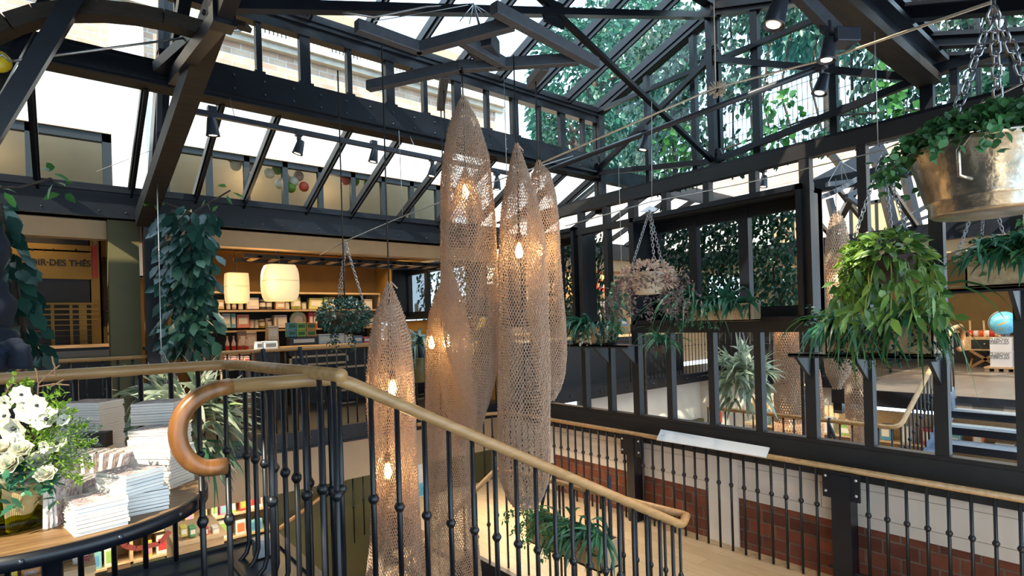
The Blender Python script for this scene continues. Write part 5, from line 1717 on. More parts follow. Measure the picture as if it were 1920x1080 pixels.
# climbers on the posts
def climber(label, line, n, size, m, spread, bare=None):
    t = empty('climbing_plant', line[0], label, 'plant')
    line = [np.asarray(p) for p in line]
    ts = np.linspace(0, len(line) - 1.001, n)
    P = np.array([lerp(line[int(s)], line[int(s) + 1], s - int(s)) for s in ts])
    u = unit(RNG.normal(0, 1, (n, 3)))
    u[:, 2] *= 0.3
    P = P + u * RNG.uniform(0.25, 1.0, (n, 1)) * spread
    D = u * 0.8 + np.array([0, 0, -0.75]) + RNG.normal(0, 0.3, (n, 3)) - 0.25 * FWD
    leaves('leaves', P, D, RNG.uniform(0.75, 1.2, n) * size, RNG.uniform(0.5, 0.68, n) * size, m, t, -FWD + [0, 0, 0.75] + RNG.normal(0, 0.35, (n, 3)), droop=0.25, fold=0.18, shape=(0.82, 1.0))
    MB().tube(line, 0.022, 6).build('stem', M['bark'], t, True)
    if bare:
        MB().tube(bare, 0.008, 5).build('runner', M['bark'], t, True)
        q = [bare[0], bare[len(bare) // 2], bare[-1]]
        leaves('runner_leaves', np.repeat(q, 4, 0) + RNG.normal(0, 0.04, (12, 3)), RNG.normal(0, 1, (12, 3)), 0.09, 0.05, M['lf_bright'], t)
    return t


climber('tall climbing plant with broad bluish leaves on the black post', [at(352, 650, 4.85), at(350, 560, 4.9), at(352, 480, 4.85), at(355, 400, 4.8)], 520, 0.125, M['lf_climb'], 0.235, [at(296, 376, 4.7), at(360, 400, 4.8), at(385, 385, 4.8), at(432, 357, 4.8)])
climber('climbing plant with large blue green leaves at the left edge', [at(58, 665, 3.35), at(28, 560, 3.3), at(15, 480, 3.2), at(-5, 380, 3.1)], 130, 0.115, M['lf_climb'], 0.105, [at(-10, 352, 3.1), at(40, 350, 3.2), at(95, 335, 3.3), at(118, 350, 3.3)])

# ================================================================== PLANTER BOXES
def planter(label, a, b, h, d, m='cratewood', ends='crateend', group='wooden planter boxes', inward=None):
    """open wooden box: front bottom edge a->b, depth d away from the viewer side, height h"""
    a, b = np.asarray(a, float), np.asarray(b, float)
    u = unit(b - a)
    v = np.array([-u[1], u[0], 0.0])
    if inward is not None and v @ np.asarray(inward) < 0: v = -v
    t = empty('planter_box', (a + b) / 2, label, 'planter', group)
    th = 0.014
    z = np.array([0, 0, h])

    def slab(p, q, n, mm, nm):
        MB().prism([p, q, q + z, p + z], tuple(n * th)).build(nm, M[mm], t, bevel=0.002)
    slab(a, b, v, m, 'front_board')
    slab(a + v * d, b + v * d, -v, m, 'back_board')
    slab(a + u * th * 0, a + v * d, u, ends, 'end_board')
    slab(b, b + v * d, -u, ends, 'end_board')
    MB().prism([a, b, b + v * d, a + v * d], (0, 0, th)).build('base_board', M[m], t)
    z2 = np.array([0, 0, h * 0.88])
    MB().prism([a + z2 + (u + v) * th, b + z2 + (v - u) * th, b + v * (d - th) - u * th + z2, a + v * (d - th) + u * th + z2], (0, 0, 0.01)).build('soil', M['soil'], t)
    return t, a, b, u, v, h


def line_pts(a, b, n, v, d, z):
    s = RNG.uniform(0.04, 0.96, n)[:, None]
    return a * (1 - s) + b * s + v * (RNG.uniform(0.15, 0.85, n)[:, None] * d) + [0, 0, z]


def fern_fill(t, a, b, u, v, h, d, n, L, W, m, droop=1.5, out=1.0, name='strap_leaves', rng=(0, 1), up=0.55):
    a2, b2 = lerp(a, b, rng[0]), lerp(a, b, rng[1])
    P = line_pts(a2, b2, n, v, d, h)
    D = -v * out * np.abs(RNG.normal(0.8, 0.4, (n, 1))) + u * RNG.normal(0, 0.6, (n, 1)) + np.array([0, 0, 1.0]) * RNG.uniform(0.2, up + 0.4, (n, 1))
    return straps(name, P, D, RNG.uniform(0.55, 1.15, n) * L, RNG.uniform(0.7, 1.2, n) * W, M[m], t, RNG.uniform(0.7, 1.3, n) * droop, 7)


def creeper_fill(t, a, b, u, v, h, d, n, steps, m, size=0.03, name='creeper_leaves', fall=1.0, rng=(0, 1)):
    a2, b2 = lerp(a, b, rng[0]), lerp(a, b, rng[1])
    P = line_pts(a2, b2, n, v, d, h)
    dirs = [-v * RNG.uniform(0.2, 1.2) + u * RNG.normal(0, 0.8) + np.array([0, 0, RNG.uniform(0.2, 0.9)]) for _ in range(n)]
    N_, D_, ln = vine(P, n, steps, 0.03, 0.5, fall, dirs)
    N_ = np.repeat(N_, 4, 0) + RNG.normal(0, size * 0.35, (len(N_) * 4, 3))
    leaves(name, N_, RNG.normal(0, 1, N_.shape), RNG.uniform(0.7, 1.2, len(N_)) * size, RNG.uniform(0.45, 0.7, len(N_)) * size, M[m], t, droop=0.2)
    sm = MB()
    for l in ln: sm.tube(l[::2], 0.0025, 4)
    sm.build('stem', M['stem'], t)


XS = XM - 0.30


def shelf(label, p, q, z, brackets, depth=0.30, th=0.015):
    """steel plate shelf held by two triangular brackets on the screen"""
    t = empty('bracket_shelf', (XS, p, z), label, 'shelf', 'steel plate shelves on the framed screen')
    MB().box((XM - 0.06 - depth, q, z - th), (XM - 0.06, p, z)).box((XM - 0.06 - depth, q, z - 0.03), (XM - 0.05 - depth, p, z)).build('plate', M['screen'], t)
    for y in brackets:
        MB().prism([(XM - 0.06, y - 0.012, z - th), (XM - 0.06 - depth * 0.9, y - 0.012, z - th), (XM - 0.06 - depth * 0.75, y - 0.012, z - 0.05), (XM - 0.06, y - 0.012, z - 0.22)], (0, 0.024, 0)).build('bracket', M['screen'], t)
    return t


# planter by the narrow window
sh1 = shelf('steel plate shelf with brackets under the left planter on the screen', 4.78, 3.72, 0.93, (4.25, 3.87))
a, b = on(1085, 652, 'x', XS - 0.02), on(1165, 651, 'x', XS - 0.02)
a[2] = b[2] = 0.932
a[1], b[1] = 4.55, 4.08
P1 = planter('wooden planter with variegated ivy on the screen shelf beside the narrow window', a, b, 0.20, 0.22, inward=(1, 0, 0))
fern_fill(*P1[:6], 0.22, 70, 0.40, 0.046, 'lf_fern', 1.6, 1.0, rng=(0.0, 0.45))
creeper_fill(*P1[:6], 0.22, 16, 9, 'lf_ball', 0.05, rng=(0, 1))
creeper_fill(*P1[:6], 0.22, 6, 8, 'petal', 0.05, 'variegated_leaves', 1.2, rng=(0.4, 1))
# planter on the window sill
a, b = np.array([XM - 0.27, 3.50, 1.155]), np.array([XM - 0.27, 2.50, 1.155])
b[1] = on(1406, 575, 'x', XM - 0.27)[1]
a[1] = on(1285, 575, 'x', XM - 0.27)[1]
P2 = planter('wooden planter of hanging fern on the sill of the black window box', a, b, 0.16, 0.20, inward=(1, 0, 0))
fern_fill(*P2[:6], 0.2, 120, 0.30, 0.046, 'lf_fern', 1.7, 1.0)
creeper_fill(*P2[:6], 0.2, 18, 10, 'lf_fern', 0.035, rng=(0, 0.5), fall=0.7)
fern_fill(P2[0], P2[1], P2[1] + P2[3] * 0.05, P2[3], P2[4], P2[5], 0.2, 44, 0.66, 0.040, 'lf_fern', 1.9, 0.6, 'long_strap_leaves')
# two planters on the right shelf
sh2 = shelf('steel plate shelf with brackets under the pair of planters at right', 2.08, 1.10, 0.885, (2.045, 1.615, 1.155))
ya, yb, yc, yd = [on(px, 640, 'x', XS - 0.02)[1] for px in (1547, 1652, 1692, 1757)]
P3 = planter('left wooden planter of the pair on the right shelf, half covered by hanging ferns', np.array([XS - 0.02, ya, 0.887]), np.array([XS - 0.02, yb, 0.887]), 0.20, 0.22, inward=(1, 0, 0))
P4 = planter('right wooden planter of the pair on the right shelf with dark creeper', np.array([XS - 0.02, yb - 0.03, 0.887]), np.array([XS - 0.02, yd + 0.02, 0.887]), 0.23, 0.22, inward=(1, 0, 0))
fern_fill(*P3[:6], 0.22, 50, 0.44, 0.038, 'lf_fern', 1.7, 1.1, rng=(-0.05, 0.5))
fern_fill(*P3[:6], 0.22, 16, 0.70, 0.036, 'lf_strap', 2.4, 0.6, 'long_strap_leaves', rng=(0.1, 0.4))
creeper_fill(*P3[:6], 0.22, 24, 12, 'lf_ball', 0.03, rng=(0.3, 1))
creeper_fill(*P3[:6], 0.22, 8, 9, 'lf_ball', 0.032, 'spreading_creeper', 0.15, rng=(0.0, 0.5))
fern_fill(*P4[:6], 0.22, 30, 0.55, 0.026, 'lf_fern', 2.0, 0.8, rng=(0.0, 0.6))
fern_fill(*P4[:6], 0.22, 36, 0.85, 0.028, 'lf_strap', 2.5, 0.6, 'long_strap_leaves', rng=(0.0, 0.8))
creeper_fill(*P4[:6], 0.22, 26, 11, 'lf_ball', 0.032)
# planter higher at the right edge
sh3 = shelf('steel plate shelf with brackets at the right edge of the screen', 1.20, -0.10, 1.335, (1.155, 0.72, 0.28))
P5 = planter('wooden planter of large hanging ferns on the high shelf at the right edge', np.array([XS - 0.02, on(1812, 550, 'x', XS)[1], 1.337]), np.array([XS - 0.02, 0.2, 1.337]), 0.22, 0.22, inward=(1, 0, 0))
fern_fill(*P5[:6], 0.22, 160, 0.38, 0.046, 'lf_fern', 1.6, 1.0)
creeper_fill(*P5[:6], 0.22, 40, 8, 'lf_tub', 0.04, fall=0.4)
top = at(1848, 330, 3.9)
for px, py in ((1790, 490), (1838, 480), (1838 + 55, 478)):
    chain_mesh('chain', at(px, py, 3.95), top, P5[0], 0.036, 0.0034)
# planter hung on the landing railing
hx = 2.86
a, b = on(987, 1010, 'x', hx), on(1128, 1056, 'x', hx)
zz = (on(990, 1000, 'x', hx)[2] + on(1128, 1030, 'x', hx)[2]) / 2 - 0.12
P6 = planter('planter of ferns strapped to the landing railing behind the stair handrail', np.array([hx, a[1], zz]), np.array([hx, b[1], zz]), 0.20, 0.2, inward=(1, 0, 0))
fern_fill(*P6[:6], 0.2, 80, 0.42, 0.034, 'lf_fern', 1.6, 0.8, rng=(0.4, 1.0))
creeper_fill(*P6[:6], 0.2, 40, 10, 'lf_tub', 0.034, rng=(0, 0.7), fall=0.5)
MB().tube([P6[1] + [0.1, 0, 0], P6[1] + [0.16, -0.05, 0.35], P6[1] + [0.22, -0.1, 0.6]], 0.014, 6).build('strap', M['strap'], P6[0])
MB().tube([P6[2] + [0.1, 0, 0], P6[2] + [0.16, 0.05, 0.35], P6[2] + [0.22, 0.1, 0.62]], 0.014, 6).build('strap', M['strap'], P6[0])
# small fern beyond the screen at 1240,640
t = empty('trailing_fern', at(1240, 650, 5.4), 'small bright fern on a post beyond the left bays of the screen', 'plant')
strap_tuft('frond', at(1240, 640, 5.4), (0.06, 0.06, 0.03), 60, 0.30, 0.02, M['lf_fern'], t, 1.5, 0.5)
MB().lathe([(0.04, -0.06), (0.08, 0.02), (0.07, 0.02)], (0, 0, 0), 12).build('basket', M['bark'], t, True, local=True)
t = empty('trailing_fern', at(1165, 560, 4.9), 'dark trailing vine behind the pale flower basket', 'plant')
N_, D_, ln = vine([at(1165, 520, 4.85), at(1160, 530, 4.85), at(1172, 525, 4.85)], 8, 11, 0.04, 0.5, 1.5)
N_ = np.repeat(N_, 4, 0) + RNG.normal(0, 0.02, (len(N_) * 4, 3))
leaves('leaves', N_, RNG.normal(0, 1, N_.shape) + [0, 0, -0.5], RNG.uniform(0.04, 0.07, len(N_)), RNG.uniform(0.02, 0.035, len(N_)), M['lf_fern'], t)
sm = MB()
for l in ln: sm.tube(l, 0.003, 4)
sm.build('stem', M['stem'], t)
MB().tube([at(1166, 522, 4.85), at(1166, 522, 4.85) + [0, 0, 2.6 - at(1166, 522, 4.85)[2]]], 0.003, 5).build('hanger', M['wire'], t)

# ================================================================== THE BOOK TABLE
TZ, TC, TR = 0.62, np.array([-0.04, 2.47]), 0.465
t = empty('round_table', (TC[0], TC[1], 0.08), 'round rustic oak table with a dark riveted steel rim, covered with books', 'table')
MB().lathe([(0.01, TZ - 0.03), (TR - 0.004, TZ - 0.03), (TR - 0.004, TZ), (0.01, TZ)], (0, 0, -0.08), 72).build('tabletop', M['rustic'], t, local=True)
MB().lathe([(TR - 0.004, TZ - 0.045), (TR + 0.006, TZ - 0.045), (TR + 0.006, TZ - 0.002), (TR - 0.004, TZ - 0.002), (TR - 0.004, TZ - 0.045)], (0, 0, -0.08), 72, False).build('rim', M['steel'], t, True, local=True)
b = MB()
for px, py in ((50, 1035), (211, 1001), (321, 963)):
    q = on(px, py, 'z', TZ - 0.02)
    v_ = unit(q[:2] - TC)
    b.ball((v_[0] * (TR + 0.006), v_[1] * (TR + 0.006), TZ - 0.022 - 0.08), 0.008, 8)
b.build('rivet', M['rivet'], t, True, local=True)
MB().lathe([(0.16, 0.0), (0.16, 0.02), (0.03, 0.04), (0.03, TZ - 0.12)], (0, 0, 0), 20).build('pedestal', M['steel'], t, True, local=True)

_bk = {}


def book_mesh(L, D, th):
    key = (round(L, 3), round(D, 3), round(th, 4))
    if key not in _bk:
        pg = MB().box((0.002, 0.003, 0.0012), (L - 0.002, D - 0.002, th - 0.0012)).mesh('page_block')
        cv = MB().box((0, 0, 0), (L, D, 0.0010)).box((0, 0, th - 0.0010), (L, D, th)).box((0, 0, 0), (L, 0.0014, th)).mesh('cover')
        pg.materials.append(M['page']); cv.materials.append(M['spine']); cv.materials.append(M['cover'])
        cv.polygons[7].material_index = 1
        _bk[key] = (pg, cv)
    return _bk[key]


def book(loc, rz, L, D, th, label, group, rot=None, cov=None):
    t = empty('book', loc, label, 'book', group, rz=rz)
    if rot is not None: t.rotation_euler = rot
    pg, cv = book_mesh(L, D, th)
    for nm, me in (('page_block', pg), ('cover', cv)):
        o = bpy.data.objects.new(nm, me)
        COL.objects.link(o)
        o.parent = t
    return t


def stack(c0, c1, z0, D, zt, where, group, th=0.0112, L=None, inset=0.0):
    p, q = on(*c0, 'z', z0), on(*c1, 'z', z0)
    u = unit((q - p)[:2])
    L = np.linalg.norm((q - p)[:2]) if L is None else L
    rz = math.atan2(u[1], u[0])
    v = np.array([-u[1], u[0]])
    n = int(round((zt - TZ if z0 > TZ + 0.03 and inset == 0 else zt - z0) / th))
    zb = TZ if (z0 > TZ + 0.03 and inset == 0) else z0
    for i in range(n):
        j = RNG.normal(0, 0.0016, 2)
        off = u * j[0] + v * j[1]
        r_ = rz + RNG.normal(0, 0.006)
        pos = (p[0] + off[0], p[1] + off[1], zb + i * th)
        k = n - 1 - i
        lb = f'top book of the {where}' if k == 0 else (f'bottom book of the {where}' if i == 0 else f'{ORD[k]} book from the top, {where}')
        book(pos, r_, L, D, th - 0.0004, lb, group)


stack((143, 1008), (242, 983), TZ, 0.145, TZ + 0.088, 'front stack of books on the round table', 'books in the front stack')
stack((236, 970), (318, 953), TZ, 0.15, TZ + 0.079, 'right front stack by the table rim', 'books in the right front stack')
stack((166, 962), (234, 945), TZ, 0.13, TZ + 0.079, 'low stack left of the right front stack', 'books in the hidden low stack')
stack((236, 934), (307, 913), TZ + 0.0795, 0.15, TZ + 0.0795 + 0.068, 'upper middle stack laid across two lower stacks', 'books in the upper middle stack', inset=1)
stack((214, 875), (319, 876), TZ + 0.082, 0.13, TZ + 0.15, 'wide stack in the middle of the table', 'books in the wide middle stack')
stack((240, 838), (322, 835), TZ + 0.14, 0.15, TZ + 0.20, 'tall rear stack below the highest books', 'books in the tall rear stack')
stack((246, 799), (327, 794), TZ + 0.2005, 0.15, TZ + 0.295, 'highest rear stack of paperbacks', 'books in the highest rear stack', inset=1)
stack((110, 800), (186, 799), TZ + 0.19, 0.14, TZ + 0.29, 'rear left stack behind the flowers', 'books in the rear left stack')


def standing(c0, lean, rz, H, D, th, label, group='books standing on the round table'):
    p = on(*c0, 'z', TZ)
    t = book(p, 0, H, D, th, label, group)
    t.rotation_euler = Matrix(((0, 0, 1), (0, 1, 0), (-1, 0, 0))).to_euler()
    m = Matrix.Translation(V3(p)) @ Matrix.Rotation(rz, 4, 'Z') @ Matrix.Rotation(lean, 4, 'Y') @ Matrix(((0, 0, 1, 0), (0, 1, 0, 0), (1, 0, 0, 0), (0, 0, 0, 1)))
    t.matrix_world = m
    return t


th0 = math.atan2(RGT[1], RGT[0])
for i, px in enumerate((80, 90, 99)):
    standing((px, 992 - i * 2), 0.03 - 0.03 * i, th0 + 0.15, 0.155, 0.11, 0.014, ['leftmost upright white book beside the vase', 'middle upright white book beside the vase', 'right upright white book beside the front stack'][i])
for i, px in enumerate((158, 170, 182, 194, 206)):
    standing((px, 930 - i * 1), -0.10 + 0.09 * i, th0 + 0.1, 0.15, 0.10, 0.013, f'{ORD[i]} of the fanned white books behind the flowers, from the left', 'fanned white books behind the flowers')
for i, px in enumerate((108, 120, 132, 144)):
    standing((px, 962), 0.02 * i, th0 + 0.1, 0.10, 0.12, 0.014, f'{ORD[i]} from the left of the shaded upright books behind the front stack', 'shaded upright books behind the front stack')
# small black box with white script
p = on(178, 838, 'z', TZ + 0.13)
t = empty('small_box', p, 'small black display box with white script among the books', 'box')
MB().cbox((0, 0, 0.03), (0.11, 0.05, 0.06), th0 + 0.15).build('carton', M['black'], t, local=True, bevel=0.002)
MB().cbox((0, 0.02, -0.07), (0.12, 0.08, 0.14), th0 + 0.15).build('stand', M['page'], t, local=True)
o = font('script', 'Gucci', 0.034, M['signboard'], t, p + np.array([-0.003, 0, 0.032]) - FWD * 0.030, (math.pi / 2, math.pi, th0 + 0.15), 0.0005, 'CENTER')

# bouquet ------------------------------------------------------------
vb = on(22, 990, 'z', TZ)
t = empty('bouquet', (vb[0], vb[1], TZ), 'bouquet of white roses and anemones with green sprays at the left edge', 'bouquet')
MB().lathe([(0.05, 0.002), (0.085, 0.004), (0.105, 0.02), (0.100, 0.04), (0.075, 0.075), (0.06, 0.095), (0.055, 0.10), (0.052, 0.095), (0.09, 0.03), (0.08, 0.012), (0.01, 0.01)], (0, 0, 0), 28).build('vase', M['wrapgreen'], t, True, local=True)
wr = []
for i in range(33):
    a = -0.55 + 1.5 * i / 32
    r0, r1 = 0.075 + 0.006 * math.sin(9 * a), 0.125 + 0.022 * math.sin(7 * a + 1)
    wr.append(((r0 * math.cos(a), r0 * math.sin(a), 0.02 + 0.02 * math.sin(5 * a)), (r1 * math.cos(a), r1 * math.sin(a), 0.16 + 0.025 * math.sin(6 * a))))
wm = MB()
for (p0, p1), (q0, q1) in zip(wr[:-1], wr[1:]):
    wm.poly([p0, q0, q1, p1])
wm.build('wrapping_paper', M['wrap'], t, local=True).rotation_euler = (0, 0, th0 - 0.45)
bw = 1.63
SP = lambda px, py, dw=0.0: at(px, py, bw + dw)
st = MB()
for k in range(26):
    a = RNG.uniform(0, 6.28)
    st.tube([np.array([vb[0] + 0.02 * math.cos(a), vb[1] + 0.02 * math.sin(a), TZ + 0.03]), np.array([vb[0] + 0.03 * math.cos(a), vb[1] + 0.03 * math.sin(a), TZ + 0.11]), np.array([vb[0] + 0.13 * math.cos(a), vb[1] + 0.13 * math.sin(a), TZ + RNG.uniform(0.18, 0.3)])], 0.0025, 5)
st.build('stems', M['stem'], t)


def rose(px, py, r, dw=0.0, nm='rose'):
    c = SP(px, py, dw)
    face = unit(-FWD * 0.7 + UPV * 0.6 + RNG.normal(0, 0.2, 3))
    P, D, N2, L, W = [], [], [], [], []
    for ring, (k, rr, ll) in enumerate(((3, 0.10, 0.55), (4, 0.22, 0.7), (5, 0.34, 0.85), (6, 0.42, 1.0), (6, 0.40, 1.05))):
        a0 = RNG.uniform(0, 6)
        e1 = unit(np.cross(face, [0.2, 0.3, 0.9])); e2 = np.cross(face, e1)
        for i in range(k):
            a = a0 + 6.283 * i / k
            o = e1 * math.cos(a) + e2 * math.sin(a)
            P.append(c + o * r * rr * 0.5 - face * r * 0.45)
            D.append(o * (0.12 + 0.22 * ring) + face * (1.0 - 0.12 * ring))
            N2.append(-o + face * 0.2)
            L.append(r * ll * 1.15); W.append(r * (0.75 + 0.12 * ring))
    leaves(nm, P, D, L, W, M['petal'], t, np.array(N2), droop=0.0, fold=0.45, shape=(1.0, 1.15))


def anemone(px, py, r, dw=0.0):
    c = SP(px, py, dw)
    face = unit(-FWD * 0.9 + UPV * 0.35 + RNG.normal(0, 0.3, 3))
    e1 = unit(np.cross(face, [0.2, 0.3, 0.9])); e2 = np.cross(face, e1)
    P, D, N2 = [], [], []
    for i in range(8):
        a = 6.283 * i / 8 + RNG.normal(0, 0.1)
        o = e1 * math.cos(a) + e2 * math.sin(a)
        P.append(c + o * r * 0.12); D.append(o + face * 0.28); N2.append(face)
    leaves('anemone', P, D, r, r * 0.85, M['petal'], t, np.array(N2), droop=0.0, fold=0.15, shape=(0.95, 1.05))
    b = base_of(t)
    MB().ball(c + face * r * 0.1 - b, r * 0.16, 8).build('anemone_eye', M['flowereye'], t, True, local=True)


for px, py, r in ((16, 868, 0.033), (58, 872, 0.026), (52, 905, 0.028), (85, 888, 0.024), (40, 842, 0.024), (70, 862, 0.025), (12, 900, 0.024), (38, 882, 0.026), (5, 838, 0.026), (62, 893, 0.026)):
    rose(px, py, r, RNG.uniform(-0.06, 0.02))
for px, py, r in ((27, 803, 0.042), (88, 787, 0.038), (108, 832, 0.034), (120, 788, 0.018), (55, 772, 0.034), (10, 780, 0.032), (105, 818, 0.024), (84, 838, 0.018), (40, 740, 0.026), (8, 755, 0.022), (70, 760, 0.03)):
    anemone(px, py, r, RNG.uniform(-0.05, 0.06))


def spray(px0, py0, px1, py1, n, m, size, nm, dw=0.0, width=0.035):
    p, q = SP(px0, py0, dw), SP(px1, py1, dw)
    s = RNG.uniform(0, 1, n)[:, None]
    sag = np.sin(s * 3.14) * 0.02
    P = p * (1 - s) + q * s + RNG.normal(0, 1, (n, 3)) * width * (1.05 - s) + np.array([0, 0, 1.0]) * sag
    D = (q - p) * 1.5 + RNG.normal(0, 0.12, (n, 3))
    leaves(nm, P, D, RNG.uniform(0.7, 1.2, n) * size, RNG.uniform(0.25, 0.45, n) * size, M[m], t, droop=0.1, kind='stuff')


for a in ((70, 850, 140, 770), (75, 860, 175, 830), (80, 880, 172, 872), (75, 875, 150, 905), (60, 830, 120, 760), (80, 850, 160, 800), (60, 845, 95, 820)):
    spray(*a, 260, 'lf_spray', 0.014, 'green_spray', 0.02)
for a in ((100, 870, 190, 800), (105, 875, 185, 835), (95, 865, 170, 860), (110, 850, 165, 790)):
    spray(*a, 130, 'lf_blue', 0.013, 'blue_grey_spray', 0.03, 0.025)
spray(10, 930, 30, 880, 60, 'lf_fern', 0.05, 'dark_leaves', -0.02, 0.05)
spray(40, 930, 90, 910, 60, 'lf_fern', 0.05, 'dark_leaves', 0.0, 0.045)
spray(20, 760, 50, 720, 60, 'lf_spray', 0.03, 'star_leaves', 0.05, 0.03)
spray(85, 770, 110, 740, 50, 'lf_spray', 0.026, 'star_leaves', 0.05, 0.025)
tw = MB()
for line in (((60, 820), (70, 760), (72, 720), (88, 705), (112, 685)), ((72, 725), (100, 720), (130, 722)), ((72, 718), (70, 700), (66, 690)), ((90, 703), (104, 705), (102, 690)), ((104, 690), (100, 680), (98, 668)), ((95, 725), (120, 712)), ((5, 750), (15, 730), (24, 718))):
    tw.tube([SP(x, y, 0.03) for x, y in line], 0.0022, 5)
tw.build('bare_twigs', M['twig'], t)

# silver floor box on the landing
p = on(497, 1040, 'z', 0.085)
t = empty('floor_box', p, 'small silver metal box at the foot of the landing rail', 'box')
MB().cbox((0, 0, 0.04), (0.10, 0.07, 0.08), 0.1).build('housing', M['silver'], t, local=True, bevel=0.004)
MB().cbox((0, 0, 0.083), (0.104, 0.074, 0.008), 0.1).build('lid', M['silver'], t, local=True, bevel=0.002)

# timeline sign on the railing
a, b, c, d = at(1239, 805, 4.42), at(1443, 840, 4.00), at(1437, 858, 3.93), at(1231, 824, 4.35)
a, b = on(1239, 805, 'x', 4.80), on(1443, 839, 'x', 4.80)
d, c = on(1231, 824, 'x', 4.66), on(1436, 857, 'x', 4.66)
t = empty('timeline_sign', (a + c) / 2, 'long slanted white timeline sign fixed along the landing handrail', 'sign')
nrm = unit(np.cross(b - a, d - a)); nrm = nrm if nrm[2] > 0 else -nrm
MB().prism([a, b, c, d], tuple(-nrm * 0.01)).build('board', M['signboard'], t)
MB().bar((4.76, a[1] - 0.2, -0.02), (4.73, a[1] - 0.2, 0.0), 0.03).bar((4.76, b[1] + 0.2, -0.02), (4.73, b[1] + 0.2, 0.0), 0.03).build('clip', M['steel'], t)
ux, uy = unit(b - a), unit(np.cross(nrm, unit(b - a)))
rot = Matrix((ux, uy, nrm)).transposed().to_euler()
ln_ = np.linalg.norm(b - a)
for s, v_, tx in ((0.07, 0.35, '1917'), (0.19, 0.75, '1923'), (0.33, 0.62, '1927 1929'), (0.47, 0.62, '1930 1933'), (0.60, 0.45, '1938'), (0.75, 0.75, '1976'), (0.91, 0.35, '2002')):
    q = a + ux * ln_ * s + (d - a) * v_ + nrm * 0.001
    font('year', tx, 0.024, M['ink'], t, q, rot, 0.0003, 'CENTER')
lm = MB()
for s, v_ in ((0.07, 0.55), (0.19, 0.45), (0.33, 0.82), (0.47, 0.30), (0.60, 0.72), (0.75, 0.45), (0.91, 0.6)):
    for k in range(3):
        q = a + ux * ln_ * s + (d - a) * (v_ + 0.06 * k - 0.06) + nrm * 0.001
        lm.bar(q - ux * 0.05, q + ux * 0.05, 0.003, 0.0006, nrm)
lm.build('text_lines', mat('pale_grey_ink', (0.45, 0.46, 0.48), 0.8), t)

# ================================================================== THE TEA SHOP
def goods(name, label, cat, lo, hi, y, depth, col, group, kind='box', m2=None):
    """a shop article standing at true distance: pixel corners lo (left, bottom), hi (right, top) on the plane y"""
    a, b = on(*lo, 'y', y), on(*hi, 'y', y)
    wd, ht = max(0.02, b[0] - a[0]), max(0.02, on(lo[0], hi[1], 'y', y)[2] - a[2])
    t = empty(name, (a[0] + wd / 2, y + depth / 2, a[2]), label, cat, group)
    key = tuple(round(float(v), 2) for v in col)
    if key not in _gm:
        _gm[key] = mat('goods_paint', col, 0.45, 0, 0.06, 20)
    m = _gm[key]
    if kind == 'box':
        MB().box((-wd / 2, -depth / 2, 0), (wd / 2, depth / 2, ht)).build('carton', m, t, local=True, bevel=min(0.006, wd * 0.1))
        MB().box((-wd * 0.36, -depth / 2 - 0.0025, ht * 0.28), (wd * 0.36, -depth / 2, ht * 0.74)).build('front_label', m2 or M['page'], t, local=True)
        MB().box((-wd / 2 - 0.001, -depth / 2 - 0.001, ht * 0.86), (wd / 2 + 0.001, depth / 2, ht * 0.9)).build('lid_seam', M['ink'], t, local=True)
    elif kind == 'tin':
        r = wd / 2
        MB().lathe([(r * 0.95, 0), (r, 0.004), (r, ht * 0.82), (r * 0.97, ht * 0.83)], (0, 0, 0), 16).build('body', m, t, True, local=True)
        MB().lathe([(r * 1.02, ht * 0.82), (r * 1.02, ht * 0.97), (r * 0.9, ht)], (0, 0, 0), 16).build('lid', m2 or M['silver'], t, True, local=True)
        MB().lathe([(r * 1.004, ht * 0.25), (r * 1.006, ht * 0.65)], (0, 0, 0), 16, False).build('label_band', M['page'], t, True, local=True)
    elif kind == 'bottle':
        r = wd / 2
        MB().lathe([(r * 0.9, 0), (r, 0.005), (r, ht * 0.55), (r * 0.4, ht * 0.75), (r * 0.4, ht * 0.85)], (0, 0, 0), 14).build('glass', m, t, True, local=True)
        MB().lathe([(r * 0.42, ht * 0.82), (r * 0.42, ht)], (0, 0, 0), 10).build('cork', M['kraft'], t, True, local=True)
        MB().lathe([(r * 1.01, ht * 0.12), (r * 1.01, ht * 0.4)], (0, 0, 0), 14, False).build('label_band', M['red'], t, True, local=True)
    elif kind == 'plate':
        MB().ball((0, 0, ht / 2), ht / 2, 18, wd / ht, 0.12, 1).build('dish', m, t, True, local=True)
        MB().ball((0, -0.02, ht / 2), ht * 0.28, 14, wd / ht, 0.12, 1).build('pattern', m2 or M['page'], t, True, local=True)
    return t


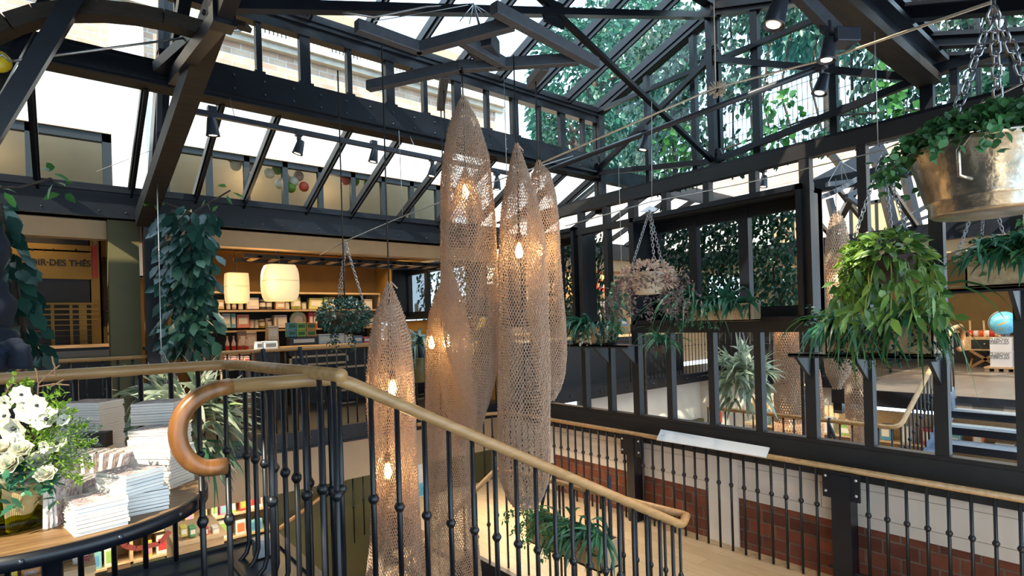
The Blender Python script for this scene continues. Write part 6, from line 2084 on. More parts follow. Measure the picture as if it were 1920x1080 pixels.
_gm = {}
SY = 9.75
zs_ = [on(560, py, 'y', SY)[2] for py in (548, 580.5, 616)]
x0, x1 = 1.75, 4.70
t = empty('wall_shelves', (3.2, 10.2, 0.08), 'long oak shelves with a dark back panel full of tea goods', 'shelves')
MB().box((x0, 10.31, 0.1), (x1, 10.345, zs_[0])).build('back_panel', M['black'], t)
for z in zs_:
    MB().box((x0, SY - 0.02, z - 0.03), (x1, 10.31, z)).build('shelf_board', M['shelfwood'], t)
MB().box((x0 - 0.03, SY, 0.08), (x0, 10.33, zs_[0])).build('side_panel', M['shelfwood'], t)
MB().box((x1, SY, 0.08), (x1 + 0.03, 10.33, zs_[0])).build('side_panel', M['shelfwood'], t)
W_, DK, TN = (0.75, 0.70, 0.62), (0.05, 0.05, 0.05), (0.55, 0.38, 0.18)
row1 = [(405, 420, 562, TN, 'box'), (426, 434, 568, W_, 'tin'), (437, 445, 566, (0.5, 0.3, 0.2), 'tin'), (449, 458, 566, W_, 'tin'), (464, 485, 558, (0.72, 0.62, 0.60), 'box'), (488, 500, 561, DK, 'tin'), (501, 512, 561, (0.12, 0.10, 0.08), 'tin'), (518, 534, 566, (0.6, 0.4, 0.25), 'box'), (536, 545, 564, W_, 'tin'), (548, 566, 556, (0.35, 0.42, 0.12), 'tin'), (568, 577, 566, W_, 'tin'), (581, 605, 559, (0.62, 0.60, 0.22), 'box'), (608, 616, 557, (0.25, 0.45, 0.12), 'box'), (618, 628, 557, TN, 'box'), (684, 698, 561, (0.75, 0.6, 0.55), 'box')]
for i, (a, b, tp, c, kd) in enumerate(row1):
    goods('tea_tin' if kd == 'tin' else 'tea_box', f'{ORD[i]} article from the left on the top shelf of the tea shop', 'tea tin' if kd == 'tin' else 'box', (a, 579.5), (b, tp), SY + 0.02, 0.16, c, 'tea goods on the top shelf', kd)
row2 = [(417, 432, 588, (0.45, 0.55, 0.58), 'box'), (434, 442, 588, (0.15, 0.40, 0.55), 'box'), (445, 467, 590, (0.62, 0.22, 0.16), 'box'), (470, 478, 599, W_, 'tin'), (479, 487, 599, W_, 'tin'), (488, 499, 598, (0.25, 0.22, 0.05), 'tin'), (500, 512, 596, (0.12, 0.12, 0.12), 'tin'), (515, 538, 591, (0.70, 0.62, 0.60), 'box'), (546, 578, 584, (0.45, 0.52, 0.35), 'plate'), (580, 587, 586, (0.62, 0.03, 0.04), 'box'), (588, 595, 586, (0.60, 0.05, 0.05), 'box'), (690, 700, 592, TN, 'box')]
for i, (a, b, tp, c, kd) in enumerate(row2):
    nm = {'tin': 'tea_tin', 'box': 'tea_box', 'plate': 'decorated_plate'}[kd]
    goods(nm, f'{ORD[i]} article from the left on the middle shelf of the tea shop', {'tin': 'tea tin', 'box': 'box', 'plate': 'plate'}[kd], (a, 615), (b, tp), SY + 0.02, 0.16, c, 'tea goods on the middle shelf', kd)
# low counter with displayed goods
CY = 8.4
cz = on(600, 648, 'y', CY)[2]
t = empty('shop_counter', (3.6, CY + 0.3, 0.08), 'dark counter with oak framed panels behind the far railing', 'counter')
MB().box((2.6, CY, 0.08), (4.85, CY + 0.6, cz - 0.03)).build('body', M['black'], t)
MB().box((2.55, CY - 0.03, cz - 0.03), (4.88, CY + 0.62, cz)).build('worktop', M['shelfwood'], t)
for p, q in (((543, 662), (652, 688)), ((628, 682), (700, 735))):
    a, b = on(p[0], q[1], 'y', CY - 0.02), on(q[0], p[1], 'y', CY - 0.02)
    f = MB()
    for (xa, za, xb, zb) in ((a[0], a[2], b[0], a[2] + 0.03), (a[0], b[2] - 0.03, b[0], b[2]), (a[0], a[2], a[0] + 0.03, b[2]), (b[0] - 0.03, a[2], b[0], b[2])):
        f.box((xa, CY - 0.04, za), (xb, CY, zb))
    f.build('panel_frame', M['shelfwood'], t)
bt = [(424, 431), (436, 443), (448, 455), (460, 467)]
t2 = empty('display_table', (1.8, 8.4, 0.08), 'low display table of bottles behind the climbing plant', 'table')
a, b = on(408, 662, 'y', 8.3), on(520, 662, 'y', 8.3)
MB().box((a[0], 8.25, a[2] - 0.04), (b[0], 8.9, a[2] - 0.003)).build('tabletop', M['shelfwood'], t2)
for x in (a[0] + 0.05, b[0] - 0.05):
    for y in (8.3, 8.85):
        MB().box((x - 0.03, y - 0.03, 0.08), (x + 0.03, y + 0.03, a[2] - 0.04)).build('leg', M['shelfwood'], t2)
for i, (p, q) in enumerate(bt):
    goods('bottle', f'{ORD[i]} corked bottle from the left on the low display table', 'bottle', (p, 661), (q, 630), 8.35, 0.08, (0.75, 0.55, 0.50), 'corked bottles on the display table', 'bottle')
    goods('gift_bag', f'{ORD[i]} small red and white gift bag from the left under the far handrail', 'bag', (p - 2, 690), (q + 1, 668), 7.6, 0.08, (0.70, 0.45, 0.40), 'gift bags under the far handrail', 'box', M['red'])
t2 = empty('display_bench', (1.6, 7.6, 0.08), 'pale bench of gift bags low behind the far railing', 'bench')
a, b = on(415, 691, 'y', 7.55), on(475, 691, 'y', 7.55)
MB().box((a[0], 7.5, a[2] - 0.03), (b[0], 7.8, a[2] - 0.003)).build('board', M['shelfwood'], t2)
MB().box((a[0] + 0.02, 7.6, 0.08), (a[0] + 0.06, 7.7, a[2] - 0.03)).box((b[0] - 0.06, 7.6, 0.08), (b[0] - 0.02, 7.7, a[2] - 0.03)).build('leg', M['shelfwood'], t2)
for i, (a, b, bt_, tp, c) in enumerate([(446, 462, 658.5, 620, (0.20, 0.11, 0.06)), (463, 481, 658.5, 622, (0.62, 0.48, 0.34))]):
    goods('picture_card', ['dark brown card standing behind the bottles', 'pale brown card with a tree print behind the bottles'][i], 'card', (a, bt_), (b, tp), 8.7, 0.03, c, None)
e = goods('menu_easel', 'small cream menu on an easel in front of the shelves', 'sign', (503, 638), (522, 611), 8.1, 0.03, (0.66, 0.56, 0.42), None)
for dx in (-0.07, 0.07):
    MB().bar((dx, 0.03, 0.3), (dx * 1.6, 0.12, 0.08 - e.location.z), 0.02).build('leg', M['shelfwood'], e, local=True)
pl = empty('display_plinth', (on(500, 656, 'y', 7.5)[0], 7.46, 0.08), 'low dark plinth behind the far handrail under the pale blue boxes', 'plinth')
a, b = on(478, 656, 'y', 7.4), on(524, 656, 'y', 7.4)
MB().box((a[0], 7.38, 0.08), (b[0], 7.6, a[2] - 0.02)).build('body', M['black'], pl)
MB().box((a[0] - 0.01, 7.37, a[2] - 0.02), (b[0] + 0.01, 7.61, a[2])).build('top_board', M['shelfwood'], pl)
goods('print_box', 'left pale blue box with black drawing on the counter behind the handrail', 'box', (481, 655.5), (493, 641), 7.4, 0.12, (0.50, 0.55, 0.62), 'pale blue boxes by the far handrail', 'box', M['ink'])
goods('print_box', 'right pale blue box with black drawing on the counter behind the handrail', 'box', (495, 655.5), (521, 640), 7.4, 0.12, (0.48, 0.54, 0.62), 'pale blue boxes by the far handrail', 'box', M['ink'])
cols = [(0.06, 0.30, 0.42), (0.30, 0.48, 0.06), (0.50, 0.28, 0.05)]
for r_, (bt_, tp) in enumerate(((632, 619), (618.5, 605))):
    for i, (a, b) in enumerate(((540, 556), (557, 574), (575, 593))):
        goods('tea_carton', f"{['lower', 'upper'][r_]} {['blue', 'yellow green', 'orange and green'][i]} tea carton in the stack on the counter", 'tea carton', (a, bt_), (b, tp), 8.45, 0.13, cols[i] if r_ == 0 or i < 2 else (0.52, 0.24, 0.04), 'tea cartons stacked on the counter', 'box', M['lf_bright'])
for i, (a, b, bt_, tp, c) in enumerate([(543, 597, 648, 632.5, (0.02, 0.018, 0.02)), (598, 621, 645, 627, (0.55, 0.56, 0.60)), (622, 646, 645, 626, (0.58, 0.58, 0.62)), (648, 662, 644, 628, (0.65, 0.55, 0.40)), (664, 680, 644, 630, (0.12, 0.22, 0.35)), (682, 694, 643, 632, (0.55, 0.06, 0.08)), (728, 744, 645, 612, (0.72, 0.68, 0.60)), (772, 791, 638, 621, (0.42, 0.26, 0.14))]):
    goods('display_box', ['long black plinth under the tea cartons', 'pale grey box under the ball plant, left one', 'pale grey box under the ball plant, right one', 'cream box right of the pale grey boxes', 'dark blue box on the counter near the lamps', 'red box on the counter near the lamps', 'white boxes behind the top of the leftmost knitted lamp', 'brown card box between the left lamps'][i], 'box', (a, bt_), (b, tp), 8.4, 0.14, c, 'boxes on the dark counter')
# paper lanterns
for px0, px1, py0, py1, w, lb, sq in ((421, 467, 513, 568, 6.9, 'smaller square paper lantern on the left, glowing', 0.04), (490, 560, 498, 564, 6.6, 'larger bulging paper lantern on the right, glowing', 0.16)):
    c = at((px0 + px1) / 2, (py0 + py1) / 2, w)
    r = (px1 - px0) / 2 * w / FPX
    h = (py1 - py0) * w / FPX
    t = empty('paper_lantern', c, lb, 'lantern', 'paper lanterns in the tea shop')
    vs, n = [], 28
    mb = MB()
    rings = 9
    for j in range(rings + 1):
        s = j / rings * 2 - 1
        rr = r * (1 - sq * abs(s) ** 4 - 0.02 * abs(s))
        for i in range(n):
            a = 6.283 * i / n + 0.25
            k = (abs(math.cos(a)) ** 5 + abs(math.sin(a)) ** 5) ** (-1 / 5)
            mb.v.append((rr * 0.86 * k * math.cos(a), rr * 0.86 * k * math.sin(a), s * h / 2))
    for j in range(rings):
        for i in range(n):
            l = (i + 1) % n
            mb.f.append((j * n + i, j * n + l, (j + 1) * n + l, (j + 1) * n + i))
    sh = mb.build('shade', M['lantern'], t, True, local=True)
    rib = MB()
    for j in (0, 5, rings):
        s = j / rings * 2 - 1
        rr = r * (1 - sq * abs(s) ** 4 - 0.02 * abs(s)) * 1.002
        rib.tube([(rr * 0.86 * ((abs(math.cos(a)) ** 5 + abs(math.sin(a)) ** 5) ** (-0.2)) * math.cos(a), rr * 0.86 * ((abs(math.cos(a)) ** 5 + abs(math.sin(a)) ** 5) ** (-0.2)) * math.sin(a), s * h / 2) for a in np.linspace(0, 6.283, 29)[:-1]], 0.003, 4, True)
    rib.build('rib', M['paper'], t, True, local=True)
    MB().ball((0, 0, 0), 0.035, 10).build('bulb', M['bulb'], t, True, local=True)
    MB().tube([(0, 0, h / 2), (0, 0, 2.5 - c[2])], 0.004, 5).build('cord', M['cord'], t, local=True)
    point_light('lantern_light', c - FWD * 0.45, 6, WARM, 0.15)
# lighting grid under the shop ceiling
t = empty('ceiling_grid', (3, 7.5, 2.1), 'dark slatted track hanging under the tea shop ceiling', 'ceiling grid')
gz = on(600, 490, 'y', 7.3)[2]
MB().box((1.75, 7.25, gz), (4.9, 7.30, gz + 0.05)).box((1.75, 7.75, gz), (4.9, 7.80, gz + 0.05)).build('rail', M['black'], t)
for i in range(12):
    MB().box((1.9 + i * 0.26, 7.25, gz + 0.01), (1.96 + i * 0.26, 7.8, gz + 0.03)).build('slat', M['cream'], t)
for x in (2.2, 3.4, 4.6):
    MB().tube([(x, 7.5, gz + 0.03), (x, 7.5, 2.5)], 0.004, 5).build('hanger', M['chain'], t)

# tea counter at the far left
TY = 8.6


def panel(name, label, cat, p, q, m, y=TY, th=0.03, parent=None):
    a, b = on(p[0], q[1], 'y', y), on(q[0], p[1], 'y', y)
    t = empty(name, ((a[0] + b[0]) / 2, y, a[2]), label, cat)
    MB().box((a[0], y, a[2]), (b[0], y + th, b[2])).build('board', M[m], t, bevel=0.003)
    return t, a, b


t, a, b = panel('wall_board', 'black panel above the tea counter sign', 'board', (40, 425), (168, 467), 'black')
MB().bar((a[0], TY - 0.01, a[2]), (b[0], TY - 0.01, a[2]), 0.02).build('edge', M['shelfwood'], t)
t, a, b = panel('shop_sign', 'ochre tea counter sign with dark capital letters', 'sign', (20, 461), (171, 521), 'yellowwall', TY - 0.02)
th_ = on(100, 485, 'y', TY)[2] - on(100, 502, 'y', TY)[2]
q = on(170.5, 495, 'y', TY - 0.03)
font('lettering', 'COMPTOIR\u00b7DES TH\u00c9S', th_ * 0.95, M['black'], t, (q[0], TY - 0.024, q[2]), (math.pi / 2, 0, 0), 0.003, 'RIGHT', 0.9, 0.002)
bb = MB()
for px in (60, 82, 100, 142):
    bb.ball(on(px, 468, 'y', TY - 0.03), 0.012, 8)
bb.build('hook', M['iron'], t)
panel('wall_board', 'black panel between the sign and the slatted rack', 'board', (30, 521), (171, 572), 'black')
t = empty('tea_counter_post', (on(178, 600, 'y', TY)[0], TY, 0.08), 'ochre post at the right of the tea counter', 'post')
a, b = on(172, 660, 'y', TY), on(184, 430, 'y', TY)
MB().box((a[0], TY, 0.08), (b[0], TY + 0.1, b[2])).build('timber', M['yellowwall'], t)
MB().box((a[0] - 0.01, TY - 0.01, 0.08), (b[0] + 0.01, TY + 0.11, 0.2)).build('foot', M['olive'], t)
panel('wall_board', 'black sheet added to darken the gaps of the slatted rack of the tea counter', 'board', (30, 572), (171, 655), 'black')  # added sheet that makes the gaps between the slats black
t = empty('slatted_rack', (on(120, 640, 'y', 8.2)[0], 8.2, 0.6), 'rack of horizontal ochre slats behind the tea counter', 'rack')
for k in range(9):
    y_ = 569 + k * 10
    a, b = on(62, y_ + 2.5, 'y', 8.2), on(184, y_ - 1.5, 'y', 8.2)
    MB().box((a[0], 8.2, a[2]), (b[0], 8.23, b[2])).build('slat', M['yellowwall'], t)
for px, wd in ((99, 2), (134, 1.5), (156, 6)):
    a, b = on(px - wd, 652, 'y', 8.23), on(px + wd, 568, 'y', 8.23)
    MB().box((a[0], 8.23, 0.08), (b[0], 8.27, b[2])).build('upright', M['yellowwall'], t)
t = empty('red_banner', on(178, 490, 'y', 8.3), 'narrow red banner hanging on a chain beside the sign', 'banner')
a, b = on(174.5, 521, 'y', 8.3), on(181.5, 461, 'y', 8.3)
MB().box((a[0], 8.29, a[2]), (b[0], 8.31, b[2])).build('cloth', M['red'], t)
chain_mesh('chain', on(178, 461, 'y', 8.3), on(178, 432, 'y', 8.3), t, 0.05, 0.004)
t, a, b = panel('menu_board', 'tall brown chalkboard menu left of the olive column', 'chalkboard', (196, 483), (222, 612), 'chalk', 9.16)
cm = MB()
for k in range(15):
    y_ = 492 + k * 7.6
    p, q = on(200 + (k % 3), y_, 'y', 9.15), on(217 - (k * 5) % 7, y_, 'y', 9.15)
    cm.bar(p, q, 0.004, 0.012)
cm.build('chalk_lines', mat('chalk_marks', (0.22, 0.16, 0.12), 0.9), t)
t = empty('tea_counter', (on(150, 680, 'y', 7.6)[0], 7.6, 0.08), 'dark tea counter below the slatted rack', 'counter')
a, b = on(60, 650, 'y', 7.4), on(205, 650, 'y', 7.4)
MB().box((a[0], 7.4, 0.08), (b[0], 7.9, a[2] - 0.03)).build('body', M['black'], t)
MB().box((a[0] - 0.02, 7.38, a[2] - 0.03), (b[0] + 0.02, 7.92, a[2])).build('worktop', M['rustic'], t)
t = empty('jar_cabinet', on(213, 640, 'y', 7.9), 'lit glass cabinet of jars between counter and column', 'cabinet')
a, b = on(205, 664, 'y', 7.9), on(222, 605, 'y', 7.9)
f = MB()
for k in range(4):
    z = a[2] + (b[2] - a[2]) * k / 3
    f.box((a[0], 7.85, z - 0.012), (b[0], 8.05, z + 0.006))
f.box((a[0], 7.85, a[2]), (a[0] + 0.015, 8.05, b[2])).box((b[0] - 0.015, 7.85, a[2]), (b[0], 8.05, b[2])).box((a[0], 8.05, 0.08), (b[0], 8.07, b[2]))
f.box((a[0], 7.85, 0.08), (b[0], 8.05, a[2]))
f.build('case', M['shelfwood'], t)
for k in range(3):
    for s in (0.3, 0.7):
        z = a[2] + (b[2] - a[2]) * k / 3 + 0.008
        j = MB().lathe([(0.03, 0), (0.034, 0.01), (0.034, 0.08), (0.02, 0.09)], (0, 0, 0), 10).build('jar', M['page'], t, True, local=True)
        j.location = V3(np.array([a[0] * (1 - s) + b[0] * s, 7.93, z]) - base_of(t))
point_light('cabinet_light', (b[0] - 0.09, 7.80, b[2] - 0.05), 0.5, (1.0, 0.8, 0.5), 0.02)

# navy clothing piled at the left edge
t = empty('navy_coat', at(8, 600, 2.9), 'dark navy coat bundled over the handrail corner at the left edge', 'coat')
for (p, r, sx, sz, nm) in ((at(-22, 470, 2.95), 0.08, 1.0, 2.3, 'hood'), (at(-18, 580, 2.95), 0.10, 1.0, 1.9, 'body'), (at(-20, 655, 2.9), 0.14, 1.0, 0.9, 'hem')):
    me = MB().ball(np.zeros(3), r, 22, sx, 0.8, sz)
    for i, v in enumerate(me.v):
        k = 1 + 0.10 * math.sin(9 * v[2] / r + 3 * v[0] / r) + 0.07 * math.sin(14 * v[0] / r + 5 * v[1] / r)
        me.v[i] = (v[0] * k, v[1] * k, v[2])
    o = me.build(nm, M['navy'], t, True, local=True)
    o.location = V3(p - base_of(t))
sl = [at(-5, 690, 2.75), at(8, 660, 2.75), at(26, 648, 2.75), at(40, 662, 2.75), at(38, 690, 2.75)]
MB().tube(round_path(sl, 0.04, 3), [0.045 + 0.006 * math.sin(i * 2.1) for i in range(len(round_path(sl, 0.04, 3)))], 12).build('sleeve', mat('denim_sleeve', (0.009, 0.016, 0.036), 0.8, 0, 0.5, 14), t, True)

# ================================================================== GROUND FLOOR SHOP
GY = 7.6
t = empty('bookcase', (1.3, GY + 0.2, -2.4), 'lit ground floor bookcase full of colourful toys and books', 'bookcase')
gx0, gx1 = -0.6, 3.2
gz = [-2.38, -1.98, -1.66, -1.36, -1.07, -0.72]
for z in gz:
    MB().box((gx0, GY, z - 0.025), (gx1, GY + 0.35, z)).build('shelf_board', M['shelfwood'], t)
MB().box((gx0, GY + 0.35, -2.4), (gx1, GY + 0.38, -0.7)).build('back_panel', M['shelfwood'], t)
for x in (gx0, 0.55, 1.30, 2.1, gx1 - 0.03):
    MB().box((x, GY, -2.4), (x + 0.03, GY + 0.35, -0.7)).build('divider', M['shelfwood'], t)
pal = [(0.60, 0.05, 0.05), (0.75, 0.70, 0.60), (0.10, 0.30, 0.50), (0.70, 0.45, 0.08), (0.30, 0.50, 0.12), (0.75, 0.72, 0.66), (0.55, 0.25, 0.40), (0.78, 0.74, 0.66), (0.70, 0.20, 0.08), (0.2, 0.45, 0.5)]
names_z = ['lowest', 'second lowest', 'middle', 'second highest', 'highest']
protos = {}
for zi in range(1, 5):
    x = gx0 + 0.06
    i = 0
    while x < gx1 - 0.2:
        wd, ht = RNG.uniform(0.06, 0.17), RNG.uniform(0.13, 0.24)
        ci = int(RNG.integers(0, len(pal)))
        if not any(abs(x + wd / 2 - q) < wd / 2 + 0.02 for q in (0.565, 1.315, 2.115)):
            o = empty('toy_box', (x + wd / 2, GY + 0.12, gz[zi]), f'{ORD[i]} article from the left, {names_z[zi]} shelf of the ground floor bookcase', 'toy box', 'toys and books on the ground floor bookcase')
            cm = mat('toy_card', pal[ci], 0.4, 0, 0.08, 20) if ci not in protos else protos[ci]
            protos[ci] = cm
            MB().box((-wd / 2, -0.09, 0.001), (wd / 2, 0.09, ht)).build('carton', cm, o, local=True, bevel=0.005)
            MB().box((-wd * 0.36, -0.0925, ht * 0.2), (wd * 0.36, -0.09, ht * 0.8)).build('front_label', protos.get((ci + 3) % len(pal), M['page']), o, local=True)
            i += 1
        x += wd + RNG.uniform(0.01, 0.05)
# olive column with a red band
p = on(280, 1020, 'y', 4.9)
t = empty('display_column', (p[0], 4.9, -2.4), 'grey green square column tied with a red ribbon below the round table', 'column')
a, b = on(248, 1000, 'y', 4.9), on(316, 1000, 'y', 4.9)
MB().box((a[0], 4.85, -2.4), (b[0], 5.15, -0.55)).build('shaft', M['olive'], t)
MB().box((a[0] - 0.14, 4.95, -2.4), (a[0], 5.2, -0.55)).build('side_board', M['rustic'], t)
q = [on(x, y, 'y', 4.83) for x, y in ((225, 1014), (236, 1024), (255, 1029), (300, 1019), (318, 996))]
rb = MB()
for u_, v_ in zip(q[:-1], q[1:]): rb.bar(u_, v_, 0.004, 0.035)
rb.build('ribbon', M['orange'], t)
t = empty('display_case', (on(360, 1010, 'y', 5.6)[0], 5.6, -2.4), 'pale wooden display counter on the ground floor', 'counter')
a, b = on(330, 1010, 'y', 5.6), on(420, 1010, 'y', 5.6)
zt = on(375, 1008, 'y', 5.6)[2]
MB().box((a[0], 5.6, -2.4), (b[0], 6.2, zt - 0.03)).build('body', M['cratewood'], t)
MB().box((a[0] - 0.02, 5.58, zt - 0.03), (b[0] + 0.02, 6.22, zt)).build('top', M['shelfwood'], t)
for i, (px, c) in enumerate(((345, (0.6, 0.5, 0.1)), (362, (0.1, 0.3, 0.12)), (385, (0.6, 0.08, 0.05)), (405, (0.7, 0.65, 0.55)))):
    goods('toy_box', f'{ORD[i]} little toy from the left on the pale display counter', 'toy', (px - 6, 1008), (px + 6, 990), 5.62, 0.1, c, 'little toys on the display counter')
# children's books low at the left edge
PB = [(14, 32, 1042, 1085, (0.70, 0.60, 0.08)), (36, 76, 1040, 1066, (0.62, 0.06, 0.09)), (40, 76, 1068, 1090, (0.75, 0.30, 0.05)), (86, 119, 1035, 1062, (0.15, 0.48, 0.55)), (86, 119, 1064, 1090, (0.30, 0.62, 0.70)), (136, 149, 1028, 1060, (0.72, 0.70, 0.66)), (151, 165, 1022, 1045, (0.70, 0.66, 0.62)), (151, 168, 1047, 1075, (0.60, 0.10, 0.12))]
t = empty('book_display', on(90, 1085, 'y', 4.3), 'display ledge of picture books under the round table', 'display stand')
a, b = on(0, 1092, 'y', 4.36), on(172, 1075, 'y', 4.36)
MB().box((a[0] - 0.2, 4.30, a[2] - 0.05), (b[0] + 0.02, 4.50, a[2] - 0.01)).box((a[0] - 0.2, 4.48, -2.4), (b[0] + 0.02, 4.52, a[2] + 0.6)).build('ledge', M['shelfwood'], t)
for i, (x0_, x1_, y0_, y1_, c) in enumerate(PB):
    goods('picture_book', f"{['yellow', 'red patterned', 'orange', 'teal animal', 'light blue', 'white', 'small white', 'dark red'][i]} children's book below the edge of the round table", 'picture book', (x0_, y1_), (x1_, y0_), 4.40, 0.03, c, "children's books below the table", 'box', M['cover'])
area_light('display_light', (0.1, 3.9, -0.25), (0, 0, 0), 0.8, 0.3, 8, (1.0, 0.85, 0.65))
# wall poster board behind the lamps
t = empty('poster', on(770, 880, 'y', 6.55), 'bright colourful poster on the olive wall between the knitted lamps', 'poster')
a, b = on(783, 935, 'y', 6.58), on(805, 852, 'y', 6.58)
MB().box((a[0], 6.57, a[2]), (b[0], 6.6, b[2])).build('sheet', M['signboard'], t)
MB().box((a[0] + 0.02, 6.565, a[2] + 0.03), (b[0] - 0.02, 6.57, a[2] + 0.2)).build('print', M['globe'], t)

# ================================================================== THE MIRRORED SHOP, BUILT BEYOND THE SCREEN
def trolley(label, x0, y0, y1, zt, group):
    t = empty('display_cart', (x0, (y0 + y1) / 2, 0.08), label, 'display cart', group)
    h = 0.26
    zb = zt - h
    b = MB().box((x0, y0, zb), (x0 + 0.6, y1, zt)).build('tray_box', M['cratewood'], t, bevel=0.005)
    MB().box((x0 - 0.012, y0 + 0.05, zb + 0.04), (x0, y1 - 0.12, zt - 0.05)).build('drawer_front', M['black'], t)
    MB().ball((x0 - 0.025, (y0 + y1) / 2, (zb + zt) / 2), 0.015, 8).build('knob', M['silver'], t, True)
    for y in (y0 + 0.08, y1 - 0.08):
        f = MB()
        f.bar((x0 + 0.05, y, 0.08), (x0 + 0.55, y, zb), 0.03, 0.05).bar((x0 + 0.55, y, 0.08), (x0 + 0.05, y, zb), 0.03, 0.05)
        f.build('crossed_leg', M['rustic'], t)
    f = MB()
    f.bar((x0 + 0.02, y0 + 0.1, 0.08), (x0 + 0.02, y1 - 0.1, zb), 0.03, 0.05).bar((x0 + 0.02, y1 - 0.1, 0.08), (x0 + 0.02, y0 + 0.1, zb), 0.03, 0.05)
    f.build('crossed_leg', M['rustic'], t)
    for k in range(3):
        yy = y0 + (y1 - y0) * (k + 0.5) / 3
        MB().bar((x0 + 0.02, yy, zt), (x0 + 0.6, yy + 0.12, zt + 0.3), 0.03, 0.02).build('rack_slat', M['shelfwood'], t)
    return t


gx = 13.6
q = on(1850, 684, 'z', 0.08)
ya, yb = on(1888, 630, 'x', gx)[1], on(1806, 630, 'x', gx)[1]
zt = on(1850, 632, 'x', gx)[2]
trolley('wooden display cart with a black drawer left of the globe', gx, ya, yb, zt, 'display carts beyond the screen')
trolley('second wooden display cart cut off at the right edge', gx, ya - 1.5, ya - 0.55, zt, 'display carts beyond the screen')
for i in range(7):
    yy = yb - 0.08 - i * (yb - ya - 0.16) / 6
    o = MB().lathe([(0.03, 0), (0.05, 0.02), (0.055, 0.09), (0.03, 0.12)], (gx + 0.2, yy, zt + 0.002), 12).build('candle_jar', [M['red'], M['petal'], M['orange'], M['page']][i % 4], None, True)
    tag(o, f'{ORD[i]} little jar from the left on the wooden display cart', 'jar', 'little jars on the display cart')
# cartons, pallet and globe
cx = 12.9
ya, yb = on(1896, 660, 'x', cx)[1], on(1856, 660, 'x', cx)[1]
z0 = 0.08
t = empty('pallet', (cx + 0.2, (ya + yb) / 2, z0), 'small wooden pallet under the white cartons', 'pallet')
MB().box((cx - 0.06, ya - 0.1, z0 + 0.05), (cx + 0.45, yb + 0.08, z0 + 0.075)).build('deck', M['cratewood'], t)
for k in range(4):
    yy = ya - 0.06 + k * (yb - ya + 0.1) / 3
    MB().box((cx - 0.05, yy - 0.03, z0), (cx + 0.44, yy + 0.03, z0 + 0.05)).build('runner', M['cratewood'], t)
zc = z0 + 0.077
ch = (on(1876, 633, 'x', cx)[2] - zc) / 2
for i in range(2):
    t = empty('carton', (cx, (ya + yb) / 2, zc), ['lower white carton with grey lettering on the pallet', 'upper white carton with grey lettering under the globe'][i], 'carton', 'white cartons on the pallet')
    MB().box((cx, ya, zc), (cx + 0.4, yb, zc + ch - 0.004)).build('box', M['carton'], t, bevel=0.004)
    MB().box((cx + 0.12, ya - 0.002, zc + ch * 0.05), (cx + 0.3, ya, zc + ch * 0.95)).build('tape', M['kraft'], t)
    s = (yb - ya)
    for k, tx in enumerate(('WORLD', 'GLOBES')):
        o = font('lettering', tx, s * 0.27, M['ink'], t, (cx - 0.003, ya + s * 0.08, zc + ch * (0.86 - 0.20 * k)), (math.pi / 2, 0, math.pi / 2), 0.001, 'LEFT', 0.95)
        o.rotation_euler = (math.pi / 2, 0, math.pi / 2)
    zc += ch
t = empty('globe', (cx + 0.15, (ya + yb) / 2 - 0.04, zc), 'light blue world globe on top of the white cartons', 'globe')
r = 22 * 1.0 / FPX * (np.array([cx, ya, 0]) @ FWD)
MB().ball((0, 0, r + 0.05), r, 26).build('sphere', M['globe'], t, True, local=True)
MB().tube([(0, (r + 0.015) * math.cos(a), r + 0.05 + (r + 0.015) * math.sin(a)) for a in np.linspace(-1.9, 1.2, 14)], 0.008, 6).build('meridian_arm', M['silver'], t, True, local=True)
MB().lathe([(0.09, 0), (0.09, 0.01), (0.02, 0.02), (0.015, 0.05)], (0, 0, 0), 16).build('base', M['silver'], t, True, local=True)
q = on(1912, 688, 'z', 0.08)
t = empty('toy_car', q, 'small white toy vehicle on the floor at the right edge', 'toy')
MB().cbox((0, 0, 0.08), (0.2, 0.4, 0.08)).cbox((0, 0.0, 0.14), (0.18, 0.2, 0.06)).build('body', M['signboard'], t, local=True, bevel=0.02)
for dx in (-0.09, 0.09):
    for dy in (-0.12, 0.12):
        MB().tube([(dx - 0.02, dy, 0.04), (dx + 0.02, dy, 0.04)], 0.04, 10).build('wheel', M['black'], t, True, local=True)
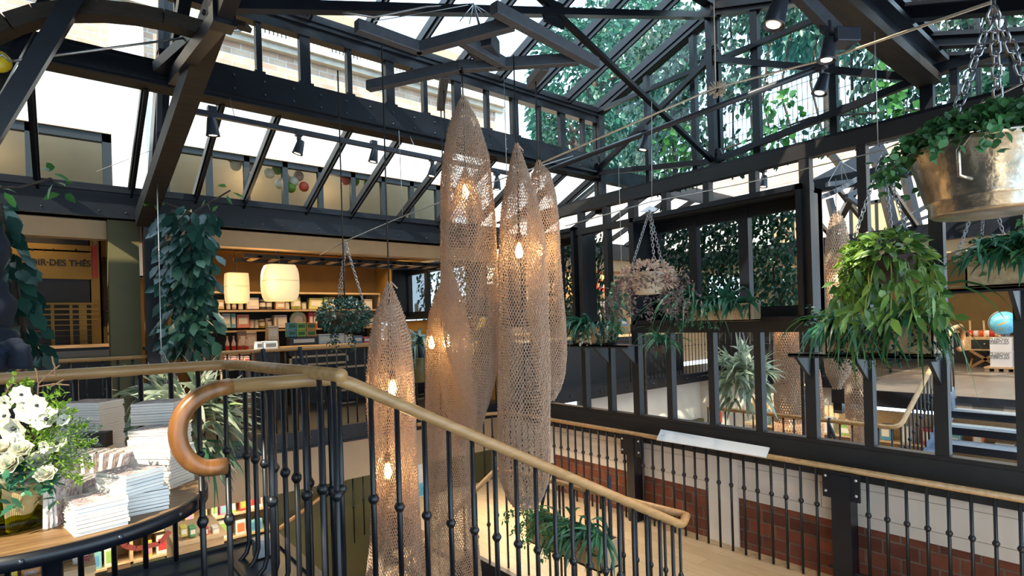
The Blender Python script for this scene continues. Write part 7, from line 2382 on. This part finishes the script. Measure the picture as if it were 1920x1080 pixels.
# handrail scroll of the far stair top and shelves in the left shop
SHB = t = empty('wall_shelves', (7.6, 8.1, 0.4), 'bright shelves of goods in the shop left of the pale flower basket', 'shelves')
for z in (0.7, 1.0, 1.3, 1.6):
    MB().box((6.2, 7.95, z - 0.03), (9.4, 8.2, z)).build('shelf_board', M['shelfwood'], t)
MB().box((6.2, 8.18, 0.1), (9.4, 8.2, 2.0)).build('back_panel', M['shelfwood'], t)
for i, (px, py, wp, hp, c) in enumerate(((1106, 607, 8, 14, (0.62, 0.02, 0.02)), (1117, 606, 8, 13, (0.62, 0.02, 0.02)), (1132, 580, 16, 30, (0.75, 0.72, 0.7)), (1130, 535, 22, 20, (0.70, 0.1, 0.05)), (1108, 540, 12, 22, (0.75, 0.6, 0.4)), (1128, 610, 22, 16, (0.70, 0.72, 0.78)), (1170, 605, 12, 11, (0.1, 0.35, 0.7)), (1185, 600, 9, 12, (0.65, 0.5, 0.3)))):
    goods('display_box', ['left red mug on the shelf left of the pale flower basket', 'right red mug on the shelf left of the pale flower basket', 'tall white poster card beyond the screen', 'red poster top beyond the screen', 'tan card beyond the left bay of the screen', 'grey box behind the variegated ivy planter', 'blue and yellow box behind the variegated ivy planter', 'tan box beside the blue and yellow box'][i], 'box', (px - wp / 2, py + hp / 2), (px + wp / 2, py - hp / 2), 7.8, 0.1, c, 'goods in the shop beyond the screen')
    MB().box((on(px - wp, py, 'y', 7.8)[0], 7.78, on(px, py + hp / 2, 'y', 7.8)[2] - 0.025), (on(px + wp, py, 'y', 7.8)[0], 8.19, on(px, py + hp / 2, 'y', 7.8)[2] - 0.001)).build('ledge', M['shelfwood'], SHB)
# lower room mirrored beyond the screen: shelf unit, posters and red sign
t = empty('bookcase', (10.2, 3.0, -2.4), 'lit shelves on the lower level beyond the screen', 'bookcase')
for z in (-2.0, -1.6, -1.2, -0.8):
    MB().box((9.9, 1.0, z - 0.03), (10.3, 5.4, z)).build('shelf_board', M['shelfwood'], t)
MB().box((10.3, 1.0, -2.4), (10.35, 5.4, -0.4)).build('back_panel', M['shelfwood'], t)
k = 0
for z in (-2.0, -1.6, -1.2, -0.8):
    for y in np.arange(1.1, 5.3, 0.28):
        wd, ht = RNG.uniform(0.1, 0.22), RNG.uniform(0.14, 0.28)
        o = empty('toy_box', (10.0, y, z), f"{ORD[int((y - 1.1) / 0.28 + 0.5)]} article from the right, {['lowest', 'second', 'third', 'top'][int(round((z + 2.0) / 0.4))]} shelf of the bookcase beyond the screen", 'toy box', 'goods on the lower bookcase beyond the screen')
        MB().box((-0.08, -wd / 2, 0.001), (0.08, wd / 2, ht)).build('carton', protos[k % len(pal)] if k % len(pal) in protos else M['page'], o, local=True, bevel=0.005)
        MB().box((-0.083, -wd * 0.35, ht * 0.25), (-0.08, wd * 0.35, ht * 0.8)).build('front_label', M['page'], o, local=True)
        k += 1
t = empty('display_sign', on(1345, 770, 'x', 9.6), 'orange red sign on the lower level beyond the screen', 'sign')
a, b = on(1333, 790, 'x', 9.6), on(1352, 772, 'x', 9.6)
MB().box((9.6, b[1], a[2]), (9.63, a[1], b[2])).build('panel', M['orange'], t)
MB().box((9.61, b[1] + 0.02, -2.4), (9.63, b[1] + 0.05, a[2])).build('leg', M['steel'], t)
